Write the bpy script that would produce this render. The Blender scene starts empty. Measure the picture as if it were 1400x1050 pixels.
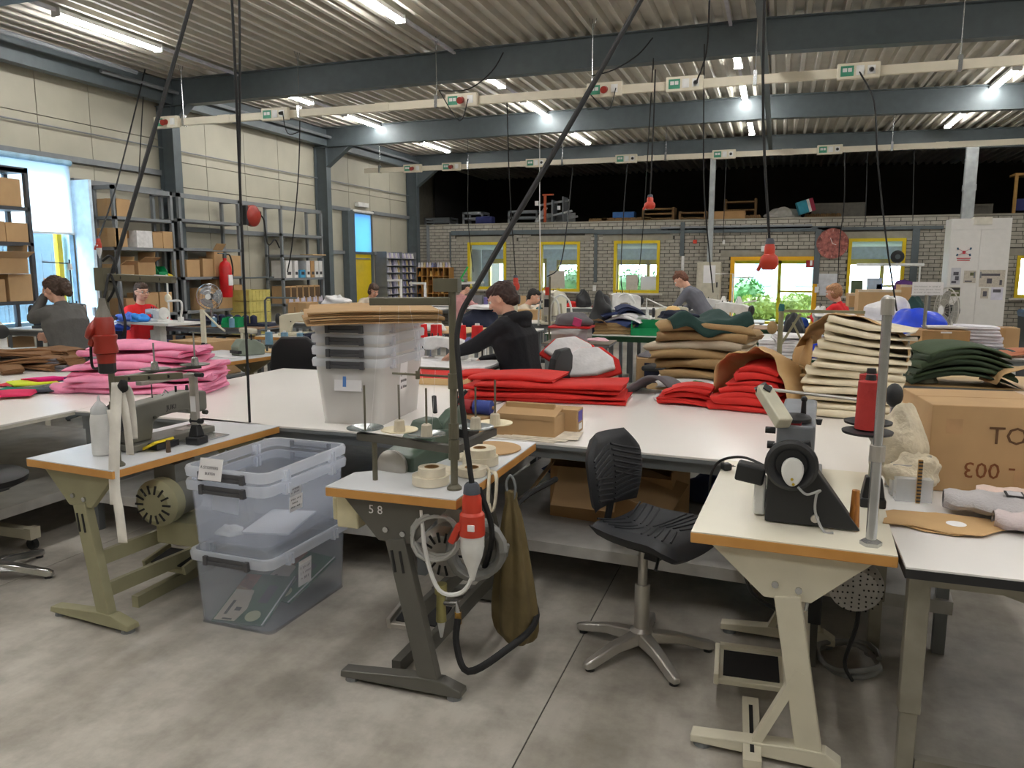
import bpy,bmesh,math,random
import numpy as np
from mathutils import Vector as V,Matrix,Euler
sc=bpy.context.scene
COL=sc.collection
PI=math.pi
# ---------------------------------------------------------------- camera, world, exposure
FPX,HOR,VPX,CAMH=1060.0,366.0,1065.0,1.7
TH=math.atan((525-HOR)/FPX)
PS=math.atan((VPX-700)/math.hypot(FPX,525-HOR))
cam=bpy.data.cameras.new('camera')
cam.sensor_width=36.0
cam.lens=36.0*FPX/1400.0
cam.clip_start,cam.clip_end=0.05,200
camo=bpy.data.objects.new('camera',cam)
COL.objects.link(camo)
camo.location=(0,0,CAMH)
camo.rotation_euler=(PI/2-TH,0,PS)
sc.camera=camo
w=bpy.data.worlds.new('sky')
sc.world=w
w.use_nodes=True
bg=w.node_tree.nodes['Background']
bg.inputs[0].default_value=(0.70,0.88,1.0,1)
bg.inputs[1].default_value=9.0
sc.view_settings.view_transform='Standard'
sc.view_settings.look='None'
sc.view_settings.gamma=1.0
sc.view_settings.use_curve_mapping=False
sc.view_settings.exposure=1.0
LAMP=36.0
sun=bpy.data.lights.new('sun','SUN')
sun.energy=3.0;sun.angle=0.3;sun.color=(1,.97,.92)
suno=bpy.data.objects.new('sun',sun);COL.objects.link(suno)
suno.rotation_euler=(math.radians(35),math.radians(8),math.radians(-30))
# ---------------------------------------------------------------- helpers
fwv=V((-math.sin(PS),math.cos(PS),0));rtv=V((math.cos(PS),math.sin(PS),0));zv=V((0,0,1))
FV=fwv*math.cos(TH)-zv*math.sin(TH);UV=fwv*math.sin(TH)+zv*math.cos(TH)
def ray(u,v):return FV*FPX+rtv*(u-700)+UV*(525-v)
def at(u,v,y):
 d=ray(u,v);return V((0,0,CAMH))+d*(y/d.y)
def atz(u,v,z):
 d=ray(u,v);return V((0,0,CAMH))+d*((z-CAMH)/d.z)
def atx(u,v,x):
 d=ray(u,v);return V((0,0,CAMH))+d*(x/d.x)
MATS={}
def mat(name,col,rough=.6,metal=0,var=.08,scale=9,bump=0.0,bscale=60,spec=.5,kind='noise',col2=None,alpha=1,emit=0,coat=0):
 if name in MATS:return MATS[name]
 m=bpy.data.materials.new(name);m.use_nodes=True
 nt=m.node_tree;N=nt.nodes;L=nt.links
 b=N['Principled BSDF']
 b.inputs['Roughness'].default_value=rough
 b.inputs['Metallic'].default_value=metal
 b.inputs['Specular IOR Level'].default_value=spec
 if coat:b.inputs['Coat Weight'].default_value=coat
 c=(*col,1)
 tc=N.new('ShaderNodeTexCoord')
 if emit:
  b.inputs['Emission Color'].default_value=c;b.inputs['Emission Strength'].default_value=emit
  b.inputs['Base Color'].default_value=c
 else:
  r=N.new('ShaderNodeValToRGB')
  if kind=='wave':
   t=N.new('ShaderNodeTexWave');t.inputs['Scale'].default_value=scale;t.inputs['Distortion'].default_value=4;t.inputs['Detail'].default_value=3
   L.new(tc.outputs['Object'],t.inputs['Vector'])
  else:
   t=N.new('ShaderNodeTexNoise');t.inputs['Scale'].default_value=scale;t.inputs['Detail'].default_value=4
   L.new(tc.outputs['Object'],t.inputs['Vector'])
  c2=col2 if col2 else tuple(x*(1-var*2)for x in col)
  c1=col if col2 else tuple(min(1,x*(1+var))for x in col)
  r.color_ramp.elements[0].position=.3;r.color_ramp.elements[0].color=(*c2,1)
  r.color_ramp.elements[1].position=.7;r.color_ramp.elements[1].color=(*c1,1)
  L.new(t.outputs[0],r.inputs[0]);L.new(r.outputs[0],b.inputs['Base Color'])
 if bump:
  n2=N.new('ShaderNodeTexNoise');n2.inputs['Scale'].default_value=bscale;n2.inputs['Detail'].default_value=3
  bp=N.new('ShaderNodeBump');bp.inputs['Strength'].default_value=bump;bp.inputs['Distance'].default_value=.01
  L.new(tc.outputs['Object'],n2.inputs['Vector']);L.new(n2.outputs[0],bp.inputs['Height']);L.new(bp.outputs[0],b.inputs['Normal'])
 if alpha<1:
  tr=N.new('ShaderNodeBsdfTransparent');mx=N.new('ShaderNodeMixShader');mx.inputs[0].default_value=alpha
  tl=N.new('ShaderNodeBsdfTranslucent');tl.inputs[0].default_value=c;m2=N.new('ShaderNodeMixShader');m2.inputs[0].default_value=.55 if 'tub' in name else 0
  tr.inputs[0].default_value=(.97,.98,1,1)
  o=N['Material Output']
  L.new(tr.outputs[0],mx.inputs[1]);L.new(b.outputs[0],m2.inputs[1]);L.new(tl.outputs[0],m2.inputs[2]);L.new(m2.outputs[0],mx.inputs[2]);L.new(mx.outputs[0],o.inputs[0])
 m.diffuse_color=c
 MATS[name]=m
 return m
def srgb(r,g,b):
 f=lambda c:(c/255/12.92)if c<=10 else((c/255+.055)/1.055)**2.4
 return(f(r),f(g),f(b))
class MB:
 def __init__(s):s.v=[];s.f=[];s.mi=[]
 def add(s,vs,fs,M=None,mi=0):
  o=len(s.v)
  s.v+=[(M@V(p))if M is not None else V(p)for p in vs]
  s.f+=[tuple(i+o for i in f)for f in fs];s.mi+=[mi]*len(fs);return s
 def box(s,c,d,R=None,mi=0,top=None):
  x,y,z=d[0]/2,d[1]/2,d[2]/2
  tx,ty=(top if top else(1,1))
  vs=[(-x,-y,-z),(x,-y,-z),(x,y,-z),(-x,y,-z),(-x*tx,-y*ty,z),(x*tx,-y*ty,z),(x*tx,y*ty,z),(-x*tx,y*ty,z)]
  M=Matrix.Translation(V(c))
  if R is not None:M=M@(R if isinstance(R,Matrix)else Euler(R).to_matrix().to_4x4())
  return s.add(vs,[(3,2,1,0),(4,5,6,7),(0,1,5,4),(1,2,6,5),(2,3,7,6),(3,0,4,7)],M,mi)
 def bb(s,x0,x1,y0,y1,z0,z1,mi=0):return s.box(((x0+x1)/2,(y0+y1)/2,(z0+z1)/2),(x1-x0,y1-y0,z1-z0),mi=mi)
 def bar(s,p0,p1,a,b=None,mi=0,roll=0):
  p0,p1=V(p0),V(p1);d=p1-p0;b=b or a
  q=d.to_track_quat('Z','Y').to_matrix().to_4x4()
  return s.box((p0+p1)/2,(a,b,d.length),q@Matrix.Rotation(roll,4,'Z'),mi)
 def cyl(s,p0,p1,r0,r1=None,n=12,mi=0):return s.tube([p0,p1],[r0,r1 if r1 is not None else r0],n,mi)
 def tube(s,pts,r,n=6,mi=0,close=False):
  pts=[V(p)for p in pts];k=len(pts);rs=r if isinstance(r,(list,tuple))else[r]*k
  vs=[];up=None
  for i,p in enumerate(pts):
   a=pts[i-1]if i else pts[0];b=pts[i+1]if i<k-1 else pts[-1]
   t=(b-a)
   t=t.normalized()if t.length>1e-9 else V((0,0,1))
   if up is None:
    up=t.orthogonal().normalized()
   else:
    up=(up-t*up.dot(t));up=up.normalized()if up.length>1e-6 else t.orthogonal().normalized()
   w_=t.cross(up)
   for j in range(n):
    an=2*PI*j/n
    vs.append(p+(up*math.cos(an)+w_*math.sin(an))*rs[i])
  fs=[(i*n+j,i*n+(j+1)%n,(i+1)*n+(j+1)%n,(i+1)*n+j)for i in range(k-1)for j in range(n)]
  fs+=[tuple(range(n))[::-1],tuple((k-1)*n+j for j in range(n))]
  return s.add(vs,fs,None,mi)
 def lathe(s,prof,c=(0,0,0),n=20,M=None,mi=0,caps=True):
  vs=[];k=len(prof)
  for r,z in prof:
   for j in range(n):vs.append((r*math.cos(2*PI*j/n),r*math.sin(2*PI*j/n),z))
  fs=[(i*n+j,i*n+(j+1)%n,(i+1)*n+(j+1)%n,(i+1)*n+j)for i in range(k-1)for j in range(n)]
  if caps:fs+=[tuple(range(n))[::-1],tuple((k-1)*n+j for j in range(n))]
  T=Matrix.Translation(V(c))@(M if M is not None else Matrix())
  return s.add(vs,fs,T,mi)
 def prism(s,poly,h,M=None,mi=0,h0=0):
  n=len(poly)
  ar=sum(poly[i][0]*poly[(i+1)%n][1]-poly[(i+1)%n][0]*poly[i][1]for i in range(n))
  if ar<0:poly=poly[::-1]
  vs=[(x,y,h0)for x,y in poly]+[(x,y,h0+h)for x,y in poly]
  fs=[tuple(range(n))[::-1],tuple(range(n,2*n))]+[(i,(i+1)%n,n+(i+1)%n,n+i)for i in range(n)]
  return s.add(vs,fs,M,mi)
 def sph(s,c,r,n=12,m=8,M=None,mi=0):
  r=r if isinstance(r,(tuple,list))else(r,r,r)
  vs=[(0,0,-r[2])]
  for i in range(1,m):
   a=-PI/2+PI*i/m
   for j in range(n):vs.append((r[0]*math.cos(a)*math.cos(2*PI*j/n),r[1]*math.cos(a)*math.sin(2*PI*j/n),r[2]*math.sin(a)))
  vs.append((0,0,r[2]));e=len(vs)-1
  fs=[(0,1+(j+1)%n,1+j)for j in range(n)]
  fs+=[(1+(i-1)*n+j,1+(i-1)*n+(j+1)%n,1+i*n+(j+1)%n,1+i*n+j)for i in range(1,m-1)for j in range(n)]
  fs+=[(1+(m-2)*n+j,1+(m-2)*n+(j+1)%n,e)for j in range(n)]
  return s.add(vs,fs,Matrix.Translation(V(c))@(M if M is not None else Matrix()),mi)
 def grid(s,fn,nx,ny,mi=0):
  vs=[fn(i/nx,j/ny)for j in range(ny+1)for i in range(nx+1)]
  fs=[(j*(nx+1)+i,j*(nx+1)+i+1,(j+1)*(nx+1)+i+1,(j+1)*(nx+1)+i)for j in range(ny)for i in range(nx)]
  return s.add(vs,fs,None,mi)
 def mesh(s,name,mats,smooth=None):
  me=bpy.data.meshes.new(name)
  me.from_pydata([tuple(p)for p in s.v],[],s.f)
  for m in(mats if isinstance(mats,(list,tuple))else[mats]):me.materials.append(m)
  if any(s.mi):me.polygons.foreach_set('material_index',s.mi)
  if smooth:
   me.polygons.foreach_set('use_smooth',[True]*len(me.polygons))
   me.set_sharp_from_angle(angle=math.radians(smooth))
  me.validate();me.update()
  return me
 def build(s,name,mats,parent=None,smooth=None,bevel=0,loc=None,rot=None,label=None,seg=2,sub=0,solid=0):
  o=bpy.data.objects.new(name,s.mesh(name,mats,smooth));COL.objects.link(o)
  if parent is not None:o.parent=parent
  if loc is not None:o.location=loc
  if rot is not None:o.rotation_euler=rot
  if label:o['label']=label
  if solid:
   q=o.modifiers.new('s','SOLIDIFY');q.thickness=solid;q.offset=0
  if sub:
   q=o.modifiers.new('u','SUBSURF');q.levels=sub;q.render_levels=sub
  if bevel:
   b=o.modifiers.new('b','BEVEL');b.width=bevel;b.segments=seg;b.limit_method='ANGLE';b.angle_limit=math.radians(40)
  return o
XZ=Matrix(((1,0,0,0),(0,0,-1,0),(0,1,0,0),(0,0,0,1)))
YZ=Matrix(((0,0,1,0),(1,0,0,0),(0,1,0,0),(0,0,0,1)))
def TR(x,y,z):return Matrix.Translation((x,y,z))
def tag(o,label,cat,group=None):
 o['label']=label;o['category']=cat
 if group:o['group']=group
 return o
def thing(name,label,cat,loc=(0,0,0),rz=0,group=None):
 o=bpy.data.objects.new(name,None);COL.objects.link(o);o.empty_display_size=.1
 o.location=loc;o.rotation_euler=(0,0,rz)if not isinstance(rz,(tuple,list))else rz
 return tag(o,label,cat,group)
def struct(o):
 o['kind']='structure';return o
KIDS={}
def dup(root,loc,rz=None,label=None,group=None):
 r=root.copy();COL.objects.link(r);r.location=loc
 if rz is not None:r.rotation_euler=(0,0,rz)if not isinstance(rz,(tuple,list))else rz
 if label:r['label']=label
 if group:r['group']=group
 for ch in list(root.children):
  c=ch.copy();COL.objects.link(c);c.parent=r
  for g in list(ch.children):
   d=g.copy();COL.objects.link(d);d.parent=c
 return r
def text(s,size,m,parent,loc,rot,name='lettering',label=None,extrude=.0005,align='LEFT'):
 cu=bpy.data.curves.new(name,'FONT');cu.body=s;cu.size=size;cu.extrude=extrude;cu.align_x=align
 cu.resolution_u=2
 t_=bpy.data.objects.new('t',cu);COL.objects.link(t_)
 me=bpy.data.meshes.new_from_object(t_.evaluated_get(bpy.context.evaluated_depsgraph_get()));bpy.data.objects.remove(t_)
 me.materials.clear();me.materials.append(m);o=bpy.data.objects.new(name,me);COL.objects.link(o)
 o.parent=parent;o.location=loc;o.rotation_euler=rot
 if label:o['label']=label
 return o
def catenary(a,b,sag,n=10):
 a,b=V(a),V(b)
 return[a.lerp(b,t/n)-V((0,0,sag*4*(t/n)*(1-t/n)))for t in range(n+1)]
def spline(pts,n=6):
 pts=[V(p)for p in pts];out=[]
 for i in range(len(pts)-1):
  p0=pts[max(i-1,0)];p1=pts[i];p2=pts[i+1];p3=pts[min(i+2,len(pts)-1)]
  for k in range(n):
   t=k/n
   out.append(.5*((2*p1)+(p2-p0)*t+(2*p0-5*p1+4*p2-p3)*t*t+(3*p1-p0-3*p2+p3)*t**3))
 out.append(pts[-1]);return out
# ---------------------------------------------------------------- materials
m_panel=mat('wall panel cream',srgb(176,172,156),.55,var=.03,scale=3)
m_steel=mat('grey steel',srgb(88,97,101),.5,.1,var=.05)
m_rack=mat('rack steel',srgb(128,132,136),.5,.2,var=.05)
m_darkrack=mat('dark rack steel',srgb(70,72,76),.5,.2)
m_block=mat('concrete block',srgb(166,161,150),.9,var=.12,scale=6,bump=.3,bscale=80)
m_mortar=mat('mortar',srgb(80,77,71),.95)
m_lintel=mat('lintel',srgb(146,142,130),.9,var=.06)
m_deck=mat('roof deck',srgb(190,186,174),.5,var=.05,scale=4)
m_yellow=mat('yellow frame',srgb(214,186,20),.45,var=.03)
m_orangeyellow=mat('amber frame',srgb(226,168,10),.45,var=.03)
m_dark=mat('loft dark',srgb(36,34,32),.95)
m_white=mat('white laminate',srgb(236,234,232),.32,var=.015,scale=2)
m_whitep=mat('white paint',srgb(226,224,222),.5,var=.02)
m_wood=mat('beech edge',srgb(204,150,82),.45,scale=7,col2=srgb(190,134,66))
m_ply=mat('plywood',srgb(214,182,132),.6,scale=5,col2=srgb(204,170,120))
m_card=mat('cardboard',srgb(184,150,108),.85,var=.05,scale=5,bump=.05,bscale=30)
m_card2=mat('cardboard dark',srgb(170,132,88),.85,var=.06,scale=5)
m_kraft=mat('kraft paper',srgb(196,160,112),.75,var=.05,scale=5,bump=.15,bscale=12)
m_black=mat('black plastic',srgb(32,33,36),.45,var=.05)
m_rubber=mat('black rubber',srgb(26,26,28),.7)
m_pu=mat('black polyurethane',srgb(38,40,45),.55,bump=.1,bscale=200)
m_alu=mat('cast aluminium',srgb(188,184,178),.35,.65,var=.06)
m_chrome=mat('chrome',srgb(205,205,205),.16,.95)
m_zinc=mat('zinc tube',srgb(190,192,194),.25,.9)
m_olive=mat('olive machine paint',srgb(150,146,116),.5,var=.04)
m_gmach=mat('hammered grey paint',srgb(110,109,101),.42,var=.05,bump=.05,bscale=200)
m_dgrey=mat('dark grey machine paint',srgb(92,90,84),.4,var=.04)
m_cream=mat('cream machine paint',srgb(206,200,180),.5,var=.03)
m_green=mat('dark green enamel',srgb(70,88,76),.35,var=.05)
m_red=mat('red plug plastic',srgb(196,60,40),.35,var=.03)
m_dred=mat('dark red plug plastic',srgb(150,44,32),.35,var=.04)
m_plastic=mat('pale plastic',srgb(228,228,226),.4)
m_box=mat('cream power box',srgb(222,214,194),.5,var=.02)
m_glabel=mat('green label',srgb(70,150,120),.5)
m_skin=mat('skin',srgb(222,172,148),.5,var=.04,scale=20)
m_paper=mat('paper',srgb(236,234,236),.8,var=.02)
m_ink=mat('ink',srgb(60,58,60),.8)
m_floor=mat('polished concrete',srgb(198,193,184),.36,kind='noise',scale=.9,col2=srgb(170,165,157),spec=.4)
def _floor():
 nt=m_floor.node_tree;N=nt.nodes;L=nt.links
 b=N['Principled BSDF'];src=b.inputs['Base Color'].links[0].from_socket
 tc=[n for n in N if n.type=='TEX_COORD'][0]
 n2=N.new('ShaderNodeTexNoise');n2.inputs['Scale'].default_value=5;n2.inputs['Detail'].default_value=8;n2.inputs['Roughness'].default_value=.65
 L.new(tc.outputs['Object'],n2.inputs['Vector'])
 r=N.new('ShaderNodeValToRGB');r.color_ramp.elements[0].position=.32;r.color_ramp.elements[0].color=(.58,.57,.55,1);r.color_ramp.elements[1].position=.6;r.color_ramp.elements[1].color=(1,1,1,1)
 L.new(n2.outputs[0],r.inputs[0])
 mx=N.new('ShaderNodeMix');mx.data_type='RGBA';mx.blend_type='MULTIPLY';mx.inputs[0].default_value=.8
 L.new(src,mx.inputs[6]);L.new(r.outputs[0],mx.inputs[7]);L.new(mx.outputs[2],b.inputs['Base Color'])
 mp_=N.new('ShaderNodeMapping');mp_.inputs['Scale'].default_value=(1.3,.35,1);n3=N.new('ShaderNodeTexNoise');n3.inputs['Scale'].default_value=1.6;n3.inputs['Detail'].default_value=6;n3.inputs['Roughness'].default_value=.6
 L.new(tc.outputs['Object'],mp_.inputs[0]);L.new(mp_.outputs[0],n3.inputs['Vector'])
 r3=N.new('ShaderNodeValToRGB');r3.color_ramp.elements[0].position=.38;r3.color_ramp.elements[0].color=(.66,.64,.61,1);r3.color_ramp.elements[1].position=.58;r3.color_ramp.elements[1].color=(1,1,1,1);L.new(n3.outputs[0],r3.inputs[0])
 m3=N.new('ShaderNodeMix');m3.data_type='RGBA';m3.blend_type='MULTIPLY';m3.inputs[0].default_value=.75;L.new(mx.outputs[2],m3.inputs[6]);L.new(r3.outputs[0],m3.inputs[7]);L.new(m3.outputs[2],b.inputs['Base Color'])
 r2=N.new('ShaderNodeMapRange');r2.inputs[3].default_value=.28;r2.inputs[4].default_value=.55
 L.new(n2.outputs[0],r2.inputs[0]);L.new(r2.outputs[0],b.inputs['Roughness'])
_floor()
def glass(name,tint=(1,1,1),a=.12):
 return mat(name,tint,.05,alpha=a,var=0)
m_glass=glass('window glass',(.9,.97,1),.08)
# ---------------------------------------------------------------- structure
WL,WR,YF,YB=-9.6,9.2,-4.0,19.6
DECK=4.66
BEAMS=[-3.0,1.5,6.0,10.5,15.0,19.4]
fl=MB();fl.bb(WL-.3,WR+.3,YF,27,-.14,-.006)
floor=struct(fl.build('floor',mat('floor joint fill',srgb(70,68,64),.9)))  # dark base showing in the gaps between the slabs
xs=[WL-.3,-7.0,-3.9,-.785,2.35,5.5,WR+.3];ys=[YF,0.3,5.6,10.9,16.2,27]
for i in range(len(xs)-1):
 for j in range(len(ys)-1):
  g=.003
  MB().bb(xs[i]+g,xs[i+1]-g,ys[j]+g,ys[j+1]-g,-.005,0).build('floor_slab',m_floor,floor)
def deckz(x):return DECK+.05-abs(x+.25)*(.006 if x<-.25 else.02)
ceil=bpy.data.objects.new('ceiling',None);COL.objects.link(ceil);struct(ceil)
bounds=[WL-.2,-7.35,-4.9,-2.45,-.25,2.15,4.55,6.95,WR+.2]
for i in range(len(bounds)-1):
 mb=MB();per=.21;h=.075
 prof=[];x=bounds[i]
 while x<bounds[i+1]-.01:
  for dx,dz in((0,0),(.05,0),(.075,h),(.185,h)):
   xx=min(x+dx,bounds[i+1]);prof.append((xx,deckz(xx)+dz))
  x+=per
 prof.append((bounds[i+1],deckz(bounds[i+1])))
 for y0,y1 in((YF,27),):
  k=len(prof)
  vs=[(a,y0,z)for a,z in prof]+[(a,y1,z)for a,z in prof]
  mb.add(vs,[(q,q+1,k+q+1,k+q)for q in range(k-1)])
 mb.build('deck_sheet',m_deck,ceil)
MB().bb(WL-.3,WR+.3,YF,27,DECK+.25,DECK+.35).build('roof_board',m_dark,ceil)
def ibeam(mb,x0,x1,y,z0,z1,wf=.17,t=.014,zz0=None,zz1=None):
 za,zb=z0,z1
 for(b0,b1)in((0,t),(None,None)):
  pass
 def slab(xa,xb,lo_a,hi_a,lo_b,hi_b,hw):
  vs=[(xa,y-hw,lo_a),(xb,y-hw,lo_b),(xb,y+hw,lo_b),(xa,y+hw,lo_a),(xa,y-hw,hi_a),(xb,y-hw,hi_b),(xb,y+hw,hi_b),(xa,y+hw,hi_a)]
  mb.add(vs,[(3,2,1,0),(4,5,6,7),(0,1,5,4),(1,2,6,5),(2,3,7,6),(3,0,4,7)])
 ta,tb=deckz(x0)-.005,deckz(x1)-.005
 D=.40
 slab(x0,x1,ta-t,ta,tb-t,tb,wf/2);slab(x0,x1,ta-D,ta-D+t,tb-D,tb-D+t,wf/2)
 slab(x0,x1,ta-D+t,ta-t,tb-D+t,tb-t,.006)
for n,y in enumerate(BEAMS):
 r=thing('trim_%d'%n,'','');del r['label'];del r['category'];struct(r)
 mb=MB();ibeam(mb,WL,-.25,y,0,0);ibeam(mb,-.25,WR,y,0,0)
 mb.build('roof_beam',m_steel,r)
 for sx,xw in((1,WL),(-1,WR)):
  mb=MB();xc=xw+sx*.17
  mb.bb(xc-.15,xc-.135,y-.085,y+.085,0,4.25);mb.bb(xc+.135,xc+.15,y-.085,y+.085,0,4.25);mb.bb(xc-.135,xc+.135,y-.006,y+.006,0,4.25)
  mb.build('column',m_steel,r)
  mb=MB()
  xa=xc+sx*.15
  if y>12:mb.prism([(xa,3.85),(xa,4.26),(xa+sx*.55,4.26)],.012,XZ@TR(0,0,-y-.006));mb.bar((xa,y,3.84),(xa+sx*.57,y,4.26),.16,.014)
  else:mb.prism([(xa,4.0),(xa,4.26),(xa+sx*.3,4.26)],.012,XZ@TR(0,0,-y-.006));mb.bar((xa,y,3.99),(xa+sx*.32,y,4.26),.16,.014)
  mb.build('haunch',m_steel,r)
r=struct(MB().bb(-.33,-.25,YF,19.4,4.18,4.27).build('trim_ridge',m_steel))
r=struct(MB().bb(-9.46,-9.3,YF,19.4,4.28,4.62).build('trim_eave',m_steel))
mb=MB();mb.tube([(-8.95,YF,4.5),(-8.95,9.4,4.5)],.03,8);mb.tube([(-9.2,9.0,4.45),(-9.2,19.3,4.45)],.03,8);struct(mb.build('trim_pipe',m_rack))
wl=bpy.data.objects.new('wall_left',None);COL.objects.link(wl);struct(wl)
def wpanel(y0,y1,z0,z1):
 g=.006
 mb=MB();mb.bb(WL-.08,WL,y0+g,y1-g,z0+g,z1-g)
 k=max(1,int((y1-y0)/.16))
 mb.build('panel',m_panel,wl)
ypan=[YF,-2.4,-1.0,.4,1.8,3.2,4.6,6.0,7.15,8.26,9.13,10.5,11.55,12.6,13.65,15.0,16.35,17.35,18.4,19.6]
zl=[0,1.5,2.55,3.25,3.62,DECK]
def hole(y0,y1,z0,z1):
 for(a,b,c,d)in((7.15,8.62,.9,3.17),(16.35,17.35,0,3.04)):
  if y1>a+.01 and y0<b-.01 and z1>c+.01 and z0<d-.01:return True
 return False
ylist=sorted(set(ypan+[8.62]));zlist=sorted(set(zl+[.9,3.04,3.17]))
zlist=[0,.9,1.9,3.17,3.62,DECK]
for i in range(len(ypan)-1):
 y0,y1=ypan[i],ypan[i+1]
 zz=[0,.9,3.17,3.75,DECK]if y0<9.2 else[0,3.04,3.45,DECK]
 for j in range(len(zz)-1):
  if y0>=7.1 and y1<=8.3 and.89<zz[j]and zz[j+1]<3.2:continue
  if abs(y0-8.26)<.01 and.89<zz[j]and zz[j+1]<3.2:wpanel(8.62,y1,zz[j],zz[j+1]);continue
  if 16.3<y0<16.4 and zz[j]==0:continue
  wpanel(y0,y1,zz[j],zz[j+1])
MB().bb(WL-.12,WL-.085,YF,7.15,0,DECK).bb(WL-.12,WL-.085,8.62,16.35,0,DECK).bb(WL-.12,WL-.085,17.35,27,0,DECK).bb(WL-.12,WL-.085,7.15,8.62,3.17,DECK).bb(WL-.12,WL-.085,7.15,8.62,0,.9).bb(WL-.12,WL-.085,16.35,17.35,3.04,DECK).build('backing',mat('joint dark',srgb(88,84,74),.9),wl)
mb=MB()
for z,a,b in((2.92,8.7,10.4),(3.22,6.0,10.4),(3.04,15.1,16.3),(3.04,17.4,19.4),(2.05,15.1,16.3),(2.05,17.4,19.4),(2.35,10.7,14.9)):
 mb.bb(WL+.002,WL+.07,a,b,z-.04,z+.04)
mb.build('girt',m_rack,wl)
mb=MB()
for z in(3.62,):mb.tube([(WL+.05,6,z),(WL+.05,19.4,z)],.012,6)
mb.build('conduit',m_rack,wl)
struct(MB().bb(WR,WR+.1,YF,27,0,DECK+.2).build('wall_right',m_panel))
struct(MB().bb(WL-.2,WR+.2,YF-.1,YF,0,DECK+.2).build('wall_front',m_panel))
ZB=2.82
WINS=[(-7.93,-6.84,1.13,2.37),(-5.92,-4.84,1.09,2.36),(-3.96,-2.81,1.07,2.37),(-1.11,.86,0,1.96),(1.49,2.68,1.05,2.36),(4.87,6.3,1.05,1.96)]
wb=bpy.data.objects.new('wall_back',None);COL.objects.link(wb);struct(wb)
XE=9.2
def cut_intervals(z0,z1):
 iv=[(WL,XE)]
 for(a,b,c,d)in WINS:
  if z1>c+.001 and z0<d-.001:
   out=[]
   for(p,q)in iv:
    if b<=p or a>=q:out.append((p,q));continue
    if a>p:out.append((p,a))
    if b<q:out.append((b,q))
   iv=out
 return iv
BH,BL=.085,.238
mb=MB()
zs=sorted(set([0,ZB]+[w_[2]for w_ in WINS]+[w_[3]for w_ in WINS]))
for a,b in zip(zs[:-1],zs[1:]):
 for(p,q)in cut_intervals(a,b):mb.bb(p,q,YB+.02,YB+.2,a,b)
mb.build('mortar_bed',m_mortar,wb)
LINT=[(-8.25,-6.55),(-6.2,-4.55),(-4.25,-2.5),(-1.35,1.1),(1.2,2.95),(4.6,6.6)]
pieces=[]
row=0;z=.01
while z<ZB-.02:
 z1=z+BH
 for(p,q)in cut_intervals(z,z1):
  x=p-(BL/2 if row%2 else 0)
  while x<q:
   a,b=max(x,p)+.008,min(x+BL,q)-.008
   if b-a>.03:
    skip=False
    for li,(la,lb)in enumerate(LINT):
     top=WINS[li][3]
     if z>top-.03 and z<top+.15 and a>la-.05 and b<lb+.05:skip=True
    if not skip:pieces.append((a,b,z+.007,z1-.007))
   x+=BL
 z=z1;row+=1
random.seed(2)
vis=[p for p in pieces if p[2]>1.15 and p[1]<4.0]
rest=[p for p in pieces if not(p[2]>1.15 and p[1]<4.0)]
random.shuffle(vis)
meshcache={}
for p in vis[:300]:
 key=round(p[1]-p[0],3)
 if key not in meshcache:
  meshcache[key]=MB().bb(-key/2,key/2,0,.05,-BH/2+.007,BH/2-.007).mesh('brick',m_block)
 o=bpy.data.objects.new('brick',meshcache[key]);COL.objects.link(o);o.parent=wb
 o.location=((p[0]+p[1])/2,YB+random.uniform(-.002,.002),(p[2]+p[3])/2)
mb=MB()
for p in vis[300:]+rest:mb.bb(p[0],p[1],YB+random.uniform(-.002,.002),YB+.05,p[2],p[3])
o=mb.build('brickwork',m_block,wb);o['kind']='stuff'
mb=MB()
for li,(la,lb)in enumerate(LINT):
 t=WINS[li][3];mb=MB().bb(la,lb,YB-.006,YB+.05,t+.002,t+.155);mb.build('lintel',m_lintel,wb)
MB().bb(WL,XE,YB-.004,YB+.22,ZB,ZB+.04).build('coping',m_lintel,wb)
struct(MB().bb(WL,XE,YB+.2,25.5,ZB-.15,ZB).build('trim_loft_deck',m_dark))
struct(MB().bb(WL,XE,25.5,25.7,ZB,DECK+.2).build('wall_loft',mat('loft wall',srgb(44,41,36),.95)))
struct(MB().bb(WL,WL+.01,21.2,25.5,ZB,DECK+.2).build('trim_loft_side_shade',m_dark))  # dark sheet: the beige side wall's fade into shade is painted in
def frame(name,x0,x1,z0,z1,m,y=YB,d=.12,t=.07,sill=True,n=None):
 root=bpy.data.objects.new(name,None);COL.objects.link(root);struct(root)
 MB().bb(x0,x1,y-.02,y+d,z1-t,z1).bb(x0,x0+t,y-.02,y+d,z0,z1-t).bb(x1-t,x1,y-.02,y+d,z0,z1-t).build('window_frame',m,root)
 if sill:
  MB().bb(x0+t,x1-t,y-.02,y+d,z0,z0+t).build('bottom_rail',m,root)
  MB().bb(x0-.09,x1+.09,y-.12,y+.02,z0-.045,z0).build('window_sill',mat('sill',srgb(200,196,188),.6),root)
 MB().bb(x0+t,x1-t,y+.05,y+.058,z0+(t if sill else 0),z1-t).build('pane',m_glass,root)
 return root
for i,(a,b,c,d)in enumerate(WINS):
 if i==3:continue
 frame('window_%d'%(i+3),a,b,c,d,m_yellow)
dr=bpy.data.objects.new('door_1',None);COL.objects.link(dr);struct(dr)
a,b,c,d=WINS[3]
MB().bb(a,b,YB-.04,YB+.14,d-.09,d).bb(a,a+.1,YB-.04,YB+.14,0,d-.09).bb(b-.1,b,YB-.04,YB+.14,0,d-.09).build('door_frame',m_orangeyellow,dr)
struct(MB().bb(WL,XE,YB+.2,25.0,2.30,2.40).build('trim_back_room_ceiling',mat('pale blue ceiling',srgb(226,236,240),.7)))
ow=bpy.data.objects.new('wall_outer',None);COL.objects.link(ow);struct(ow)
YO=25.0
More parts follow.
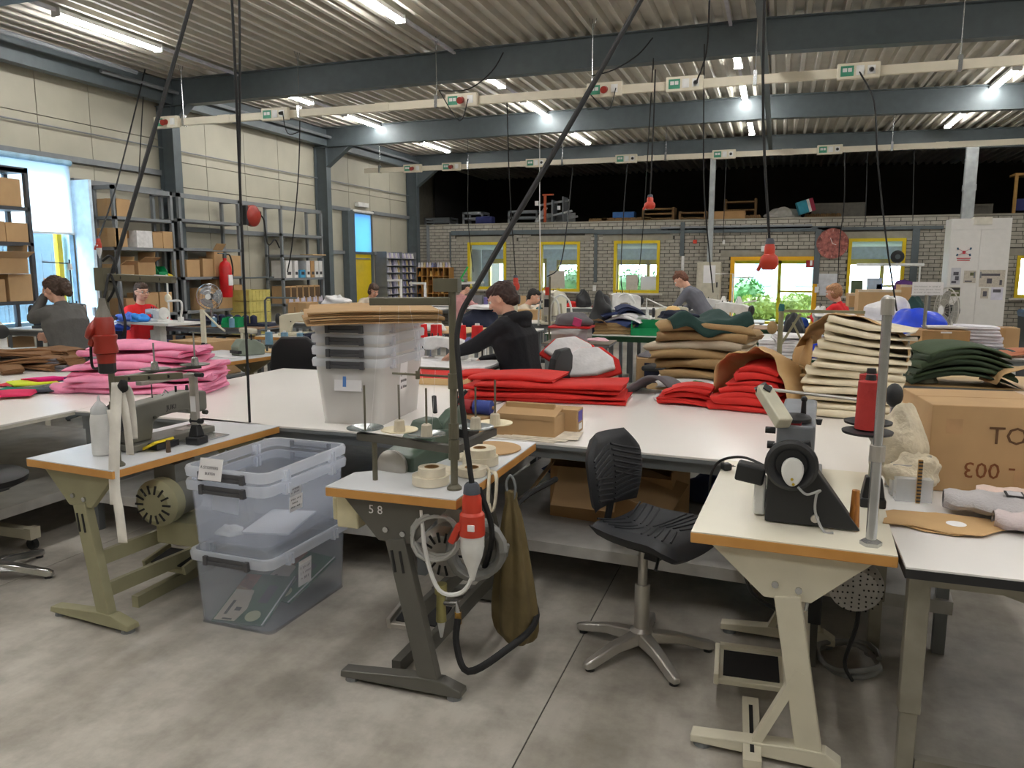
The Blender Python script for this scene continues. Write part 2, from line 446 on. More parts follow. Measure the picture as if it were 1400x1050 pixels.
mo=mat('outer wall',srgb(200,216,228),.8)
OUT=[(-9.35,-7.3,.05,2.0),(-6.95,-5.55,.5,1.95),(-4.95,-3.1,.5,1.95),(-1.35,1.15,.0,1.98),(1.9,3.6,.4,1.95),(5.8,8,.5,2.2)]
xs_=[WL]+[q for o_ in OUT for q in o_[:2]]+[XE]
mb=MB()
for k in range(0,len(xs_),2):mb.bb(xs_[k],xs_[k+1],YO,YO+.25,0,2.3)
for(a,b,c,d)in OUT:
 mb.bb(a,b,YO,YO+.25,d,2.3)
 if c>0.01:mb.bb(a,b,YO,YO+.25,0,c)
mb.build('masonry',mo,ow)
for(a,b,c,d)in OUT:
 mb=MB();t=.07
 mb.bb(a,b,YO-.03,YO+.1,d-.16,d).bb(a,a+t,YO-.03,YO+.1,c,d).bb(b-t,b,YO-.03,YO+.1,c,d).bb(a,b,YO-.03,YO+.1,c,c+t)
 mid=a+(b-a)*.55
 if b-a>1.6:mb.bb(mid-.05,mid+.05,YO-.03,YO+.1,c,d);mb.bb(mid,b,YO-.03,YO+.1,(c+d)/2-.03,(c+d)/2+.03)
 mb.build('outer_frame',m_yellow,ow)
struct(MB().bb(-16,16,25.2,60,-.2,-.05).build('ground',mat('lawn',srgb(120,160,90),.9,scale=3,var=.2)))
# ---------------------------------------------------------------- outside
def bush(loc,r,label,n=700,seed=1,m=None):
 rr=random.Random(seed);mb=MB()
 for _ in range(n):
  a=rr.uniform(0,2*PI);e=math.asin(rr.uniform(-.3,1));k=rr.uniform(.75,1.05)
  p=V((math.cos(a)*math.cos(e)*r[0]*k,math.sin(a)*math.cos(e)*r[1]*k,r[2]*(.3+.7*math.sin(e)*k)))
  s=rr.uniform(.05,.1);M=TR(*p)@Euler((rr.uniform(0,6),rr.uniform(0,6),0)).to_matrix().to_4x4()
  mb.add([(-s,0,0),(0,-s*.5,0),(s,0,.01),(0,s*.5,0)],[(0,1,2,3)],M)
 root=thing('garden_bush',label,'bush',loc)
 cm_=MB();cm_.sph((0,0,r[2]*.48),(r[0]*.78,r[1]*.78,r[2]*.46),14,10);cm_.build('inner_leaves',m,root)
 f=mb.build('foliage',m,root);f['kind']='stuff'
 st=MB()
 for k in range(5):st.tube([(0,0,0),(math.cos(k*1.3)*r[0]*.3,math.sin(k*1.3)*r[1]*.3,r[2]*.6)],[.03,.012],5)
 st.build('stem',mat('bark',srgb(90,70,50),.9),root)
m_leaf=mat('leaf green',srgb(78,128,62),.6,var=.25,scale=2)
m_leaf2=mat('leaf light',srgb(140,156,70),.6,var=.25,scale=2)
bush((-6.9,27.5,-.05),(.9,.8,1.75),'green hedge bush outside behind the second yellow brick-wall window',seed=1,m=m_leaf)
bush((-5.0,28.3,-.05),(1.0,.8,1.65),'green garden bush outside behind the third yellow window, left side',seed=2,m=m_leaf)
bush((-3.9,28.0,-.05),(1.0,.8,1.6),'green garden bush outside behind the third yellow window, right side',seed=3,m=m_leaf)
bush((-1.0,28.2,-.05),(.7,.8,1.4),'tall green bush outside behind the left leaf of the amber door',seed=4,m=m_leaf)
bush((-.55,27.0,-.05),(1.0,.6,.85),'low yellow-green bush outside the amber double door',seed=5,m=m_leaf2)
bush((.6,27.2,-.05),(.7,.6,.9),'low yellow-green bush outside right half of the amber door',seed=6,m=m_leaf2)
hb=thing('white_house','white house with small windows seen outside through the first brick-wall window','house',(-13.5,34,0))
MB().box((0,0,2.0),(7,5,4)).build('house_wall',m_whitep,hb)
for k in range(3):
 wf=MB().box((-1.2+k*1.9,-2.52,1.55),(.5,.06,.8)).build('house_window',mat('far glass',srgb(120,150,180),.2),hb)
hb2=thing('office_building','pale blue office building outside behind the double door','building',(-.6,36,0))
MB().box((0,0,2.2),(5,4,4.4)).build('house_wall',mat('pale facade',srgb(190,214,232),.7),hb2)
for k in range(3):MB().box((-1.6+k*1.6,-2.02,1.5),(.7,.06,1.1)).build('house_window',mat('far glass',srgb(120,150,180),.2),hb2)
fr=thing('yard_fence','grey wire mesh fence in the yard outside the large left window','fence',(-12.5,9,0))
for k in range(5):MB().bb(-.03,.03,-3+k*2.0-.03,-3+k*2.0+.03,0,2.0).build('post',m_steel,fr)
mb=MB()
for k in range(7):mb.tube([(0,-3,.2+k*.27),(0,5,.2+k*.27)],.006,4)
for k in range(40):mb.tube([(0,-3+k*.2,.1),(0,-3+k*.2,1.95)],.004,4)
mb.build('mesh_wires',m_steel,fr)['kind']='stuff'
yh=thing('backdrop_hall','added blue grey backdrop hall that dims the view outside the large left window','building',(-15.2,6,0))  # added across the yard to dim the bright outside behind the glass
for k in range(10):MB().bb(-.1,0,-6+k*2+.02,-4+k*2-.02,0,6).build('backdrop_panel',mat('backdrop blue grey',srgb(78,104,118),.7),yh)
struct(MB().bb(-30,-9.75,-10,45,-.2,-.05).build('ground_yard',mat('yard paving',srgb(116,126,132),.9)))
# ---------------------------------------------------------------- LED battens
m_led=mat('led diffuser',(1.0,.98,.94),emit=LAMP)
LX=[-8.03,-4.42,-.71,3.15,6.9]
LY=[-2.2,.6,3.0,7.28,10.9,13.62,17.02]
def batten(label):
 r=thing('led_batten',label,'ceiling light',(0,0,0),0,'LED battens in rows under the roof')
 MB().bb(-.05,.05,0,1.56,-.01,.04).bb(-.065,.065,-.015,0,-.05,.045).bb(-.065,.065,1.56,1.575,-.05,.045).build('housing',m_plastic,r)
 MB().prism([(-.045,-.01),(.045,-.01),(.045,-.022),(.03,-.045),(-.03,-.045),(-.045,-.022)],1.54,XZ@TR(0,0,-1.55)).build('diffuser',m_led,r)
 return r
ORD2=['first','second','third','fourth','fifth','sixth','seventh']
rowname=['first','second','third','fourth','far right']
b0=None
for i,x in enumerate(LX):
 for j,y in enumerate(LY):
  lab='LED batten in %s row from left wall, %s from the brick wall'%(rowname[i],ORD2[len(LY)-j-1])
  if b0 is None:b0=batten(lab);o=b0;o.location=(x,y,deckz(x)-.05)
  else:o=dup(b0,(x,y,deckz(x)-.05),label=lab)
 rr_=MB().bb(-.02,.02,-3.5,18.8,0,.04).build('light_rail',mat('pale rail',srgb(196,196,204),.4))
 rr_.location=(x,0,deckz(x)-.045)
 tag(rr_,'long thin grey rail carrying the %s row of LED battens from the left'%rowname[i],'rail','rails of the lights')
# ---------------------------------------------------------------- power trunking with socket boxes
def rod(mb,x,y,z0,z1):mb.tube([(x,y,z0),(x,y,z1)],.006,5)
def trunking(name,y,z,x0,x1,boxes,rods,label,gnames):
 t=thing('power_trunking',label,'cable trunking',(0,y,0))
 MB().bb(x0,x1,-.03,.03,z-.05,z+.05).build('trunk_bar',m_box,t)
 mb=MB()
 x=x0+1.2
 while x<x1:mb.bb(x-.1,x+.1,-.034,.034,z-.056,z+.056);x+=2.6
 mb.build('joint_cover',m_box,t)
 for x in rods:
  mb=MB();rod(mb,x,0,z+.05,deckz(x)+.02);mb.tube([(x-.05,0,deckz(x)+.03),(x,0,deckz(x)-.12),(x+.05,0,deckz(x)+.03)],.005,5)
  mb.bb(x-.02,x+.02,-.04,.04,z-.06,z+.1)
  mb.build('hanger_rod',m_zinc,t)
 for k,(x,red)in enumerate(boxes):
  b=thing('socket_box',gnames[k],'socket box',(x,y-.06,z),0,'socket boxes on the trunkings')
  MB().bb(-.22,.22,-.035,.03,-.085,.085).build('housing',m_box,b,bevel=.01)
  MB().bb(-.185,-.05,-.04,-.034,-.055,.055).build('label_plate',m_glabel,b)
  MB().bb(-.165,-.12,-.043,-.039,-.01,.03).bb(-.11,-.07,-.043,-.039,-.01,.03).build('breaker_window',m_plastic,b)
  if red:
   MB().cyl((.01,-.03,0),(.01,-.10,-.02),.04,.036,14).cyl((.01,-.10,-.02),(.01,-.115,-.022),.042,.042,14).build('red_socket',m_dred,b)
   MB().bb(.09,.17,-.045,-.034,-.045,.05).build('socket_flap',m_plastic,b)
  else:
   MB().bb(-.025,.055,-.045,-.034,-.05,.05).build('socket_flap',m_plastic,b)
   f=MB().bb(.09,.17,-.042,-.034,-.045,.045).build('socket_plate',m_plastic,b)
   MB().cyl((.13,-.04,0),(.13,-.09,-.01),.028,.02,10).build('black_plug',m_black,b)
T1Y,T1Z=9.85,3.86
bx1=[(232,162,1),(380,154,0),(634,135,1),(828,121,1),(937,114,0),(1173,98,0)]
b1=[(at(u,v,T1Y).x,r_)for u,v,r_ in bx1]
trunking('t1',T1Y,T1Z,b1[0][0]-.2,8.5,b1,[at(u,140,T1Y).x for u in(250,409,597,809,1031,1308)]+[5.0,7.2],'long cream power trunking hung on rods in front of the nearer large roof beam',['cream socket box with red socket at the left end of the nearer trunking','cream socket box with black plug, second from left on the nearer trunking','cream socket box with red socket, third from left on the nearer trunking','cream socket box with red socket behind the long diagonal black cable','cream socket box with black plug just right of the diagonal black cable','rightmost cream socket box on the nearer trunking'])
T2Y,T2Z=16.0,3.86
bx2=[(566,230,1),(619,228,1),(734,225,0),(857,219,0),(990,214,0),(1134,208,0)]
b2=[(at(u,v,T2Y).x,r_)for u,v,r_ in bx2]
trunking('t2',T2Y,T2Z,at(499,234,T2Y).x,8.5,b2,[at(u,220,T2Y).x for u in(519,640,769,910,1218)]+[6.5],'long cream power trunking farther back, in front of the dark loft',['cream socket box with red socket at the left end of the farther trunking','cream socket box with red socket, second from left on the farther trunking','cream socket box, third from left on the farther trunking beside the white cord','cream socket box, fourth from left on the farther trunking','cream socket box beside the light grey post, fifth on the farther trunking','rightmost cream socket box on the farther trunking'])
T0Y,T0Z=3.8,3.86
trunking('t0',T0Y,T0Z,-8,7,[],[-7,-4.5,-2,1,3.5,6],'cream power trunking overhead nearest the viewer, out of frame',[])
# ---------------------------------------------------------------- hanging cables
def cablething(pts,r,label,cat='cable',m=None,group='black cables hanging from the trunkings',n=6,name='hanging_cable',smooth=True):
 mb=MB();mb.tube(spline(pts,5)if smooth else pts,r,n)
 o=mb.build(name,m or m_rubber,None,smooth=60)
 tag(o,label,cat,group);return o
def up_to(B,u,v,y,ztop=T0Z):
 P=at(u,v,y);d=P-V(B);return V(B)+d*((ztop-B[2])/d.z)
def cee_plug(loc,label,L=.24,white=True,m=None,r=.05,tilt=0):
 m=m or m_red
 p=thing('industrial_plug',label,'plug',loc,(tilt,0,0),'red industrial plugs on hanging cables')
 MB().lathe([(r*.45,0),(r*.62,-.01),(r*.7,-L*.2),(r*.55,-L*.2)],n=14).build('cable_gland',mat('gland grey',srgb(70,74,84),.5),p,smooth=40)
 MB().lathe([(r*.62,-L*.2),(r*.78,-L*.3),(r*.8,-L*.55),(r,-L*.6),(r*1.05,-L),(r*.9,-L)],n=16).build('plug_body',m,p,smooth=40)
 if white:
  MB().lathe([(r*.95,-L),(r*.98,-L*1.25),(r*.8,-L*1.45),(r*.4,-L*1.7),(r*.18,-L*1.9)],n=14).build('white_connector',m_plastic,p,smooth=40)
 else:
  MB().lathe([(r*1.15,-L*.62),(r*1.35,-L*.75),(r*1.35,-L*.95),(r*.9,-L*1.12)],c=(r*.0,-r*.3,0),n=14).build('coupling',m,p,smooth=40)
 MB().box((-r*1.25,-r*.2,-L*.98),(r*.55,r*1.1,L*.42),(0,.45,0)).build('lid_flap',m,p,bevel=.006)
 MB().box((r*.3,-r*1.0,-L*.8),(r*.55,.006,r*.5)).build('sticker',m_paper,p)
 return p
B=at(150,385,2.7);cablething([B,B.lerp(up_to(B,260,0,3.3),.5)+V((0,0,-.02)),up_to(B,260,0,3.3)],.0095,'thick black cable slanting up from the left front thread stand')
B=at(342,590,3.74);P=at(328,250,3.78);cablething([B,P,at(317,0,3.8),V((at(314,0,3.8).x,3.8,T0Z))],.0075,'black cable hanging straight down onto the white table edge, left one of the pair')
cablething([at(331,330,3.76),at(328,230,3.79),at(327,0,3.83),V((at(327,0,3.83).x,3.83,T0Z))],.0065,'thinner black cable crossing its twin above the white table')
B=at(632,425,2.7);T=up_to(B,875,0,3.4);cablething([T,B.lerp(T,.66)-V((0,0,.004)),B.lerp(T,.33)-V((0,0,.008)),B.lerp(T,.06),at(627,442,2.68),at(629,520,2.64),at(636,590,2.61),at(645,660,2.6)],.0115,'thick black cable slanting across the picture down to the red and white plug')
def hang(u0,v0,y0,u1,v1,y1,r,label,bow=0):
 A=at(u0,v0,y0);Bq=at(u1,v1,y1)
 M_=A.lerp(Bq,.55)+V((bow,0,-.04*abs(bow)*5))
 return cablething([A,M_,Bq],r,label)
hang(968,0,9.0,1005,110,9.78,.008,'black cable looping up from the trunking socket right of the diagonal cable')if 0 else cablething([at(970,0,8.8),at(966,70,9.3),at(953,110,9.74)],.0095,'black cable rising from the plug right of the diagonal cable')
T=V((at(1043,0,3.8).x,3.8,T0Z));cablething([T,at(1043,100,3.85),at(1052,330,3.9)],.0065,'black cable carrying the red plug in front of the double door')
cee_plug(at(1053,326,3.9),'red plug hanging in front of the amber double door',L=.13,white=False,r=.031)
cablething([at(202,80,10.05),at(160,250,8.6),at(135,325,8.0)],.0104,'thin black cable slanting down the left wall to a small red plug')
cablething([at(202,80,10.05),at(196,130,9.9),at(190,240,9.6)],.0080,'second thin cable hooked at the same ceiling eyelet by the left column')
cee_plug(at(134,323,8.0),'small red plug hanging in front of the left shelves',L=.15,white=True,r=.035)
cablething([at(896,95,9.8),at(893,180,9.85),at(889,266,9.9)],.0096,'black cable carrying the red plug up in front of the loft')
cee_plug(at(889,266,9.9),'red plug hanging high in front of the dark loft',L=.16,white=False,r=.05)
cablething([at(693,134,9.85),at(697,260,10.5),at(705,378,11.0)],.0080,'thin black cable down to the red plug between the first two brick-wall windows')
cee_plug(at(705,376,11.0),'red plug hanging between the first and second brick-wall windows',L=.2,white=False,r=.05)
cablething([at(1175,98,9.75),at(1195,140,9.7),at(1200,220,9.6),at(1212,330,9.5),at(1226,425,9.4)],.0096,'black cable from the rightmost near socket down to the white cloth heap')
cablething([at(783,230,15.96),at(776,300,14.5),at(766,362,13.5),at(748,378,13.3)],.0104,'black cable curving down to the second brick-wall window')
cablething([at(640,232,15.95),at(640,300,15.95),at(647,372,15.95)],.0096,'black cable in front of the first brick-wall window')
cablething([at(858,220,15.95),at(852,300,15.5),at(849,372,14.6),at(851,400,14.6)],.0104,'black cable in front of the third brick-wall window')
cablething([at(963,60,9.9),at(962,240,10.5),at(968,330,10.8),at(975,400,10.9)],.0088,'black cable running down beside the light grey post')
cablething([at(893,95,9.95),at(892,100,9.95),at(880,300,12.0),at(872,390,12.0)],.0072,'thin black cable left of the high red plug')
cablething([at(1155,208,15.96),at(1154,280,15.96),at(1148,330,15.96),at(1145,400,15.96)],.0088,'thin cable hanging in front of the red clock')
cablething([at(1186,207,15.96),at(1183,300,15.96),at(1180,310,15.96)],.0072,'thin cable ending above the loft edge, right of the clock')
cablething([at(1250,204,15.96),at(1248,300,15.96)],.0072,'thin cable hanging before the dark loft near the right post')
cablething([at(993,213,15.96),at(990,290,15.96),at(988,330,15.96)],.0072,'thin cable just right of the light grey post')
cablething([at(410,165,9.8),at(408,240,9.8),at(400,330,9.8),at(393,372,9.8)],.0088,'thin black cable hanging before the left racks near the second column')
cablething([at(738,165,15.8),at(738,300,15.8),at(740,400,15.8)],.0096,'white cord hanging beside the second brick-wall window',m=m_plastic,group='white cords')
for(u,v,du,dv,k)in((386,152,24,28,'second'),(640,135,-40,-12,'third'),(842,120,-36,8,'fourth')):
 cablething([at(u,v,9.7),at(u+du*.3,v+30,9.7),at(u+du,v+dv,9.76)],.0072,'short loop of black cable at the %s socket box of the nearer trunking'%k)
cablething([at(688,72,10.15),at(672,98,9.95),at(640,122,9.8),at(600,124,9.8)],.0080,'black cable swagged from the roof beam to the third socket box')
cablething([at(892,52,10.15),at(872,75,9.95),at(840,95,9.8),at(809,104,9.8)],.0080,'black cable swagged from the roof beam towards the diagonal cable')
# ---------------------------------------------------------------- posts before the brick wall
pp=MB().bb(-.06,.06,-.05,.05,0,4.28).build('steel_post',mat('pale post',srgb(160,165,166),.5,.1))
pp.location=(at(970,360,19.3).x,19.3,0);tag(pp,'slim light grey steel post in front of the brick wall','post')
pp=MB().bb(-.11,.11,-.07,.07,0,4.26).bb(-.12,.12,-.08,.08,3.3,3.42).build('steel_post',mat('pale post',srgb(160,165,166),.5,.1))
pp.location=(at(1324,270,18.9).x,18.9,0);tag(pp,'wide light grey steel post behind the white cupboard','post')
def wallbox(u0,u1,v0,v1,d,m,name,label,cat,y=YB,group=None,bevel=.004):
 A=at(u0,v0,y);B_=at(u1,v1,y)
 o=MB().bb(A.x,B_.x,y-d,y,B_.z,A.z).build(name,m,None,bevel=bevel);tag(o,label,cat,group);return o
wallbox(904,1110,310,312,.04,m_rack,'cable_conduit','thin grey conduit along the top of the brick wall, right half','conduit')
wallbox(617,812,316,319,.04,m_steel,'cable_conduit','thin dark conduit along the top of the brick wall above the first windows','conduit')
wallbox(812,1150,314,316,.04,m_steel,'cable_conduit','thin dark conduit along the brick wall above the third window and door','conduit')
wallbox(1118,1290,311,313,.04,m_steel,'cable_conduit','thin dark conduit along the top of the brick wall right of the clock','conduit')
wallbox(813,816,318,386,.04,m_steel,'cable_conduit','dark vertical conduit between second and third brick-wall windows','conduit')
wallbox(615,617,318,370,.04,m_steel,'cable_conduit','thin vertical conduit left of the first brick-wall window','conduit')
wallbox(1115,1119,314,388,.05,m_steel,'cable_conduit','dark vertical conduit left of the red clock','conduit')
wallbox(1248,1252,312,390,.05,m_steel,'cable_conduit','dark vertical conduit right of the last full window','conduit')
wallbox(931,935,304,350,.06,m_steel,'cable_conduit','short thick dark duct right of the third window','conduit')
wallbox(932,934,350,405,.03,m_plastic,'cable_conduit','thin white vertical conduit right of the third window','conduit')
wallbox(584,588,308,358,.06,m_rack,'cable_conduit','short grey vertical duct at the left end of the brick wall','conduit')
wallbox(811,815,390,398,.05,m_plastic,'wall_socket','white wall socket under the dark conduit between windows','socket')
wallbox(1114,1119,392,400,.05,m_plastic,'wall_socket','white wall socket left of the hanging papers','socket')
wallbox(1041,1050,336,344,.08,m_plastic,'wall_lamp','small white box above the double door','wall lamp')
wallbox(988,991,328,334,.05,m_plastic,'wall_socket','tiny white box on the brick wall above the grey cabinet','socket')
wallbox(948,953,328,333,.06,m_red,'alarm_call_point','small red fire alarm point on the brick wall right of the third window','alarm')
wallbox(567,571,313,319,.05,m_plastic,'wall_socket','small white box at the upper left end of the brick wall','socket')
e=thing('exit_sign','small red sign with white mark at upper right of the double door','sign',at(1109,359,YB-.01))
MB().bb(-.11,.11,-.02,0,-.11,.11).build('sign_board',mat('sign red',srgb(170,40,44),.5),e)
MB().bb(-.025,.025,-.026,-.02,-.07,.06).build('sign_mark',m_paper,e)
e=thing('wall_clock','large round brick-red clock on the block wall','clock',at(1138,333,YB-.02))
mc=mat('clock red brown',srgb(166,100,92),.8,var=.3,scale=14)
MB().cyl((0,0,0),(0,-.03,0),.345,.345,36).build('clock_face',mc,e)
mb=MB();mb.bar((0,-.04,0),(-.05,-.04,.13),.02,.01);mb.bar((0,-.04,0),(.08,-.04,-.03),.022,.01)
mb.build('clock_hands',m_plastic,e)
mb=MB()
for k in range(12):
 a=k*PI/6;mb.bar((math.sin(a)*.27,-.034,math.cos(a)*.27),(math.sin(a)*.32,-.034,math.cos(a)*.32),.018,.01)
mb.build('hour_marks',mat('clock mark',srgb(196,150,140),.8),e)
for(u0,u1,v0,v1,k)in((1116,1143,374,392,'wide upper'),(1120,1140,390,404,'narrow lower')):
 e=thing('notice_paper','%s pale grey notice sheet on the wall right of the door'%k,'paper',at(u0,v1,YB-.015))
 A=at(u0,v0,YB-.015);B_=at(u1,v1,YB-.015)
 MB().bb(0,B_.x-A.x,-.004 if k[0]=='w' else-.010,0,0,A.z-B_.z).build('sheet',mat('grey paper',srgb(206,208,214),.8),e)
e=thing('electrical_cabinet','tall beige grey electrical cabinet with a notice, under the slim post','cabinet',(at(968,400,19.2).x,19.35,.5))
A=at(952,358,19.1);B_=at(985,358,19.1);hw=(B_.x-A.x)/2
MB().bb(-hw,hw,-.2,.2,0,A.z-.5).build('cabinet_body',mat('beige cabinet',srgb(196,190,172),.5),e,bevel=.01)
MB().bb(-hw+.03,hw-.03,-.215,-.2,.05,A.z-.55).build('door',mat('beige cabinet',srgb(196,190,172),.5),e)
MB().bb(-.12,.16,-.22,-.215,A.z-1.0,A.z-.58).build('notice',m_paper,e)
MB().bb(hw-.09,hw-.06,-.24,-.215,A.z-1.1,A.z-.98).build('handle',m_black,e)
# ---------------------------------------------------------------- things stored on the loft
ZL=ZB+.04
def lp(u,v,y=20.3):return at(u,v,y)
def frame_rack(u0,u1,v0,y,label,m):
 A=lp(u0,v0,y);B_=lp(u1,v0,y);h=A.z-ZL;wd=B_.x-A.x
 r=thing('steel_rack_frame',label,'frame',(A.x,y,ZL))
 mb=MB();t=.05
 for x in(0,wd-t):
  for yy in(0,.5):mb.bb(x,x+t,yy,yy+t,0,h)
 mb.build('uprights',m,r)
 mb=MB()
 for z in(h-t,h*.45):mb.bb(0,wd,0,t,z,z+t);mb.bb(0,wd,.5,.5+t,z,z+t);mb.bb(0,t,0,.5,z,z+t);mb.bb(wd-t,wd,0,.5,z,z+t)
 mb.build('rails',m,r)
 return r
frame_rack(580,616,298,20.6,'grey open steel frame at the left end of the loft',m_rack)
frame_rack(694,735,288,20.6,'grey flat steel frame on the loft above the first window gap',m_rack)
frame_rack(632,660,290,20.4,'small grey frame lying in the dark left part of the loft',m_rack)
o=MB().box((0,0,.12),(.5,.3,.24)).build('blue_bundle',mat('dull blue',srgb(50,56,110),.8),None,bevel=.05);o.location=(lp(660,300).x,20.5,ZL);tag(o,'dark blue bundle on the loft at left','bundle')
A=lp(733,300,20.4)
e=thing('folded_machine_frame','grey folded metal machine frame with an orange upright on the loft','machine frame',(A.x,20.4,ZL))
mb=MB();mb.bar((.0,0,.12),(1.0,0,.33),.09,.05);mb.bar((.1,.2,.02),(1.1,.2,.2),.06,.05);mb.bar((.05,.1,.5),(.9,.1,.62),.05);mb.bar((.0,0,.05),(.25,.1,.45),.1);mb.bb(.2,1.0,.3,.35,.03,.3)
mb.build('frame_tubes',mat('pale grey metal',srgb(165,168,170),.5,.3),e)
MB().bb(.24,.30,-.1,-.04,0,.78).bb(.2,.5,-.1,-.04,.74,.78).build('orange_upright',mat('orange paint',srgb(200,90,50),.5),e)
MB().bb(.75,.78,-.1,.4,.05,.7).bb(.45,.48,-.1,.4,.05,.62).build('cross_tubes',m_rack,e)
MB().bb(.0,.1,-.12,-.1,.48,.6).bb(.62,.7,-.12,-.1,.36,.46).build('number_plates',m_paper,e)
mp=mat('pallet wood',srgb(120,92,56),.8,kind='wave',scale=7)
def pallet(u0,u1,vt,y,label,m=None,z0=ZL):
 A=lp(u0,vt,y);B_=lp(u1,vt,y);wd=B_.x-A.x
 r=thing('wooden_pallet',label,'pallet',(A.x,y,z0),0,'pallets on the loft')
 for k in range(3):MB().bb(0,wd,k*.36,k*.36+.1,0,.1).build('runner',m or mp,r)
 n=7
 for k in range(n):MB().bb(wd*k/n+.01,wd*(k+1)/n-.02,0,.82,.1,.122).build('plank',m or mp,r)
 return r
pallet(805,830,297,20.3,'dark wooden pallet on the loft, just right of the orange upright',z0=ZL)
pallet(822,890,303,20.3,'flat wooden pallet on the loft under the blue crate',z0=ZL)
pallet(985,1040,297,20.3,'flat wooden pallet on the loft, right of the slim post')
pallet(1100,1150,300,20.3,'pale wooden pallet on the loft under the coloured tote')
A=lp(838,302,20.5);o=thing('blue_crate','flat blue crate on a pallet on the loft','crate',(A.x,20.45,ZL+.125))
MB().bb(0,.56,0,.35,0,.03).bb(0,.56,0,.03,.03,.15).bb(0,.56,.32,.35,.03,.15).bb(0,.03,.03,.32,.03,.15).bb(.53,.56,.03,.32,.03,.15).build('crate_shell',mat('crate blue',srgb(50,100,160),.6),o)
def woodrack(u0,u1,v0,y,label,lev=3):
 A=lp(u0,v0,y);B_=lp(u1,v0,y);h=A.z-ZL;wd=B_.x-A.x
 r=thing('wooden_rack',label,'rack',(A.x,y,ZL),0)
 for x in(0,wd-.06):MB().bb(x,x+.06,0,.5,0,h).build('side',mp,r)
 for k in range(lev):MB().bb(.06,wd-.06,0,.5,h*(k+.5)/lev,h*(k+.5)/lev+.04).build('shelf',mp,r)
woodrack(878,922,284,20.3,'brown wooden rack with shelves on the loft below the high red plug')
woodrack(928,966,289,20.4,'low brown wooden rack left of the slim post on the loft',2)
o=MB().bb(0,.75,0,.4,0,.22).build('cardboard_box',m_card2,None,bevel=.008);o.location=(lp(976,300).x,20.2,ZL);tag(o,'plain brown carton on the loft right of the slim post','box')
woodrack(990,1035,272,21.5,'tall brown pallet rack deep in the loft',3)
def blob(name,label,cat,loc,r,m,seed=0,amp=.2,n=18,flat=True,group=None,rz=0,freq=3.0,parent=None):
 rr=random.Random(seed);ph=[rr.uniform(0,6.28)for _ in range(9)]
 mb=MB();mb.sph((0,0,0),1.0,n,n//2+2)
 vs=[]
 for p in mb.v:
  k=1+amp*(math.sin(freq*p.x*1.7+ph[0])*math.sin(freq*p.y*1.9+ph[1])+.6*math.sin(freq*2.1*p.z+ph[2]+2*p.x)+.4*math.sin(freq*3.3*(p.x+p.y)+ph[3]))
  q=V((p.x*r[0]*k,p.y*r[1]*k,p.z*r[2]*k))
  if flat:q.z=max(q.z,-r[2]*.25)+r[2]*.25
  vs.append(q)
 mb.v=vs
 o=mb.build(name,m,parent,smooth=70,sub=1);o.location=loc;o.rotation_euler=(0,0,rz)
 if label:tag(o,label,cat,group)
 return o
blob('tarpaulin_heap','crumpled pale grey tarpaulin on the loft edge','tarpaulin',(lp(1070,300).x,20.35,ZL+.005),(.45,.3,.2),mat('tarp grey',srgb(150,146,138),.8),3)
e=thing('storage_tote','tilted tote box in teal, white and crimson on the loft','box',(lp(1102,298).x,20.15,ZL+.13),(0,-.3,.1))
MB().bb(-.17,.05,-.15,.15,0,.3).build('teal_half',mat('teal',srgb(40,130,150),.6),e)
MB().bb(.05,.11,-.15,.15,0,.3).build('white_stripe',m_plastic,e)
MB().bb(.11,.2,-.15,.15,0,.3).build('crimson_half',mat('crimson',srgb(160,40,70),.6),e)
A=lp(1110,281,21.0);B_=lp(1183,281,21.0)
o=MB().bb(0,B_.x-A.x,0,.04,0,A.z-ZL).bb(0,B_.x-A.x,-.01,.05,A.z-ZL,A.z-ZL+.05).build('grey_board',mat('board grey',srgb(104,100,92),.8),None);o.location=(A.x,21.0,ZL);tag(o,'large grey board with brown top edge leaning on the loft','board')
o=MB().bb(0,.4,0,.3,0,.2).bb(0,.4,-.02,0,.2,.25).build('grey_case',mat('case grey',srgb(96,92,84),.8));o.location=(lp(1327,300).x,20.2,ZL);tag(o,'grey brown case on the loft right of the wide post','case')
e=thing('wooden_desk','wooden desk with blue box at the right end of the loft','desk',(lp(1386,250).x,20.2,ZL))
MB().bb(0,.8,0,.5,.85,.9).bb(0,.06,0,.06,0,.85).bb(.7,.76,0,.06,0,.85).build('frame_wood',mat('pine',srgb(170,130,70),.7),e)
MB().bb(.08,.6,.1,.4,.1,.35).build('blue_box',mat('dull blue',srgb(50,56,110),.8),e)
# ---------------------------------------------------------------- left windows
wn=bpy.data.objects.new('window_1',None);COL.objects.link(wn);struct(wn)
mb=MB()
mb.bb(WL-.1,WL+.06,7.15,7.22,.9,3.17).bb(WL-.1,WL+.06,8.55,8.62,.9,3.17).bb(WL-.1,WL+.06,7.22,8.55,3.1,3.17).bb(WL-.1,WL+.06,7.22,8.55,.9,.97)
mb.build('window_frame',mat('light blue frame',srgb(160,200,226),.5),wn)
MB().bb(WL-.09,WL-.02,8.42,8.50,.97,2.2).build('yellow_jamb',m_yellow,wn)
MB().bb(WL-.05,WL-.044,7.22,8.55,.97,3.1).build('pane',m_glass,wn)
m_blind=mat('translucent blind',srgb(225,240,250),.9,var=0)
def _blind():
 nt=m_blind.node_tree;N=nt.nodes;L=nt.links
 t=N.new('ShaderNodeBsdfTranslucent');t.inputs[0].default_value=(.98,1,1,1);mx=N.new('ShaderNodeMixShader');mx.inputs[0].default_value=.85
 L.new(N['Principled BSDF'].outputs[0],mx.inputs[1]);L.new(t.outputs[0],mx.inputs[2]);L.new(mx.outputs[0],N['Material Output'].inputs[0])
_blind()
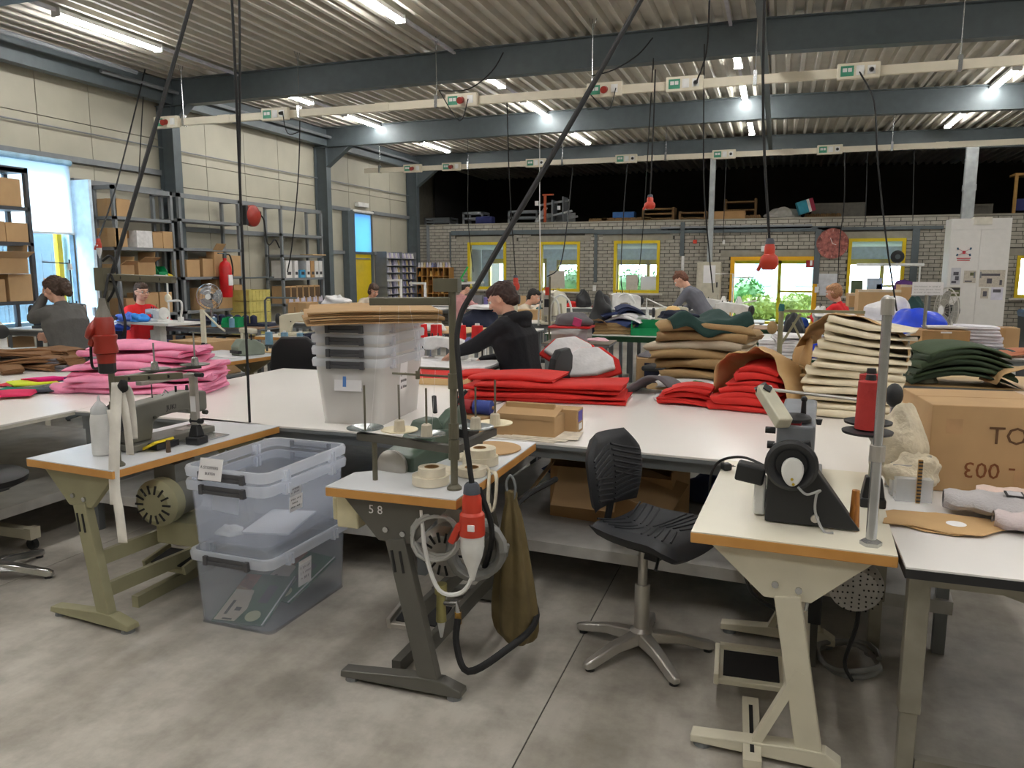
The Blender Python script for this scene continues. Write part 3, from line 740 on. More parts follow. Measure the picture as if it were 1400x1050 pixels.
bl=thing('roller_blind','glowing white roller blind half covering the large left window','blind',(WL+.09,7.9,2.19))
MB().bb(-.002,.002,-.74,.72,0,.92).build('blind_cloth',m_blind,bl)
MB().tube([(0,-.76,.96),(0,.74,.96)],.04,10).build('blind_roll',mat('light blue frame',srgb(160,200,226),.5),bl)
MB().bb(-.01,.01,-.74,.72,-.03,0).build('bottom_bar',m_plastic,bl)
dl=thing('open_door_leaf','tall white open shutter leaf, daylight blue painted in, beside the large left window','door leaf',(WL+.06,8.64,.02),math.radians(-4))
MB().bb(0,.36,0,.05,0,2.9).build('leaf',mat('daylight tinted leaf',srgb(206,228,244),.35),dl,bevel=.006)  # white leaf; the blue of the daylight is put into its colour
MB().bb(.28,.32,-.03,0,1.0,1.12).build('handle',m_rack,dl)
d2=bpy.data.objects.new('door_2',None);COL.objects.link(d2);struct(d2)
MB().bb(WL-.05,WL+.06,16.35,16.43,0,3.04).bb(WL-.05,WL+.06,17.27,17.35,0,3.04).bb(WL-.05,WL+.06,16.43,17.27,2.97,3.04).bb(WL-.05,WL+.06,16.43,17.27,2.02,2.08).build('door_frame',m_steel,d2)
MB().bb(WL-.02,WL+.03,16.43,17.27,0,2.02).build('door_leaf',m_yellow,d2)
MB().bb(WL+.03,WL+.05,16.5,17.2,1.9,1.93).build('door_closer',m_rack,d2)
MB().bb(WL-.05,WL-.04,16.43,17.27,2.08,2.97).build('pane',m_glass,d2)
bl=thing('roller_blind','light blue roller blind above the yellow door in the left wall','blind',(WL+.05,16.86,2.03))
MB().bb(-.002,.002,-.44,.5,0,1.0).build('blind_cloth',mat('blue blind',srgb(170,215,240),.8,var=0),bl)
def _b2():
 m=MATS['blue blind'];nt=m.node_tree;N=nt.nodes;L=nt.links
 t=N.new('ShaderNodeBsdfTranslucent');t.inputs[0].default_value=(*srgb(150,205,240),1);mx=N.new('ShaderNodeMixShader');mx.inputs[0].default_value=.6
 L.new(N['Principled BSDF'].outputs[0],mx.inputs[1]);L.new(t.outputs[0],mx.inputs[2]);L.new(mx.outputs[0],N['Material Output'].inputs[0])
_b2()
MB().tube([(0,-.46,1.0),(0,.52,1.0)],.035,8).build('blind_roll',m_plastic,bl)
pc=MB().bb(0,.1,-.2,.3,0,.1).build('exit_lamp',m_plastic);pc.location=(WL+.01,16.8,3.14);tag(pc,'small white emergency lamp above the light blue blind','lamp')
MB_=MB().bb(WL+.01,WL+.17,16.0,16.3,0,3.0).build('trim_door_post',m_steel);struct(MB_)
# ---------------------------------------------------------------- racks along the left wall
XR0,XR1=-9.5,-9.1
ZT=2.88
def rack(label,y0,y1,levels,m,top=ZT,x0=XR0,x1=XR1,name='shelf_rack',topbar=True,backs=True):
 r=thing(name,label,'rack',(x0,y0,0));wd=x1-x0;L=y1-y0;t=.05
 for(x,y)in((0,0),(wd-t,0),(0,L-t),(wd-t,L-t)):MB().bb(x,x+t,y,y+t,0,top).build('upright',m,r)
 for z in levels:MB().bb(0,wd,.0,L,z-.045,z).build('shelf',m,r)
 if topbar:MB().bb(wd-t,wd,t,L-t,top-.07,top).bb(0,wd,0,t,top-.06,top).bb(0,wd,L-t,L,top-.06,top).build('top_bar',m,r)
 return r
RA=[(37,1)]
rackA=rack('dark shelf rack full of cartons at the far left edge',6.1,7.62,[.5,1.28,2.02,2.46,2.93],m_darkrack,2.95)
rackB=rack('grey shelf rack with cartons between the daylight tinted leaf and first column',8.95,10.12,[.4,1.0,1.55,2.0,2.44],m_rack)
rackC1=rack('grey shelf rack left of the red cable reel',10.25,11.75,[.4,1.0,1.55,2.02,2.48],m_rack)
rackC2=rack('grey shelf rack with white binders right of the red cable reel',12.95,14.4,[.5,1.0,1.5,1.95,2.35],m_rack)
r=MB().bb(XR1-.05,XR1,11.75,12.95,ZT-.07,ZT).build('rack_top_beam',m_rack);tag(r,'grey beam joining the two racks over the red reel','beam')
r=MB().bb(-9.0,-8.93,9.0,10.35,2.84,2.9).bb(-9.0,-8.93,9.0,10.2,3.12,3.18).build('rack_top_beam',m_rack)if 0 else None
def carton(name,label,loc,d,rz=0,m=None,flaps=False,group='cartons on the left racks',tape=True,cat='box'):
 r=thing(name,label,cat,loc,rz,group);m=m or m_card
 w_,l_,h=d
 if flaps:
  t=.006
  MB().bb(-w_/2,w_/2,-l_/2,l_/2,0,t).bb(-w_/2,-w_/2+t,-l_/2,l_/2,t,h).bb(w_/2-t,w_/2,-l_/2,l_/2,t,h).bb(-w_/2+t,w_/2-t,-l_/2,-l_/2+t,t,h).bb(-w_/2+t,w_/2-t,l_/2-t,l_/2,t,h).build('carton_body',m,r)
  f=min(w_,l_)*.48
  for sx in(1,-1):MB().box((sx*(w_/2+f*.38),0,h-.005+f*.2*(1 if sx>0 else-.6)),(f,l_*.96,.005),(0,-sx*.5*(1 if sx>0 else-.7),0)).build('flap',m,r)
  MB().box((0,l_/2+.01,h+f*.42),(w_*.96,.005,f),(-.15,0,0)).build('flap',m,r)
 else:
  MB().bb(-w_/2,w_/2,-l_/2,l_/2,0,h).build('carton_body',m,r,bevel=.004)
  if tape:MB().bb(-.025,.025,-l_/2-.001,l_/2+.001,h*.55,h+.001).build('tape',mat('brown tape',srgb(176,138,92),.35),r)
  if tape:MB().bb(-w_/2-.001,w_/2+.001,-.003,.003,h-.002,h+.001).build('seam',m_card2,r)
 return r
cx=(XR0+XR1)/2+.03
k=0
for(z,lst)in((2.46,[(6.75,.38,.34,'cardboard carton with white label, top shelf of the far left rack'),(7.32,.36,.34,'cardboard carton at the window end, top shelf of the far left rack')]),(2.02,[(6.8,.3,.22,'low carton on the second shelf of the far left rack'),(7.1,.28,.25,'carton, middle of the second shelf of the far left rack'),(7.4,.3,.24,'carton at the window end of the second shelf, far left rack')]),(1.28,[(6.7,.3,.3,'carton under the open box in the far left rack'),(7.02,.3,.28,'carton on the third shelf of the far left rack, middle'),(7.38,.32,.34,'carton at the window end of the third shelf, far left rack')]),(.5,[(6.8,.4,.34,'carton on the lowest shelf of the far left rack, left'),(7.3,.4,.34,'carton on the lowest shelf of the far left rack, window end')])):
 for(y,l_,h,lab)in lst:
  carton('carton',lab,(cx,y,z),(.34,l_,h));k+=1
carton('open_carton','open carton with flaps and white plastic inside, far left rack',(cx+.06,7.2,1.28+.345),(.36,.5,.2),flaps=True)
blob('plastic_bundle','white plastic wrapping in the open carton of the far left rack','plastic',(cx+.08,7.2,1.66),(.14,.18,.14),m_plastic,4,.15)
for(y,z,l_,h,lab,fl_)in((9.12,2.44,.28,.25,'single carton on the top shelf of the rack beside the daylight tinted leaf',0),(9.05,2.0,.22,.27,'carton at the left end of the shelf above the green bin',0),(9.75,2.0,.22,.24,'carton right of the white one, shelf above the green bin',0),(9.98,2.0,.22,.26,'carton with small purple label beside the first column',0),(9.12,1.55,.26,.2,'left open carton on the green bin shelf',1),(9.5,1.55,.34,.24,'right open carton on the green bin shelf',1),(9.55,1.0,.28,.32,'big carton behind the head of the woman in red',0),(9.85,1.0,.26,.32,'carton with white label behind the woman in red',0),(9.2,1.0,.3,.25,'carton left behind the woman in red',0)):
 carton('carton',lab,(cx,y,z),(.34,l_,h),flaps=fl_)
c=carton('carton','white printed carton on the shelf above the green bin',(cx,9.5,2.0),(.34,.32,.25),m=mat('white carton',srgb(215,214,214),.8,var=.08,scale=20))
o=MB().bb(.0,.004,-.05,.05,0,.1).build('label',mat('purple label',srgb(90,80,170),.6));o.parent=None;o.location=(XR1-.055,9.98,2.1);o.name='purple_label';tag(o,'small white and purple label on the carton beside the column','label')
def bin_(name,label,loc,d,m,rz=0,cat='bin',group=None):
 r=thing(name,label,cat,loc,rz,group);w_,l_,h=d;t=.008
 mb=MB();mb.bb(-w_/2,w_/2,-l_/2,l_/2,0,t)
 for s in(1,-1):mb.prism([(-l_/2,t),(l_/2,t),(l_/2,h),(-l_/2*.5,h),(-l_/2,h*.5)],t,TR(s*(w_/2-t/2)-t/2,0,0)@YZ)
 mb.bb(-w_/2,w_/2,l_/2-t,l_/2,t,h).bb(-w_/2,w_/2,-l_/2,-l_/2+t,t,h*.5)
 mb.build('bin_shell',m,r)
 MB().bb(-w_/2-.006,w_/2+.006,l_/2-t-.004,l_/2+.006,h,h+.012).build('rim',m,r)
 return r
m_gbin=mat('green bin plastic',srgb(20,150,92),.4)
bin_('storage_bin','green storage bin on the shelf beside the first column',(cx+.05,9.82,1.55),(.2,.25,.17),m_gbin,PI/2)
o=blob('yellow_gloves','small yellow cloth bundle right of the green bin on the shelf','gloves',(cx+.08,10.0,1.553),(.06,.1,.05),mat('yellow cloth',srgb(226,200,60),.8),5)
for(y,z,l_,h,lab)in((10.85,1.55,.25,.3,'carton with tape strips on the rack left of the extinguisher'),(11.15,1.55,.25,.34,'carton behind the tall kraft box'),(11.5,1.55,.4,.36,'carton right behind the fire extinguisher top'),(10.5,1.55,.3,.28,'dark carton at the left end of the rack by the column'),(10.8,1.0,.4,.36,'wide carton behind the left side of the fan'),(11.25,1.0,.38,.36,'carton behind the right side of the fan'),(11.6,1.0,.24,.4,'carton behind the extinguisher base'),(11.15,1.365,.2,.16,'small carton on top, above the fan')):
 carton('carton',lab,(cx,y,z),(.34,l_,h))
e=thing('tall_kraft_box','tall kraft box with curled lid on the rack left of the extinguisher','box',(cx+.12,11.1,1.55))
MB().bb(-.08,.08,-.12,.12,0,.42).build('carton_body',m_card,e);MB().box((.1,0,.5),(.14,.24,.005),(0,-.9,0)).build('flap',m_card,e)
mwb=mat('white binder',srgb(214,212,210),.7,var=.05)
for q,(y,wd,m,lab)in enumerate(((13.15,.2,mwb,'white binder box at the left end of the binder shelf'),(13.4,.12,mwb,'narrow white binder box second on the binder shelf'),(13.62,.18,mat('cyan box',srgb(70,150,190),.6),'small cyan box among the white binders'),(13.82,.13,mwb,'white binder box right of the cyan box'),(13.98,.12,m_card2,'brown box between white binder boxes'),(14.13,.13,mwb,'second white binder box from the right end'),(14.28,.13,mwb,'rightmost white binder box on the shelf'))):
 o=MB().bb(-.17,.17,-wd/2,wd/2,0,.34 if m is not MATS['cyan box']else.16).build('binder_box',m,None,bevel=.006);o.location=(cx,y,1.5);tag(o,lab,'binder','binders on the left rack')
 MB().bb(.17,.173,-wd*.3,wd*.3,.06,.12).build('label',m_ink,o)
for q in range(6):
 o=carton('pigeonhole_box','%s open brown pigeonhole box from the left under the binder shelf'%ORD2[q],(cx,13.1+q*.21,1.0),(.3,.19,.34),tape=False,group='pigeonhole boxes')
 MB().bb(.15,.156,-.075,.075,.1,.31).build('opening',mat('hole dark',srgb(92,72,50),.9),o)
 mb_=MB().cyl((.2,-.03,0),(.2,-.03,.1),.03,.02,8).cyl((.2,.04,0),(.2,.04,.12),.025,.012,8);oo=mb_.build('thread_cone',mat('lilac white thread',srgb(206,200,214),.8));oo.location=(cx+.02,13.1+q*.21,1.003);tag(oo,'pair of pale thread cones before the %s pigeonhole box from the left'%ORD2[q],'thread cones','cones at the pigeonholes')
o=MB().bb(0,.3,0,.5,0,.02).build('thin_board',m_ply);o.location=(cx-.1,13.95,1.955);tag(o,'thin plywood board lying on the rack top shelf near the second column','board')
e=thing('cable_reel','red cable reel mounted on the left rack with a black cable','cable reel',(XR1+.1,11.95,2.62))
MB().lathe([(.05,-.09),(.15,-.08),(.19,-.04),(.19,.04),(.15,.08),(.05,.09)],n=20,M=Matrix.Rotation(PI/2,4,'Y')).build('reel_case',m_dred,e,smooth=40)
MB().box((0,-.19,.0),(.08,.06,.34)).build('bracket',m_black,e);MB().box((0,.2,.05),(.06,.06,.08)).build('cable_outlet',m_black,e)
mb=MB();mb.tube(spline([(0,.22,.04),(0,.34,-.06),(.02,.36,-.4),(.02,.44,-.5),(.02,.62,-.4),(.02,.75,-.55)],5),.014,6);mb.tube([(.02,.42,-.48),(.02,.40,-1.1)],.008,5);mb.build('cable',m_rubber,e)
e=thing('fire_extinguisher','red fire extinguisher with black hose on the left rack','fire extinguisher',(XR1+.16,11.08,1.2))
MB().lathe([(.0,0),(.1,.0),(.105,.03),(.105,.5),(.08,.58),(.03,.62),(.03,.66)],n=20).build('cylinder',mat('extinguisher red',srgb(200,24,30),.3),e,smooth=40)
MB().cyl((0,0,.66),(0,0,.73),.035,.03,10).box((.0,-.06,.74),(.03,.2,.02)).build('valve',m_steel,e)
mb=MB();mb.tube(spline([(0,.03,.72),(0,.14,.7),(.02,.17,.45),(.02,.1,.12)],5),.013,6);mb.build('hose',m_rubber,e)
MB().bb(.06,.107,-.05,.05,.2,.38).build('label',m_paper,e)
r=MB().tube([(XR1+.03,10.9,1.52),(XR1+.03,12.6,1.52)],.015,6).build('wall_bar',m_steel);tag(r,'thin dark horizontal bar across the rack behind the extinguisher','bar')
mycr=mat('yellow crate',srgb(206,194,110),.6)
for q in range(4):
 e=thing('yellow_crate','pale yellow plastic crate right of the extinguisher, %s of its stack'%['lowest','second','third','topmost'][q],'crate',(-8.95,11.72,.52+q*.2),0,'stacked yellow crates')
 mb=MB();mb.bb(-.2,.2,-.3,.3,0,.01)
 for(a,b,c_,d_)in((-.2,.2,-.3,-.29),(-.2,.2,.29,.3),(-.2,-.19,-.29,.29),(.19,.2,-.29,.29)):mb.bb(a,b,c_,d_,.01,.19)
 mb.build('crate_shell',mycr,e)
 mb=MB()
 for z in(.05,.12,.18):mb.bb(.2,.208,-.3,.3,z-.008,z+.008)
 for k2 in range(7):mb.bb(.2,.207,-.3+k2*.0975,-.285+k2*.0975,.01,.19)
 mb.build('ribs',mycr,e)
o=MB().bb(-.3,.3,-.5,.5,.5,.52).bb(-.28,-.24,-.48,-.44,0,.5).bb(.24,.28,-.48,-.44,0,.5).bb(-.28,-.24,.44,.48,0,.5).bb(.24,.28,.44,.48,0,.5).build('low_bench',m_rack);o.location=(-8.95,11.72,0);tag(o,'low grey bench under the yellow crates','bench')
def thread_colour(i):
 return mat('thread %d'%(i%7),[srgb(176,170,196),srgb(214,210,206),srgb(84,84,110),srgb(206,196,190),srgb(196,176,130),srgb(190,190,200),srgb(120,124,160)][i%7],.8)
e=thing('thread_rack','tall grey thread rack with rows of cones right of the yellow door','thread rack',(WL+.02,17.5,0))
for z in[.5,.68,.86,1.04,1.22,1.40,1.58,1.76,1.94]:MB().bb(0,.32,0,1.7,z-.015,z).build('shelf',m_rack,e)
for y in(0,.85,1.68):MB().bb(0,.32,y,y+.02,0,2.1).build('side',m_rack,e)
cone=MB().cyl((0,0,0),(0,0,.13),.045,.022,8)
cm=[cone.mesh('thread_cone',thread_colour(i))for i in range(7)]
q=0
for z in[.5,.68,.86,1.04,1.22,1.40,1.58,1.76,1.94]:
 for k2 in range(14):
  y=17.6+k2*.115+(.02 if k2>6 else 0)
  o=bpy.data.objects.new('thread_cone',cm[(q*5+k2//3)%7 if z<1.9 else(q%2+0)%7]);COL.objects.link(o);o.location=(WL+.26,y,z+.002)
  tag(o,'small thread cone standing in the tall grey thread rack','thread cone','cones in the tall grey rack');q+=1
A=at(555,366,19.3);B_=at(615,366,19.3);wd=B_.x-A.x
e=thing('thread_cabinet','brown pigeonhole cabinet of thread before the left end of brick wall','cabinet',(A.x,19.25,.55))
m_cab=mat('cabinet oak',srgb(176,128,66),.6,kind='wave',scale=6)
hh=A.z-.55
MB().bb(0,wd,.3,.32,0,hh).build('back_panel',mat('cabinet dark',srgb(70,48,30),.8),e)
for k2 in range(6):MB().bb(0,wd,0,.3,hh*k2/5-.01,hh*k2/5+.01).build('shelf',m_cab,e)
for k2 in range(9):MB().bb(wd*k2/8-.008,wd*k2/8+.008,0,.3,0,hh).build('divider',m_cab,e)
for r_ in range(5):
 for k2 in range(8):
  if(r_*3+k2*5)%7<5:
   o=MB().cyl((0,0,0),(0,0,.12),.05,.03,8)
   o=o.build('thread_cone',mat('amber thread %d'%((r_+k2)%3),[srgb(206,150,60),srgb(150,90,40),srgb(220,180,110)][(r_+k2)%3],.8))
   o.location=(A.x+wd*(k2+.5)/8,19.35,.55+hh*r_/5+.012);tag(o,'amber thread cone in a pigeonhole of the brown cabinet','thread cone','cones in the brown cabinet')
for k2 in range(16):
 o=bpy.data.objects.new('thread_spool',cm[(k2*3)%7]);COL.objects.link(o);o.location=(A.x+.05+k2*(wd-.1)/15,19.36,.55+hh+.012)
 tag(o,'coloured thread spool in the row standing on top of the brown cabinet','thread spool','spools on the brown cabinet')
o=MB().bb(.13,wd+.1,-.05,.33,.5,.54).bb(.15,.2,0,.3,0,.5).bb(wd-.05,wd,0,.3,0,.5).build('low_table',m_rack);o.location=(A.x,19.25,0);tag(o,'low grey table carrying the brown thread cabinet','table')
A=at(1302,299,17.4);B_=at(1385,299,17.4)
CW=B_.x-A.x;CH=A.z
cb=thing('white_cupboard','tall white double-door cupboard with posters at the right','cupboard',(A.x,17.4,0))
MB().bb(0,CW,.02,.6,0,CH).build('cupboard_body',m_whitep,cb,bevel=.006)
for(a,b,nm)in((.01,CW/2-.004,'door'),(CW/2+.004,CW-.01,'door')):
 d_=MB().bb(a,b,0,.02,1.0,CH-.22).build('door',m_whitep,cb);MB().bb(a,b,0,.02,.03,.99).build('door',m_whitep,cb)
 hx=b-.05 if a<.1 else a+.05
 MB().bb(hx-.012,hx+.012,-.02,0,1.5,1.62).build('handle',m_rack,d_)
MB().bb(.01,CW-.01,.0,.02,CH-.21,CH-.005).build('top_panel',m_whitep,cb)
MB().bb(CW*.36,CW*.66,-.05,.2,CH-.12,CH+.02).build('top_sign',mat('cream sign',srgb(222,218,206),.6),cb)
def poster(u0,u1,v0,v1,m,label,marks):
 a=at(u0,v1,17.39);b=at(u1,v0,17.39)
 e=thing('poster',label,'poster',(a.x,17.394,a.z),0,'posters on the white cupboard');wd,h=b.x-a.x,b.z-a.z
 MB().bb(0,wd,-.004,0,0,h).build('sheet',m,e)
 for(x0,x1,z0,z1,mm)in marks:MB().bb(x0*wd,x1*wd,-.006,-.004,z0*h,z1*h).build('print_mark',mm,e)
mgrey=mat('print grey',srgb(90,88,96),.8);mgb=mat('newsprint',srgb(196,188,176),.8,var=.1,scale=40);mgrn=mat('print green',srgb(110,112,80),.8,var=.2,scale=30)
poster(1299,1314,366,389,mat('grey sheet',srgb(196,196,204),.8),'grey sheet with dark block prints, upper left on the cupboard',[(.25,.8,.55,.75,mgrey),(.45,.85,.25,.5,mgrey),(.1,.6,.08,.22,mgrey)])
poster(1317,1335,370,387,mgb,'small newsprint cutting right of the grey sheet on the cupboard',[(.5,.9,.6,.85,mgrn),(.1,.7,.1,.2,mgrey)])
poster(1338,1375,369,392,mgb,'wide newsprint page across the right cupboard door',[(.05,.8,.65,.78,mgrey),(.3,.5,.2,.5,mgrey),(.8,.9,.1,.4,mgrey)])
poster(1296,1313,393,405,mgrn,'small dark green photograph low on the left cupboard door',[(.05,.95,.7,.95,m_ink),(.1,.9,.3,.5,mgb)])
poster(1340,1352,394,408,mgb,'small square cutting low on the right cupboard door',[(.3,.8,.2,.7,mgrey)])
poster(1354,1372,393,410,mat('lilac sheet',srgb(216,214,228),.8),'pale lilac sheet at lower right of the cupboard',[(.15,.8,.6,.85,mgrey)])
e=thing('logo_sticker','red and blue crossed logo with two red lines on the cupboard','sticker',at(1318,345,17.39))
mbl=mat('logo blue',srgb(50,90,120),.6);mrd=mat('logo red',srgb(200,70,80),.6)
for(x,z)in((-.11,.07),(.11,.07),(-.115,-.05),(.105,-.05)):
 MB().box((x,-.003,z),(.03,.004,.045),(0,.4 if x*z>0 else-.4,0)).build('logo_dot',mbl,e)
mb=MB();mb.bar((-.09,-.003,.06),(.09,-.003,-.05),.012,.004,roll=0);mb.bar((.09,-.003,.06),(-.09,-.003,-.05),.012,.004);mb.box((0,-.004,.0),(.05,.004,.06));mb.build('logo_cross',mrd,e)
MB().box((0,-.003,-.115),(.24,.004,.018)).box((0,-.003,-.155),(.22,.004,.018)).build('logo_lines',mrd,e)
# ---------------------------------------------------------------- sewing tables
def sew_table(name,label,loc,rz,w_,l,z,top,leg,slant=.13,brace=False,notch=None,foot=(-.26,.28),lamp_board=False):
 r=thing(name,label,'sewing table',(loc[0],loc[1],0),rz)
 if notch:
  y0,y1,dx=notch
  poly=[(-w_/2,-l/2),(w_/2,-l/2),(w_/2,l/2),(-w_/2,l/2),(-w_/2,y1)]
  for k in range(1,9):
   a=PI*k/9;poly.append((-w_/2+dx*math.sin(a)**.6,y1-(y1-y0)*k/9))
  poly.append((-w_/2,y0))
 else:poly=[(-w_/2,-l/2),(w_/2,-l/2),(w_/2,l/2),(-w_/2,l/2)]
 MB().prism(poly,.036,TR(0,0,z-.04)).build('table_core',m_wood,r,bevel=.003)
 MB().prism([(x*.995,y*.998)for x,y in poly],.004,TR(0,0,z-.004)).build('table_top',top,r)
 for sy in(-1,1):
  y=sy*(l/2-.06)
  g=MB().prism([(-w_*.42,z-.04),(w_*.42,z-.04),(.075,z-.215),(-.075,z-.215)],.03,XZ@TR(0,0,-y-.015)).build('gusset',leg,r,bevel=.003)
  MB().cyl((-.04,y-.015,z-.165),(-.04,y-.024,z-.165),.012,.012,8).cyl((.035,y-.015,z-.175),(.035,y-.024,z-.175),.012,.012,8).build('bolts',m_zinc,g)
  c=MB().bar((0,y,z-.2),(slant,y,.04),.045,.085)
  c.build('leg',leg,r,bevel=.004)
  mb=MB()
  for s in(-1,1):mb.box((s*.018+slant*.09,y-.024,z-.29),(.009,.006,.09),(0,-slant*1.2,0))
  if not brace:mb.build('slots',m_rubber,g)
  f=MB();a,b=foot
  f.add([(a,y-.035,.02),(b,y-.035,.02),(b,y+.035,.02),(a,y+.035,.02),(a,y-.03,.045),(slant-.05,y-.03,.075),(slant+.05,y-.03,.075),(b,y-.03,.045),(a,y+.03,.045),(slant-.05,y+.03,.075),(slant+.05,y+.03,.075),(b,y+.03,.045)],[(3,2,1,0),(0,1,7,6,5,4),(2,3,8,9,10,11),(4,5,9,8),(5,6,10,9),(6,7,11,10),(0,4,8,3),(1,2,11,7)])
  ft=f.build('foot_bar',leg,r,bevel=.004)
  MB().cyl((a+.04,y,0),(a+.04,y,.022),.032,.028,12).cyl((b-.04,y,0),(b-.04,y,.022),.032,.028,12).build('rubber_feet',m_rack,ft)
  if brace:MB().bar((slant*.55,y,.35),(-.08,y,.05),.05,.03).build('brace',leg,r)
 for z_ in(.17,.33):MB().bb(slant*(.78-z_*.9)-.0,slant*(.78-z_*.9)+.025,-l/2+.08,l/2-.08,z_-.035,z_+.035).build('crossbar',leg,r)
 return r
m_top_grey=mat('grey white laminate',srgb(214,216,220),.3,var=.02,scale=3)
m_top_cream=mat('cream laminate',srgb(228,222,204),.35,var=.02,scale=3)
t1=sew_table('sewing_table','olive framed sewing table carrying the grey walking foot machine at left',(-3.02,3.19),math.radians(-5.5),.585,1.1,.80,m_top_grey,m_olive,slant=.11)
t2=sew_table('sewing_table','dark grey sewing table stencilled 58 carrying the green overlock machine',(-1.385,3.10),0,.565,1.02,.84,m_top_grey,m_dgrey,slant=.14,notch=(-.28,.34,.2))
t3=sew_table('sewing_table','cream sewing table with black belt guard machine at right',(.10,3.12),math.radians(-2.5),.64,1.06,.81,m_top_cream,m_cream,slant=.1,brace=True,foot=(-.3,.2))
text('5 8',.05,m_paper,t2,(-.115,-.51+.06-.0175,.735),(PI/2,0,0),'stencil_number','white stencilled number 58')
def pedal(parent_label,loc,rz,m,name='foot_pedal'):
 r=thing(name,parent_label,'pedal',loc,rz)
 MB().box((0,0,.02),(.26,.19,.025),(.18,0,0)).box((-.13,0,.03),(.02,.2,.05),(.18,0,0)).box((.13,0,.03),(.02,.2,.05),(.18,0,0)).build('pedal_frame',m,r,bevel=.004)
 MB().box((0,0,.036),(.21,.15,.008),(.18,0,0)).build('rubber_mat',m_rubber,r)
 return r
p=pedal('cream treadle pedal with black rubber mat under the right sewing table',(-.03,3.03,.10),.05,m_cream)
MB().bb(-.03,.03,-.5,-.09,-.075,-.045).build('pedal_arm',m_cream,p);MB().bb(-.007,.007,-.45,-.15,-.046,-.043).build('slot',m_rubber,p)
MB().bb(-.12,.12,.12,.15,-.02,.05).build('pedal_shaft',m_cream,p);MB().cyl((.16,.02,.0),(.24,.12,.55),.007,.007,8).build('pull_rod',m_zinc,p)
MB().bb(-.14,-.11,.1,.16,-.1,.0).bb(.11,.14,.1,.16,-.1,.0).build('pedal_bracket',m_cream,p)
p=pedal('grey treadle pedal under the middle sewing table',(-1.45,3.02,.11),0,m_alu)
MB().bb(-.02,.02,-.28,.3,-.11,-.05).build('pedal_bracket',m_dgrey,p)
p=pedal('dark treadle pedal under the left sewing table',(-3.0,3.2,.12),0,m_olive)
MB().bb(-.02,.02,-.3,.3,-.12,-.06).build('pedal_bracket',m_olive,p)
def motor(label,loc,rz,m,R=.1,L=.24,cap=None):
 r=thing('clutch_motor',label,'motor',loc,rz)
 M=Matrix.Rotation(PI/2,4,'X')
 MB().lathe([(R*.3,0),(R,.0),(R,L),(R*.9,L+.02),(R*.3,L+.02)],n=24,M=M,c=(0,L/2,0)).build('motor_body',m,r,smooth=40)
 MB().lathe([(R*.2,0),(R*1.12,0),(R*1.12,.06),(R*.8,.09),(R*.2,.09)],n=24,M=M,c=(0,-L/2+.03,0)).build('end_cap',cap or m,r,smooth=40)
 mb=MB()
 for k in range(14):
  a=2*PI*k/14;mb.box((math.cos(a)*R*.72,-L/2-.061,math.sin(a)*R*.72),(R*.42,.006,.009),(0,-a,0))
 mb.build('vent_slots',m_rubber,r)['kind']='stuff'
 MB().bb(-.06,.06,-.06,.1,R*.8,R*1.7).build('bracket',m,r)
 return r
motor('olive clutch motor with vent slots under the left sewing table',(-2.84,3.04,.56),.1,m_gmach,.105,.2,m_olive)
o=MB().bb(-.13,.13,-.1,.12,0,.12).build('switch_box',m_olive,None,bevel=.006);o.location=(-2.78,3.08,.325);tag(o,'olive switch box below the motor of the left sewing table','switch box')
motor('grey round motor under the middle sewing table',(-1.27,2.98,.52),0,m_alu,.1,.18)
mb=MB()
q_=at(1165,797,2.95)
e=motor('pale motor with perforated round cover under the right sewing table',(q_.x,3.03,q_.z),.1,m_gmach,.085,.16,mat('pale grey cover',srgb(180,178,176),.5))
[bpy.data.objects.remove(c_)for c_ in list(e.children)if c_.name.startswith('vent_slots')]
mb=MB()
for k in range(5):
 for j in range(5+k*4):a=2*PI*j/(5+k*4);mb.cyl((math.cos(a)*(.02+k*.016),-.141,math.sin(a)*(.02+k*.016)),(math.cos(a)*(.02+k*.016),-.143,math.sin(a)*(.02+k*.016)),.0035,.0035,6)
mb.build('perforation',m_rubber,e)['kind']='stuff'
o=MB().bb(-.05,.05,-.05,.05,-.075,.075).bb(-.075,-.05,-.04,.04,-.05,.05).build('junction_box',mat('beige box',srgb(214,206,172),.5),None,bevel=.008);o.location=(-1.62,2.72,.72);tag(o,'beige junction box under the left corner of the middle table','switch box')
def coil(label,c,R,r,n,m,tilt,name='coiled_cable',squeeze=1.0,drop=None):
 pts=[]
 for k in range(n*16+1):
  a=2*PI*k/16;rr_=R*(1+.06*math.sin(k*.7))
  pts.append((math.cos(a)*rr_,(k/16-n/2)*r*1.6+.01*math.sin(k*1.1),math.sin(a)*rr_*squeeze))
 if drop:pts+=drop
 o=MB().tube(pts,r,6).build(name,m,None,smooth=60);o.location=c;o.rotation_euler=tilt;tag(o,label,'cable');return o
coil('grey coiled cable hanging under the middle table',(-1.22,2.66,.66),.095,.008,4,mat('grey cable',srgb(176,176,172),.5),(0,0,.25),squeeze=.95)
coil('ribbed grey hose wound beside the middle table motor',(-1.12,2.84,.56),.11,.02,3,mat('grey hose',srgb(130,130,128),.5),(0,0,.3))
px3=at(645,660,2.6)
cee_plug(px3,'red and white industrial plug joined at the middle sewing table',L=.20,r=.047)
wb0=at(650,752,2.6)
cablething([wb0,wb0+V((-.005,0,-.08)),wb0+V((-.06,.01,-.18)),wb0+V((-.16,.02,-.19)),wb0+V((-.22,.03,-.05)),wb0+V((-.24,.04,.12))],.009,'white cable looping from the plug under the middle table',m=m_plastic,group='')
h0=at(626,850,2.72)
e=thing('air_regulator','brass and grey air regulator at the middle table crossbar','regulator',at(603,830,2.75))
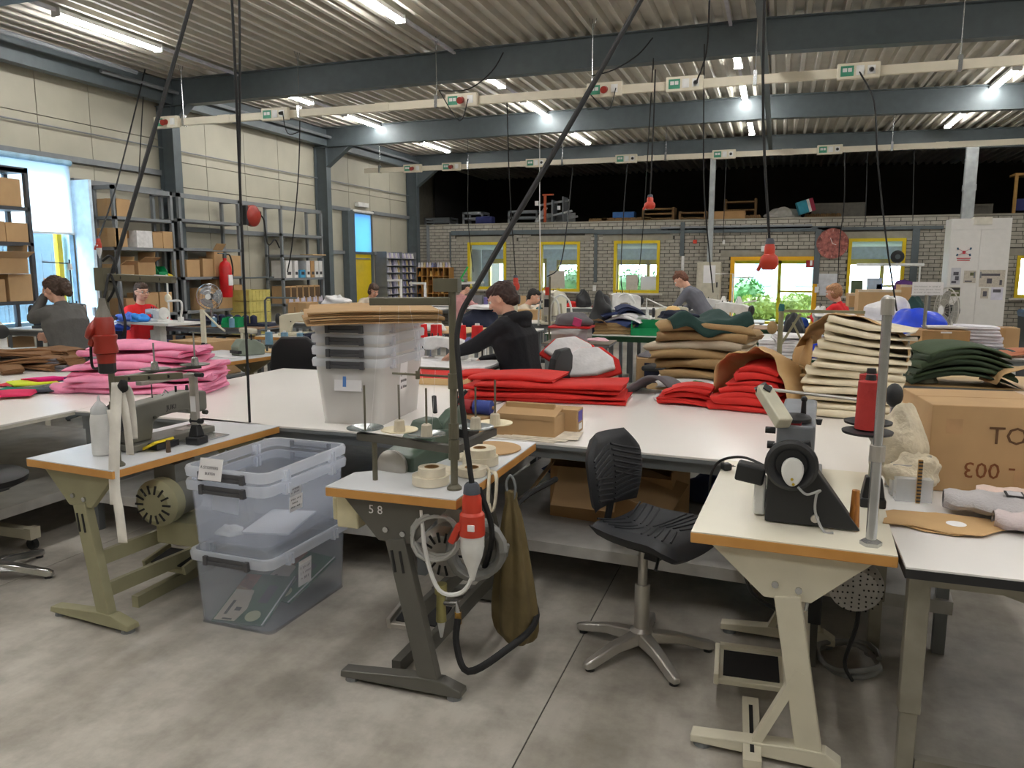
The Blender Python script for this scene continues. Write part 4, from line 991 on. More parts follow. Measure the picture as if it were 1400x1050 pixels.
MB().cyl((0,0,-.06),(0,0,.06),.022,.018,12).cyl((0,0,.06),(0,0,.1),.026,.026,12).build('regulator_body',mat('yellow grey',srgb(150,142,90),.5),e,smooth=40)
MB().tube([(0,0,.02),(.07,0,.03),(.075,0,-.01)],.012,8).build('elbow',m_zinc,e);MB().cyl((.075,0,-.01),(.075,0,-.06),.014,.014,10).build('brass_fitting',mat('brass',srgb(190,150,80),.3,.8),e)
MB().cyl((0,0,-.06),(0,0,-.13),.018,.006,10).build('bowl',m_plastic,e)
cablething([at(626,846,2.74),at(624,880,2.7),at(640,918,2.66),at(690,890,2.75),at(732,850,2.95),at(722,800,3.1),at(700,700,3.2),at(760,655,3.7)],.015,'black air hose drooping to the floor beside the middle table',group='',name='air_hose')
cablething([at(655,668,2.75),at(672,720,2.8),at(668,760,2.85),at(655,790,2.9)],.012,'black cable loop right of the red and white plug',group='')
def bag():
 mb=MB();n=36;prof=[(.03,.68),(.014,.64),(.03,.6),(.045,.5),(.06,.38),(.085,.22),(.095,.1),(.085,.03),(.04,.0)]
 vs=[]
 for i,(r_,z)in enumerate(prof):
  for j in range(n):
   a=2*PI*j/n;k=1+.34*math.sin(a*6+i*.25)*(1-i/10)+.12*math.sin(a*3+i*.8)
   vs.append((math.cos(a)*r_*k*1.05+.035*(1-z/.64),math.sin(a)*r_*k*.8,z))
 fs=[(i*n+j,i*n+(j+1)%n,(i+1)*n+(j+1)%n,(i+1)*n+j)for i in range(len(prof)-1)for j in range(n)]
 fs+=[tuple((len(prof)-1)*n+j for j in range(n)),tuple(range(n))[::-1]]
 mb.add(vs,fs);return mb
e=thing('cloth_bag','olive brown cloth bag hanging from the edge of the middle table','bag',(-1.02,2.98,.10))
bag().build('bag_body',mat('olive cloth',srgb(104,90,58),.85,var=.15,scale=6,bump=.3,bscale=25),e,smooth=80,sub=1)
MB().tube(spline([(0,0,.62),(-.02,.0,.7),(.0,.0,.74),(.02,0,.69),(.004,0,.61)],5),.006,6).build('drawstring',m_rack,e)
# ---------------------------------------------------------------- grey walking-foot machine on table 1
def arm_machine(name,label,loc,rz,m,L=.47,H=.25,plate=m_alu,wheel=m_black,brand=None,dark=None,sc_=1.0):
 """local: arm runs along +y from pillar (y=0) to needle head (y=L); base under it"""
 r=thing(name,label,'sewing machine',loc,rz)
 if sc_!=1:r.scale=(sc_,)*3
 MB().bb(-.085,.085,-.06,L+.06,0,.035).build('bed',m,r,bevel=.006)
 MB().bb(-.03,.03,L*.72,L+.055,.035,.037).build('needle_plate',plate,r)
 poly=[(-.05,.035),(.085,.035),(.10,.12),(.14,H*.6),(L*.55,H*.62),(L-.1,H*.6),(L-.075,.12),(L+.02,.12),(L+.045,H*.55),(L+.04,H*.98),(L*.8,H*1.05),(L*.4,H*.99),(.02,H*.95),(-.05,H*.85)]
 MB().prism(poly,.11,YZ@TR(0,0,-.055)).build('arm',m,r,bevel=.012,seg=3)
 MB().bb(-.045,.045,L+.03,L+.05,.14,H*.95).build('face_plate',dark or plate,r,bevel=.004)
 MB().cyl((.03*0,L-.02,.13),(0,L-.02,.05),.007,.007,8).cyl((.02,L-.02,.13),(.02,L-.02,.06),.005,.005,8).build('needle_bar',m_chrome,r)
 MB().bb(-.015,.025,L-.045,L+.005,.04,.05).bb(-.004,.004,L-.03,L-.02,.05,.1).build('presser_foot',m_chrome,r)
 M=Matrix.Rotation(PI/2,4,'X')
 MB().lathe([(.02,0),(.07,0),(.075,.012),(.075,.03),(.06,.04),(.02,.045)],n=22,M=M,c=(0,-.055,H*.72)).build('handwheel',wheel,r,smooth=40)
 MB().cyl((.056,L-.06,H*.7),(.075,L-.06,H*.7),.022,.018,12).cyl((.056,L+.01,H*.5),(.08,L+.01,H*.5),.012,.012,10).cyl((.056,.1,H*.62),(.066,.1,H*.62),.008,.008,8).build('tension_dials',dark or m_black,r)
 MB().cyl((0,L*.72,H),(0,L*.72,H+.04),.006,.006,8).cyl((0,L*.9,H),(0,L*.9,H+.035),.01,.007,8).cyl((0,L*.35,H),(0,L*.35,H+.07),.003,.003,6).build('thread_pins',m_black,r)
 MB().tube([(0,L*.5,H),(0,L*.55,H+.03),(0,L*.6,H+.01)],.004,5).build('thread_guide',m_zinc,r)
 if brand:text(brand,.035,m_ink,r,(.0565,L*.43,H*.72),(PI/2,0,PI/2),'lettering')
 return r
mm=arm_machine('sewing_machine','grey walking foot sewing machine on the left sewing table',(-3.02,2.97,.805),math.radians(-4),m_gmach,L=.42,H=.235,brand='JUKI',dark=mat('dark machine grey',srgb(70,70,64),.4))
MB().bb(-.12,-.05,-.1,.08,.06,.2).build('belt_guard',m_black,mm,bevel=.01)
MB().bb(.09,.15,.02,.16,-.0,.03).build('lower_guard',m_black,mm)
o=MB().box((0,0,.003),(.14,.26,.006)).build('slide_plate',m_zinc);o.location=(-2.86,3.28,.802);o.rotation_euler=(0,0,-.1);tag(o,'thin steel plate lying beside the grey machine bed','plate')
o=MB().box((0,0,.02),(.09,.13,.012),(0,-.45,0)).build('yellow_card',mat('yellow card',srgb(226,200,40),.6));o.location=(-2.90,3.02,.81);tag(o,'yellow scrap under the arm of the grey machine','card')
o=MB().cyl((0,0,0),(0,0,.06),.012,.009,10).build('knee_pin',mat('brown wood pin',srgb(90,70,52),.5));o.location=(-2.80,2.98,.802);tag(o,'short brown wooden pin on the left sewing table','pin')
e=thing('squeeze_bottle','white translucent squeeze bottle on the left sewing table corner','bottle',(-3.08,2.85,.802))
m_bot=mat('milky plastic',srgb(226,226,224),.4)
MB().lathe([(.0,0),(.044,.0),(.046,.01),(.046,.17),(.04,.2)],n=20).build('bottle_body',m_bot,e,smooth=40)
MB().lathe([(.04,.2),(.038,.225),(.02,.25),(.008,.262),(.004,.29),(0,.29)],n=16).build('nozzle_cap',mat('clear cap',srgb(220,224,226),.2,alpha=.75),e,smooth=50)
e=thing('work_lamp_arm','grey jointed lamp arm with black foot on the left sewing table','work lamp',(-2.80,3.18,.802),0)
MB().bb(-.04,.04,-.04,.04,0,.04).box((0,0,.07),(.06,.06,.06),top=(.6,.6)).build('lamp_foot',m_black,e,bevel=.006)
MB().bar((0,0,.1),(0,0,.36),.04,.025).build('upright',m_alu,e,bevel=.004)
MB().bar((0,0,.36),(-.02,-.34,.36),.035,.02).build('boom',m_alu,e,bevel=.004)
MB().cyl((-.03,0,.36),(.06,0,.36),.012,.012,10).cyl((-.03,0,.12),(.04,0,.12),.014,.014,10).build('joint_knob',m_black,e)
MB().bb(-.016,.016,-.0136,-.0126,.17,.25).build('label',m_paper,e)
def thread_stand(label,base,h,bars,trays,m,r_=.014,name='thread_stand'):
 r=thing(name,label,'thread stand',base)
 MB().cyl((0,0,0),(0,0,h),r_,r_,12).lathe([(.03,0),(.03,.008),(.018,.02)],n=14).build('pole',m,r,smooth=40)
 mb=MB()
 for z in(h*.3,h*.55):mb.lathe([(r_*1.4,z-.03),(r_*1.4,z+.03)],n=12)
 mb.build('collars',m,r)
 for(d,z,hh)in bars:
  b=MB().bar((0,0,z),(d[0],d[1],z+d[2]),hh,.03).build('guide_bar',m,r,bevel=.003)
  mb=MB();q=V((d[0],d[1],d[2]))
  for k in range(1,4):c_=q*(k/3.6);mb.cyl((c_.x,c_.y-.017,z+c_.z),(c_.x,c_.y-.02,z+c_.z),.008,.008,8)
  mb.build('eyelets',m_black,b)
 for(x,y,z,R,pin)in trays:
  MB().lathe([(.008,0),(R,.012),(R,.016),(.008,.006)],c=(x,y,z),n=24).build('spool_plate',m_dgrey if R<.09 else m_black,r)
  MB().cyl((x,y,z),(x,y,z+pin),.004,.004,6).lathe([(.02,0),(.016,.04),(.01,.045)],c=(x,y,z+.005),n=12).build('spool_pin',m_zinc,r)
 return r
m_sol=mat('olive grey tube',srgb(106,102,86),.4,.2)
pb=V((-2.83,2.70,.80));
s1=thread_stand('tall olive thread stand at the near corner of the left sewing table',pb,.90,[((.33,.06,-.012),.86,.04),((.20,.22,.0),.40,.02)],[(-.02,.28,.40,.07,.14),(.1,.42,.41,.07,.17)],m_sol)
MB().bar((0,0,.40),(-.03,.30,.40),.03,.012).bar((-.03,.3,.40),(.12,.44,.41),.03,.012).build('tray_bar',m_dgrey,s1)
MB().bb(-.025,.03,-.03,.03,.80,.9).build('clamp',m_sol,s1)
MB().tube(spline([(.0,0,.93),(.05,.0,.95),(.075,0,.88),(.05,0,.8),(0,0,.74)],6),.006,6).build('cable_loop',m_rubber,s1)
def ribbon(pts,wd,name,label,m,cat='ribbon',wdir=(1,0,0),group=None):
 P=spline(pts,5);mb=MB();d=V(wdir).normalized()*wd/2
 vs=[]
 for p in P:vs+=[p-d,p+d]
 mb.add(vs,[(2*i,2*i+1,2*i+3,2*i+2)for i in range(len(P)-1)])
 o=mb.build(name,m,None,smooth=60,solid=.0025);tag(o,label,cat,group);return o
m_rib=mat('white cotton tape',srgb(232,228,220),.85,bump=.1,bscale=90)
ribbon([at(152,560,2.66),at(158,600,2.65),at(155,650,2.63),at(163,700,2.62),at(168,742,2.62)],.045,'cotton_ribbon','longest white cotton tape hanging past the edge of the left table',m_rib,wdir=(1,.2,0))
ribbon([at(160,523,2.67),at(158,570,2.65),at(156,640,2.63),at(158,690,2.63)],.05,'cotton_ribbon','wide white cotton tape hanging along the left thread stand',m_rib,wdir=(1,.3,0))
ribbon([at(160,523,2.69),at(168,545,2.68),at(175,590,2.68),at(178,622,2.7)],.04,'cotton_ribbon','middle white cotton tape beside the left thread stand',m_rib,wdir=(1,.1,0))
ribbon([at(165,523,2.70),at(175,535,2.72),at(180,570,2.74),at(182,600,2.75)],.05,'cotton_ribbon','shortest white cotton tape nearest the grey machine',m_rib,wdir=(1,.1,0))
blob('black_cloth','small black cloth tucked at the pole under the ribbons','cloth',at(168,528,2.68),(.03,.02,.03),m_rubber,3,.2,n=10,flat=False)
e=thing('industrial_plug','large dark red plug coupling hanging at the left thread stand','plug',at(141,430,2.6))
MB().lathe([(.034,-.01),(.04,-.02),(.042,-.085),(.05,-.09),(.05,-.10),(.044,-.12),(.05,-.15),(.05,-.165),(.04,-.17),(.036,-.21)],n=20).build('plug_body',m_dred,e,smooth=40)
MB().box((-.036,-.012,-.09),(.03,.05,.10),(0,.35,0)).build('hinge',m_dred,e,bevel=.008)
MB().lathe([(.012,.07),(.016,.04),(.03,0),(.034,-.012)],n=14).build('grey_gland',mat('gland grey 2',srgb(120,116,108),.5),e)
MB().lathe([(.036,-.21),(.036,-.25),(.03,-.255)],n=14).build('dark_tip',m_black,e)
MB().lathe([(0,-.014),(.04,-.012),(.046,0),(.04,.012),(.02,.018),(0,.019)],n=22,M=Euler((0,-1.1,.9)).to_matrix().to_4x4(),c=(-.05,-.02,-.065)).build('round_lid',m_dred,e,smooth=50)
cablething([at(138,428,2.6),at(144,400,2.62),at(150,375,2.66),at(160,400,2.66),at(171,440,2.64),at(168,460,2.64)],.006,'black cable from the dark red coupling over the stand top',group='')
cablething([at(136,503,2.6),at(126,500,2.6),at(124,460,2.6)],.006,'short black cable loop below the dark red coupling',group='')
# ---------------------------------------------------------------- middle table gear
p2=V((-1.165,2.72,.84))
s2=thread_stand('tall olive thread stand on the middle sewing table',p2,.78,[((-.36,.04,-.008),.735,.055)],[],m_sol,.0145)
MB().bb(-.07,.03,-.02,.02,.77,.82).build('top_plate',m_sol,s2)
MB().bar((0,0,.16),(-.42,.0,.185),.03,.03).bar((0,0,.16),(.04,.34,.165),.03,.03).build('tray_bar',m_dgrey,s2)
MB().cyl((-.36,.02,0),(-.36,.02,.17),.011,.011,10).build('tray_post',m_sol,s2)
MB().cyl((0,0,.12),(0,0,.2),.022,.022,12).build('clamp',m_sol,s2)
MB().tube([(.0,0,.475),(-.14,.0,.475),(-.15,0,.45)],.005,6).tube([(.0,.0,.445),(-.27,.02,.445)],.005,6).cyl((-.15,0,.43),(-.15,0,.462),.009,.009,8).build('tension_rods',m_sol,s2)
m_plate=mat('spool plate glass grey',srgb(120,128,128),.15)
for k,(x,y,hh,cone_,zz)in enumerate(((-.40,.02,.19,0,.2),(-.26,.05,.20,1,.195),(-.13,.03,.20,2,.19),(.02,.18,.18,2,.2),(.05,.33,.2,1,.19))):
 MB().lathe([(.01,0),(.075,.014),(.075,.018),(.01,.005)],c=(x,y,zz),n=24).build('spool_plate',m_plate if cone_!=1 else mat('cream felt',srgb(232,220,190),.8),s2)
 MB().cyl((x,y,zz),(x,y,zz+hh),.0045,.0045,8).build('spool_pin',m_sol,s2)
 if cone_:MB().lathe([(.024,0),(.02,.045),(.012,.05)],c=(x,y,zz+.008),n=12).build('spool_base',mat('cream spool',srgb(200,190,170),.6),s2)
for k,(u0,v0,u1,v1)in enumerate(((520,420,506,600),(560,418,585,560),(600,416,590,600),(545,418,545,600))):
 cablething([at(u0,v0,2.75),at((u0+u1)/2,(v0+v1)/2,2.75),at(u1,v1,2.76)],.0004,'fine white thread hanging from the middle thread stand bar','thread',m_paper,'threads of the middle stand',4,'thread_strand')
og=thing('overlock_machine','dark green overlock machine sunk in the middle sewing table','sewing machine',(-1.50,3.04,.84),-.15);og.scale=(1.15,1.15,1.1)
MB().prism([(-.12,-.06),(.16,-.06),(.2,.0),(.2,.05),(.15,.12),(.06,.13),(.0,.08),(-.12,.06)],.15,YZ@TR(0,0,-.07)).build('machine_body',m_green,og,bevel=.012,seg=3)
MB().box((.02,.06,.15),(.09,.13,.05),top=(.7,.7)).build('top_cover',m_green,og,bevel=.008)
MB().prism([(.1,.1),(.26,.1),(.3,.14),(.28,.2),(.2,.19),(.12,.15)],.05,YZ@TR(0,0,.02)).build('looper_arm',m_green,og,bevel=.008)
MB().cyl((.045,.25,.19),(.045,.25,.26),.008,.008,8).cyl((.06,.2,.2),(.1,.24,.27),.008,.008,8).cyl((.0,.16,.18),(-.03,.2,.24),.01,.01,8).build('tension_posts',m_black,og)
MB().lathe([(.01,0),(.06,0),(.065,.02),(.05,.03),(.01,.03)],n=20,M=Matrix.Rotation(PI/2,4,'X'),c=(.0,-.12,.02)).build('handwheel',m_alu,og,smooth=40)
MB().bb(-.1,.12,.2,.34,.0,.06).build('cloth_plate',m_dgrey,og,bevel=.006)
MB().box((.05,.3,.09),(.1,.1,.06),(0,.3,0)).build('knife_block',m_black,og,bevel=.006)
m_tape=mat('cream cotton tape',srgb(226,216,194),.85,bump=.15,bscale=60)
def roll(label,loc,R,h,hole=.03,rz=0):
 r=thing('tape_roll',label,'tape roll',loc,rz,'cream tape rolls on the middle table')
 prof=[(hole,0),(R,0),(R,h),(hole,h),(hole,0)]
 MB().lathe(prof,n=28,caps=False).build('wound_tape',m_tape,r,smooth=30)
 MB().lathe([(hole-.003,.001),(hole,.001),(hole,h+.001),(hole-.003,h+.001),(hole-.003,.001)],n=20,caps=False).build('core',m_card2,r)
 return r
roll('big flat cream tape roll at the foot of the middle thread stand',(-1.285,2.76,.843),.075,.035)
roll('cream tape roll stacked on the flat roll by the stand',(-1.275,2.75,.879),.055,.035)
roll('single cream tape roll right of the stand',(-1.175,2.93,.843),.06,.033)
roll('lower cream tape roll of the farther pair',(-1.21,3.12,.843),.08,.035)
roll('upper cream tape roll of the farther pair',(-1.215,3.125,.879),.072,.034)
o=MB().cyl((0,0,0),(0,0,.006),.14,.14,36).build('card_disc',m_card);o.location=(-1.26,3.40,.843);tag(o,'round cardboard disc on the far part of the middle table','disc')
ribbon([(-1.2,3.1,.86),(-1.14,3.02,.85),(-1.105,2.95,.85),(-1.09,2.9,.80),(-1.085,2.88,.74)],.03,'cotton_ribbon','cream tape end drooping over the edge of the middle table',m_tape,wdir=(.1,1,0))
ribbon([(-1.085,2.885,.74),(-1.075,2.90,.70),(-1.07,2.93,.75),(-1.075,2.95,.845),(-1.12,2.99,.85)],.03,'cotton_ribbon','return loop of cream tape at the edge of the middle table',m_tape,wdir=(.1,1,0))
for k,(x,y,s)in enumerate(((-1.32,2.93,3),(-1.38,3.3,5),(-1.3,3.18,7))):
 blob('tape_tangle',['loose cream tape tangle behind the flat roll','loose cream tape tangle by the overlock','cream tape tangle before the card disc'][k],'tape',(x,y,.842),(.07,.05,.02),m_tape,s,.3,n=14)
# ---------------------------------------------------------------- right table machine
rm=thing('sewing_machine','grey sewing machine with black belt guard and handwheel on the cream table','sewing machine',(.10,2.80,.815),math.radians(-3))
gm=mat('light machine grey',srgb(128,132,138),.4)
MB().prism([(-.105,.0),(.205,.0),(.055,.20),(.03,.30),(-.09,.28),(-.105,.1)],.02,XZ@TR(0,0,0)).build('belt_guard',m_black,rm,bevel=.005)
MB().prism([(-.105,.0),(.19,.0),(.045,.20),(-.105,.24)],.10,XZ@TR(0,0,-.115)).build('guard_housing',m_black,rm,bevel=.005)
M=Matrix.Rotation(PI/2,4,'X')
MB().lathe([(.05,0),(.082,0),(.088,.012),(.088,.03),(.078,.038),(.06,.03),(.05,.012)],n=32,M=M,c=(-.025,-.02,.215)).build('handwheel',m_black,rm,smooth=40)
MB().lathe([(.0,0),(.055,0),(.055,.015),(0,.015)],n=24,M=M,c=(-.025,-.02,.215),caps=False).build('wheel_disc',m_black,rm)
MB().prism([(math.cos(a)*.036*(1+.15*math.sin(a)),math.sin(a)*.05)for a in[2*PI*k/24 for k in range(24)]],.022,TR(-.02,-.045,.195)@XZ).build('white_sensor',m_plastic,rm,bevel=.006)
MB().cyl((-.02,-.068,.172),(-.02,-.07,.172),.005,.005,8).cyl((-.015,-.068,.155),(-.015,-.07,.155),.005,.005,8).build('sensor_marks',mat('sensor yellow',srgb(190,160,20),.5),rm)
MB().tube(spline([(0,-.06,.145),(.03,-.07,.125),(.07,-.06,.14),(.06,-.05,.12),(.06,-.05,.06),(.09,-.06,.0),(.12,-.065,.0)],6),.0045,6).build('sensor_cable',mat('cable grey',srgb(170,170,170),.5),rm)
MB().prism([(.09,.03),(.2,.03),(.22,.14),(.26,.20),(.62,.21),(.66,.12),(.76,.12),(.77,.24),(.70,.33),(.4,.335),(.09,.33)],.13,YZ@TR(0,0,-.065-.02)).build('arm',gm,rm,bevel=.012,seg=3)
MB().bb(-.1,.08,.12,.80,-.005,.03).build('bed',gm,rm,bevel=.006)
MB().lathe([(.06,0),(.06,.012),(.052,.02),(.02,.026),(0,.026)],c=(-.03,.15,.336),n=28).build('top_dial',m_black,rm,smooth=40)
MB().box((-.02,.105,.335),(.035,.018,.012)).build('red_lever',mat('lever red',srgb(160,40,50),.5),rm)
MB().cyl((.0,.22,.33),(.0,.22,.40),.011,.008,10).sph((0,.22,.405),.012,10,6).cyl((.055,.13,.33),(.055,.13,.35),.008,.012,10).build('top_knobs',m_black,rm)
MB().cyl((-.09,.12,.30),(-.125,.12,.30),.012,.012,10).cyl((-.09,.1,.25),(-.115,.1,.25),.014,.014,10).cyl((-.09,.1,.18),(-.115,.1,.18),.014,.014,10).build('side_knobs',m_black,rm)
MB().bb(-.15,-.11,.04,.10,.0,.14).build('winder_post',m_plastic,rm,bevel=.008);MB().box((-.165,.06,.15),(.10,.07,.065),(0,.15,0)).build('winder_block',m_black,rm,bevel=.008)
MB().cyl((.06,-.022,.03),(.06,-.03,.03),.014,.014,14).build('guard_screw',m_alu,rm)
lb=thing('led_thread_arm','cream tilted lamp head on a thin rod above the right machine','machine lamp',(.015,2.95,1.155),0)
MB().bar((.03,-.1,-.0),(-.05,.04,.1),.055,.045).build('lamp_head',mat('putty plastic',srgb(196,192,172),.5),lb,bevel=.006)
MB().bar((-.035,.05,.115),(-.075,.045,.09),.05,.02).build('dark_end',m_black,lb);MB().box((-.033,.005,.11),(.03,.03,.004),(.5,.5,0)).build('emblem',m_black,lb)
MB().tube([(-.05,.05,.1),(.30,-.02,.085)],.006,8).build('guide_rod',m_alu,lb);MB().tube([(.02,-.08,.0),(.02,-.03,-.03)],.006,6).build('hinge_pin',m_black,lb)
s3=thing('thread_stand','zinc tube thread stand with two red cones on the cream table','thread stand',(.325,2.66,.81))
MB().cyl((0,0,0),(0,0,.3),.0165,.0165,14).cyl((0,0,.3),(0,0,.775),.0145,.0145,14).build('pole',m_zinc,s3,smooth=40)
MB().lathe([(.034,0),(.034,.012),(.02,.02)],n=6).build('base_nut',m_zinc,s3);MB().cyl((0,0,.28),(0,0,.33),.024,.024,12).build('collar',m_alu,s3)
MB().lathe([(.02,-.03),(.02,.02),(.016,.025)],c=(0,0,.775),n=12).build('top_cap',m_alu,s3)
for(x,y,z)in((-.02,.12,.345),(-.0,.30,.345)):
 MB().lathe([(.01,0),(.078,0),(.08,.008),(.01,.012)],c=(x,y,z),n=28).build('spool_plate',m_black,s3)
MB().bar((0,0,.33),(-.01,.33,.34),.018,.018).build('plate_arm',m_alu,s3)
mrt=mat('red thread',srgb(178,48,44),.7,bump=.2,bscale=150)
def cone(label,loc,R=.045,h=.13,m=None,group='red thread cones'):
 r=thing('thread_cone',label,'thread cone',loc,0,group)
 MB().lathe([(R*.5,0),(R,.002),(R*.92,h*.97),(R*.5,h)],n=18).build('wound_thread',m or mrt,r,smooth=40)
 MB().lathe([(R*.3,h),(R*.42,h),(R*.36,h+.018),(R*.3,h+.018)],n=12).build('cone_tip',m_black if m is None else m_plastic,r)
 return r
cone('nearer tall red thread cone on the zinc stand of the cream table',(.305,2.78,1.168),.041,.165)
cone('farther red thread cone on the zinc stand of the cream table',(.325,2.96,1.168),.041,.165)
o=MB().cyl((0,0,0),(0,0,.13),.018,.0125,14).build('wooden_peg',mat('varnished wood',srgb(178,116,52),.4,kind='wave',scale=20,col2=srgb(150,92,40)));o.location=(.288,2.83,.812);tag(o,'tapered wooden peg standing on the cream sewing table','peg')
e=thing('work_lamp_arm','black lamp foot behind the zinc stand on the cream table','work lamp',(.375,3.12,.81))
MB().bb(-.045,.045,-.04,.04,0,.035).box((0,0,.075),(.08,.07,.08),top=(.7,.7)).build('lamp_foot',m_black,e,bevel=.006);MB().cyl((0,0,.1),(0,0,.26),.02,.018,12).cyl((-.02,0,.18),(.03,0,.18),.022,.022,10).build('upright',mat('putty plastic',srgb(196,192,172),.5),e)
cablething([at(1046,637,3.2),at(1015,625,3.4),at(985,630,3.5),at(972,650,3.5),at(970,690,3.55)],.006,'black lead arching over the back of the cream table',group='')
o=thing('black_plug','small black mains plug lying on the cream table','plug',(-.18,3.48,.812),.5);MB().bb(-.02,.02,-.02,.02,0,.03).build('plug_body',m_black,o,bevel=.006);MB().cyl((.02,-.008,.015),(.04,-.008,.015),.003,.003,6).cyl((.02,.008,.015),(.04,.008,.015),.003,.003,6).build('pins',m_zinc,o)
e=thing('control_unit','dark control unit with coiled hose under the right sewing table','control unit',(.20,3.40,.0))
MB().bb(-.04,.04,-.05,.05,.20,.42).build('unit_body',m_black,e,bevel=.006);MB().bb(-.04,.04,-.055,-.05,.36,.42).build('display',m_alu,e);MB().bb(-.03,.03,-.03,.03,0,.22).build('unit_post',m_dgrey,e)
coil('grey hose ring lying under the right sewing table',(.36,3.45,.03),.13,.012,2,mat('grey hose',srgb(130,130,128),.5),(PI/2,0,0))
cablething([at(1175,790,2.9),at(1172,850,3.0),at(1155,905,3.1),at(1165,930,3.15)],.008,'thin black cable hanging under the right sewing table',group='')
cablething([at(1015,772,2.75),at(1028,810,2.9),at(1055,830,3.0),at(1085,845,3.1)],.007,'black cable drooping below the cream table front',group='')
o=MB().cyl((0,0,0),(0,0,.17),.03,.028,12).cyl((0,0,-.03),(0,0,0),.035,.035,12).build('air_cylinder',m_cream);o.location=(-.02,2.95,.6);tag(o,'small cream cylinder hanging under the cream table','cylinder')
# ---------------------------------------------------------------- right white bench
rb=thing('work_bench','white topped steel bench at the right edge carrying the large carton','bench',(.41,2.515,0))
MB().bb(0,1.9,0,1.12,.794,.80).build('bench_top',m_white,rb);MB().bb(-.002,1.9,-.002,1.122,.765,.7938).build('black_edge',m_black,rb)
m_steelf=mat('brushed frame steel',srgb(150,146,134),.42,.5,var=.1)
for(x,y)in((.03,.12),(1.8,.12),(.03,1.03),(1.8,1.03)):
 l_=MB().bb(x,x+.065,y,y+.05,.26,.765).bb(x+.006,x+.058,y+.006,y+.044,.02,.26).build('leg',m_steelf,rb,bevel=.004);MB().cyl((x+.03,y+.025,0),(x+.03,y+.025,.02),.03,.03,12).build('foot',m_zinc,l_)
MB().bb(.09,1.8,.12,.17,.70,.765).bb(.09,1.8,1.03,1.08,.70,.765).build('top_rail',m_steelf,rb);MB().bb(.09,1.8,.125,.165,.05,.1).build('foot_rail',m_steelf,rb)
MB().bar((.12,.2,.75),(1.5,1.0,.08),.05,.03).build('shadow_band_bar',m_steelf,rb)  # solid bar standing in for shadow bands on the floor under the bench
bc=carton('large_carton','large brown carton with handwriting on the right white bench',(1.06,3.72,.802),(.95,.45,.355),math.radians(6),group=None)
text('- 003',.092,mat('brown marker',srgb(128,76,40),.8),bc,(-.155,-.2265,.125),(PI/2,PI,0),'handwriting','upside down handwritten number')
text('TO',.10,mat('dark marker',srgb(96,66,40),.8),bc,(-.265,-.2265,.205),(PI/2,0,0),'handwriting')
MB().bb(-.42,-.36,-.2262,-.2255,.24,.30).bb(-.16,-.04,-.2262,-.2255,.0,.1).build('tape_patch',mat('tape patch',srgb(184,146,104),.6),bc)
m_acr=mat('clear acrylic',srgb(236,238,240),.08,alpha=.35)
e=thing('acrylic_holder','clear acrylic holder with dotted edge strip left of the large carton','holder',(.47,3.26,.802),.1)
MB().bb(0,.13,-.02,.02,0,.09).bb(.0,.07,.05,.09,0,.13).bb(.05,.15,.1,.13,0,.16).build('acrylic_body',m_acr,e)
MB().bb(.07,.085,-.03,-.02,0,.17).build('measuring_strip',mat('strip brown',srgb(170,130,70),.6),e)
mb=MB()
for k in range(12):mb.bb(.07,.085,-.032,-.03,.005+k*.014,.011+k*.014)
mb.build('strip_marks',m_ink,e)
for k,(x,y,rz,lab)in enumerate(((.57,2.96,.35,'upper kraft paper pattern with white sticker on the right bench'),(.52,2.98,.1,'lower kraft paper pattern on the right bench'))):
 e=thing('kraft_pattern',lab,'paper pattern',(x,y,.8105-k*.006),rz)
 MB().prism([(-.19,.01),(-.16,.06),(-.06,.13),(.06,.12),(.20,.05),(.26,-.03),(.08,-.13),(-.02,-.10),(-.10,-.02)],.003).build('paper_sheet',m_kraft,e)
 if k==0:MB().lathe([(0,.0032),(.032,.0032),(.032,.004),(0,.004)],n=20,caps=False,c=(.06,-.01,0)).build('sticker',m_paper,e)
def beanie(label,loc,m,rz,s=1):
 e=thing('knit_beanie',label,'beanie',loc,rz)
 mb=MB()
 def f(a,b):
  t=a*2*PI;yy=b
  wdt=(.11-.05*max(0,(yy-.45))**1.1*2)*s*(1 if yy<.96 else.5)
  return V((yy*.27*s,math.cos(t)*wdt,.03*s+math.sin(t)*(.028 if yy>.3 else.034)*s+.004*math.sin(yy*20+t)))
 mb.grid(f,20,14);mb.build('knit_body',m,e,smooth=80)
 MB().bb(.05*s,.10*s,-.03*s,.03*s,.064*s,.068*s).build('label_patch',m_ink,e);MB().bb(.056*s,.094*s,-.024*s,.024*s,.068*s,.069*s).build('label_print',mat('label pale',srgb(205,203,208),.8),e)
 return e
mk1=mat('grey knit',srgb(186,182,184),.95,bump=.5,bscale=120);mk2=mat('blush knit',srgb(222,200,190),.95,bump=.5,bscale=120)
beanie('grey knitted beanie with square label on the kraft paper',(.93,3.14,.815),mk1,PI-.1,1.15)
beanie('blush pink knitted beanie at the right picture edge',(1.06,3.24,.804),mk2,PI-.25,1.15)
beanie('pale mauve knitted beanie under the grey one',(1.02,3.0,.803),mat('mauve knit',srgb(206,192,192),.95,bump=.5,bscale=120),PI-.05,1.0)
m_wool=mat('raw wool',srgb(214,202,178),.95,var=.1,bump=.8,bscale=50)
blob('wool_fleece','cream woolly fleece hanging in front of the large carton','fleece',(.50,3.42,.99),(.09,.08,.16),m_wool,2,.18,n=24,flat=False)
blob('wool_fleece','lower cream woolly fleece bunch beside the large carton','fleece',(.54,3.36,.90),(.10,.06,.07),m_wool,6,.3,n=22,flat=False)
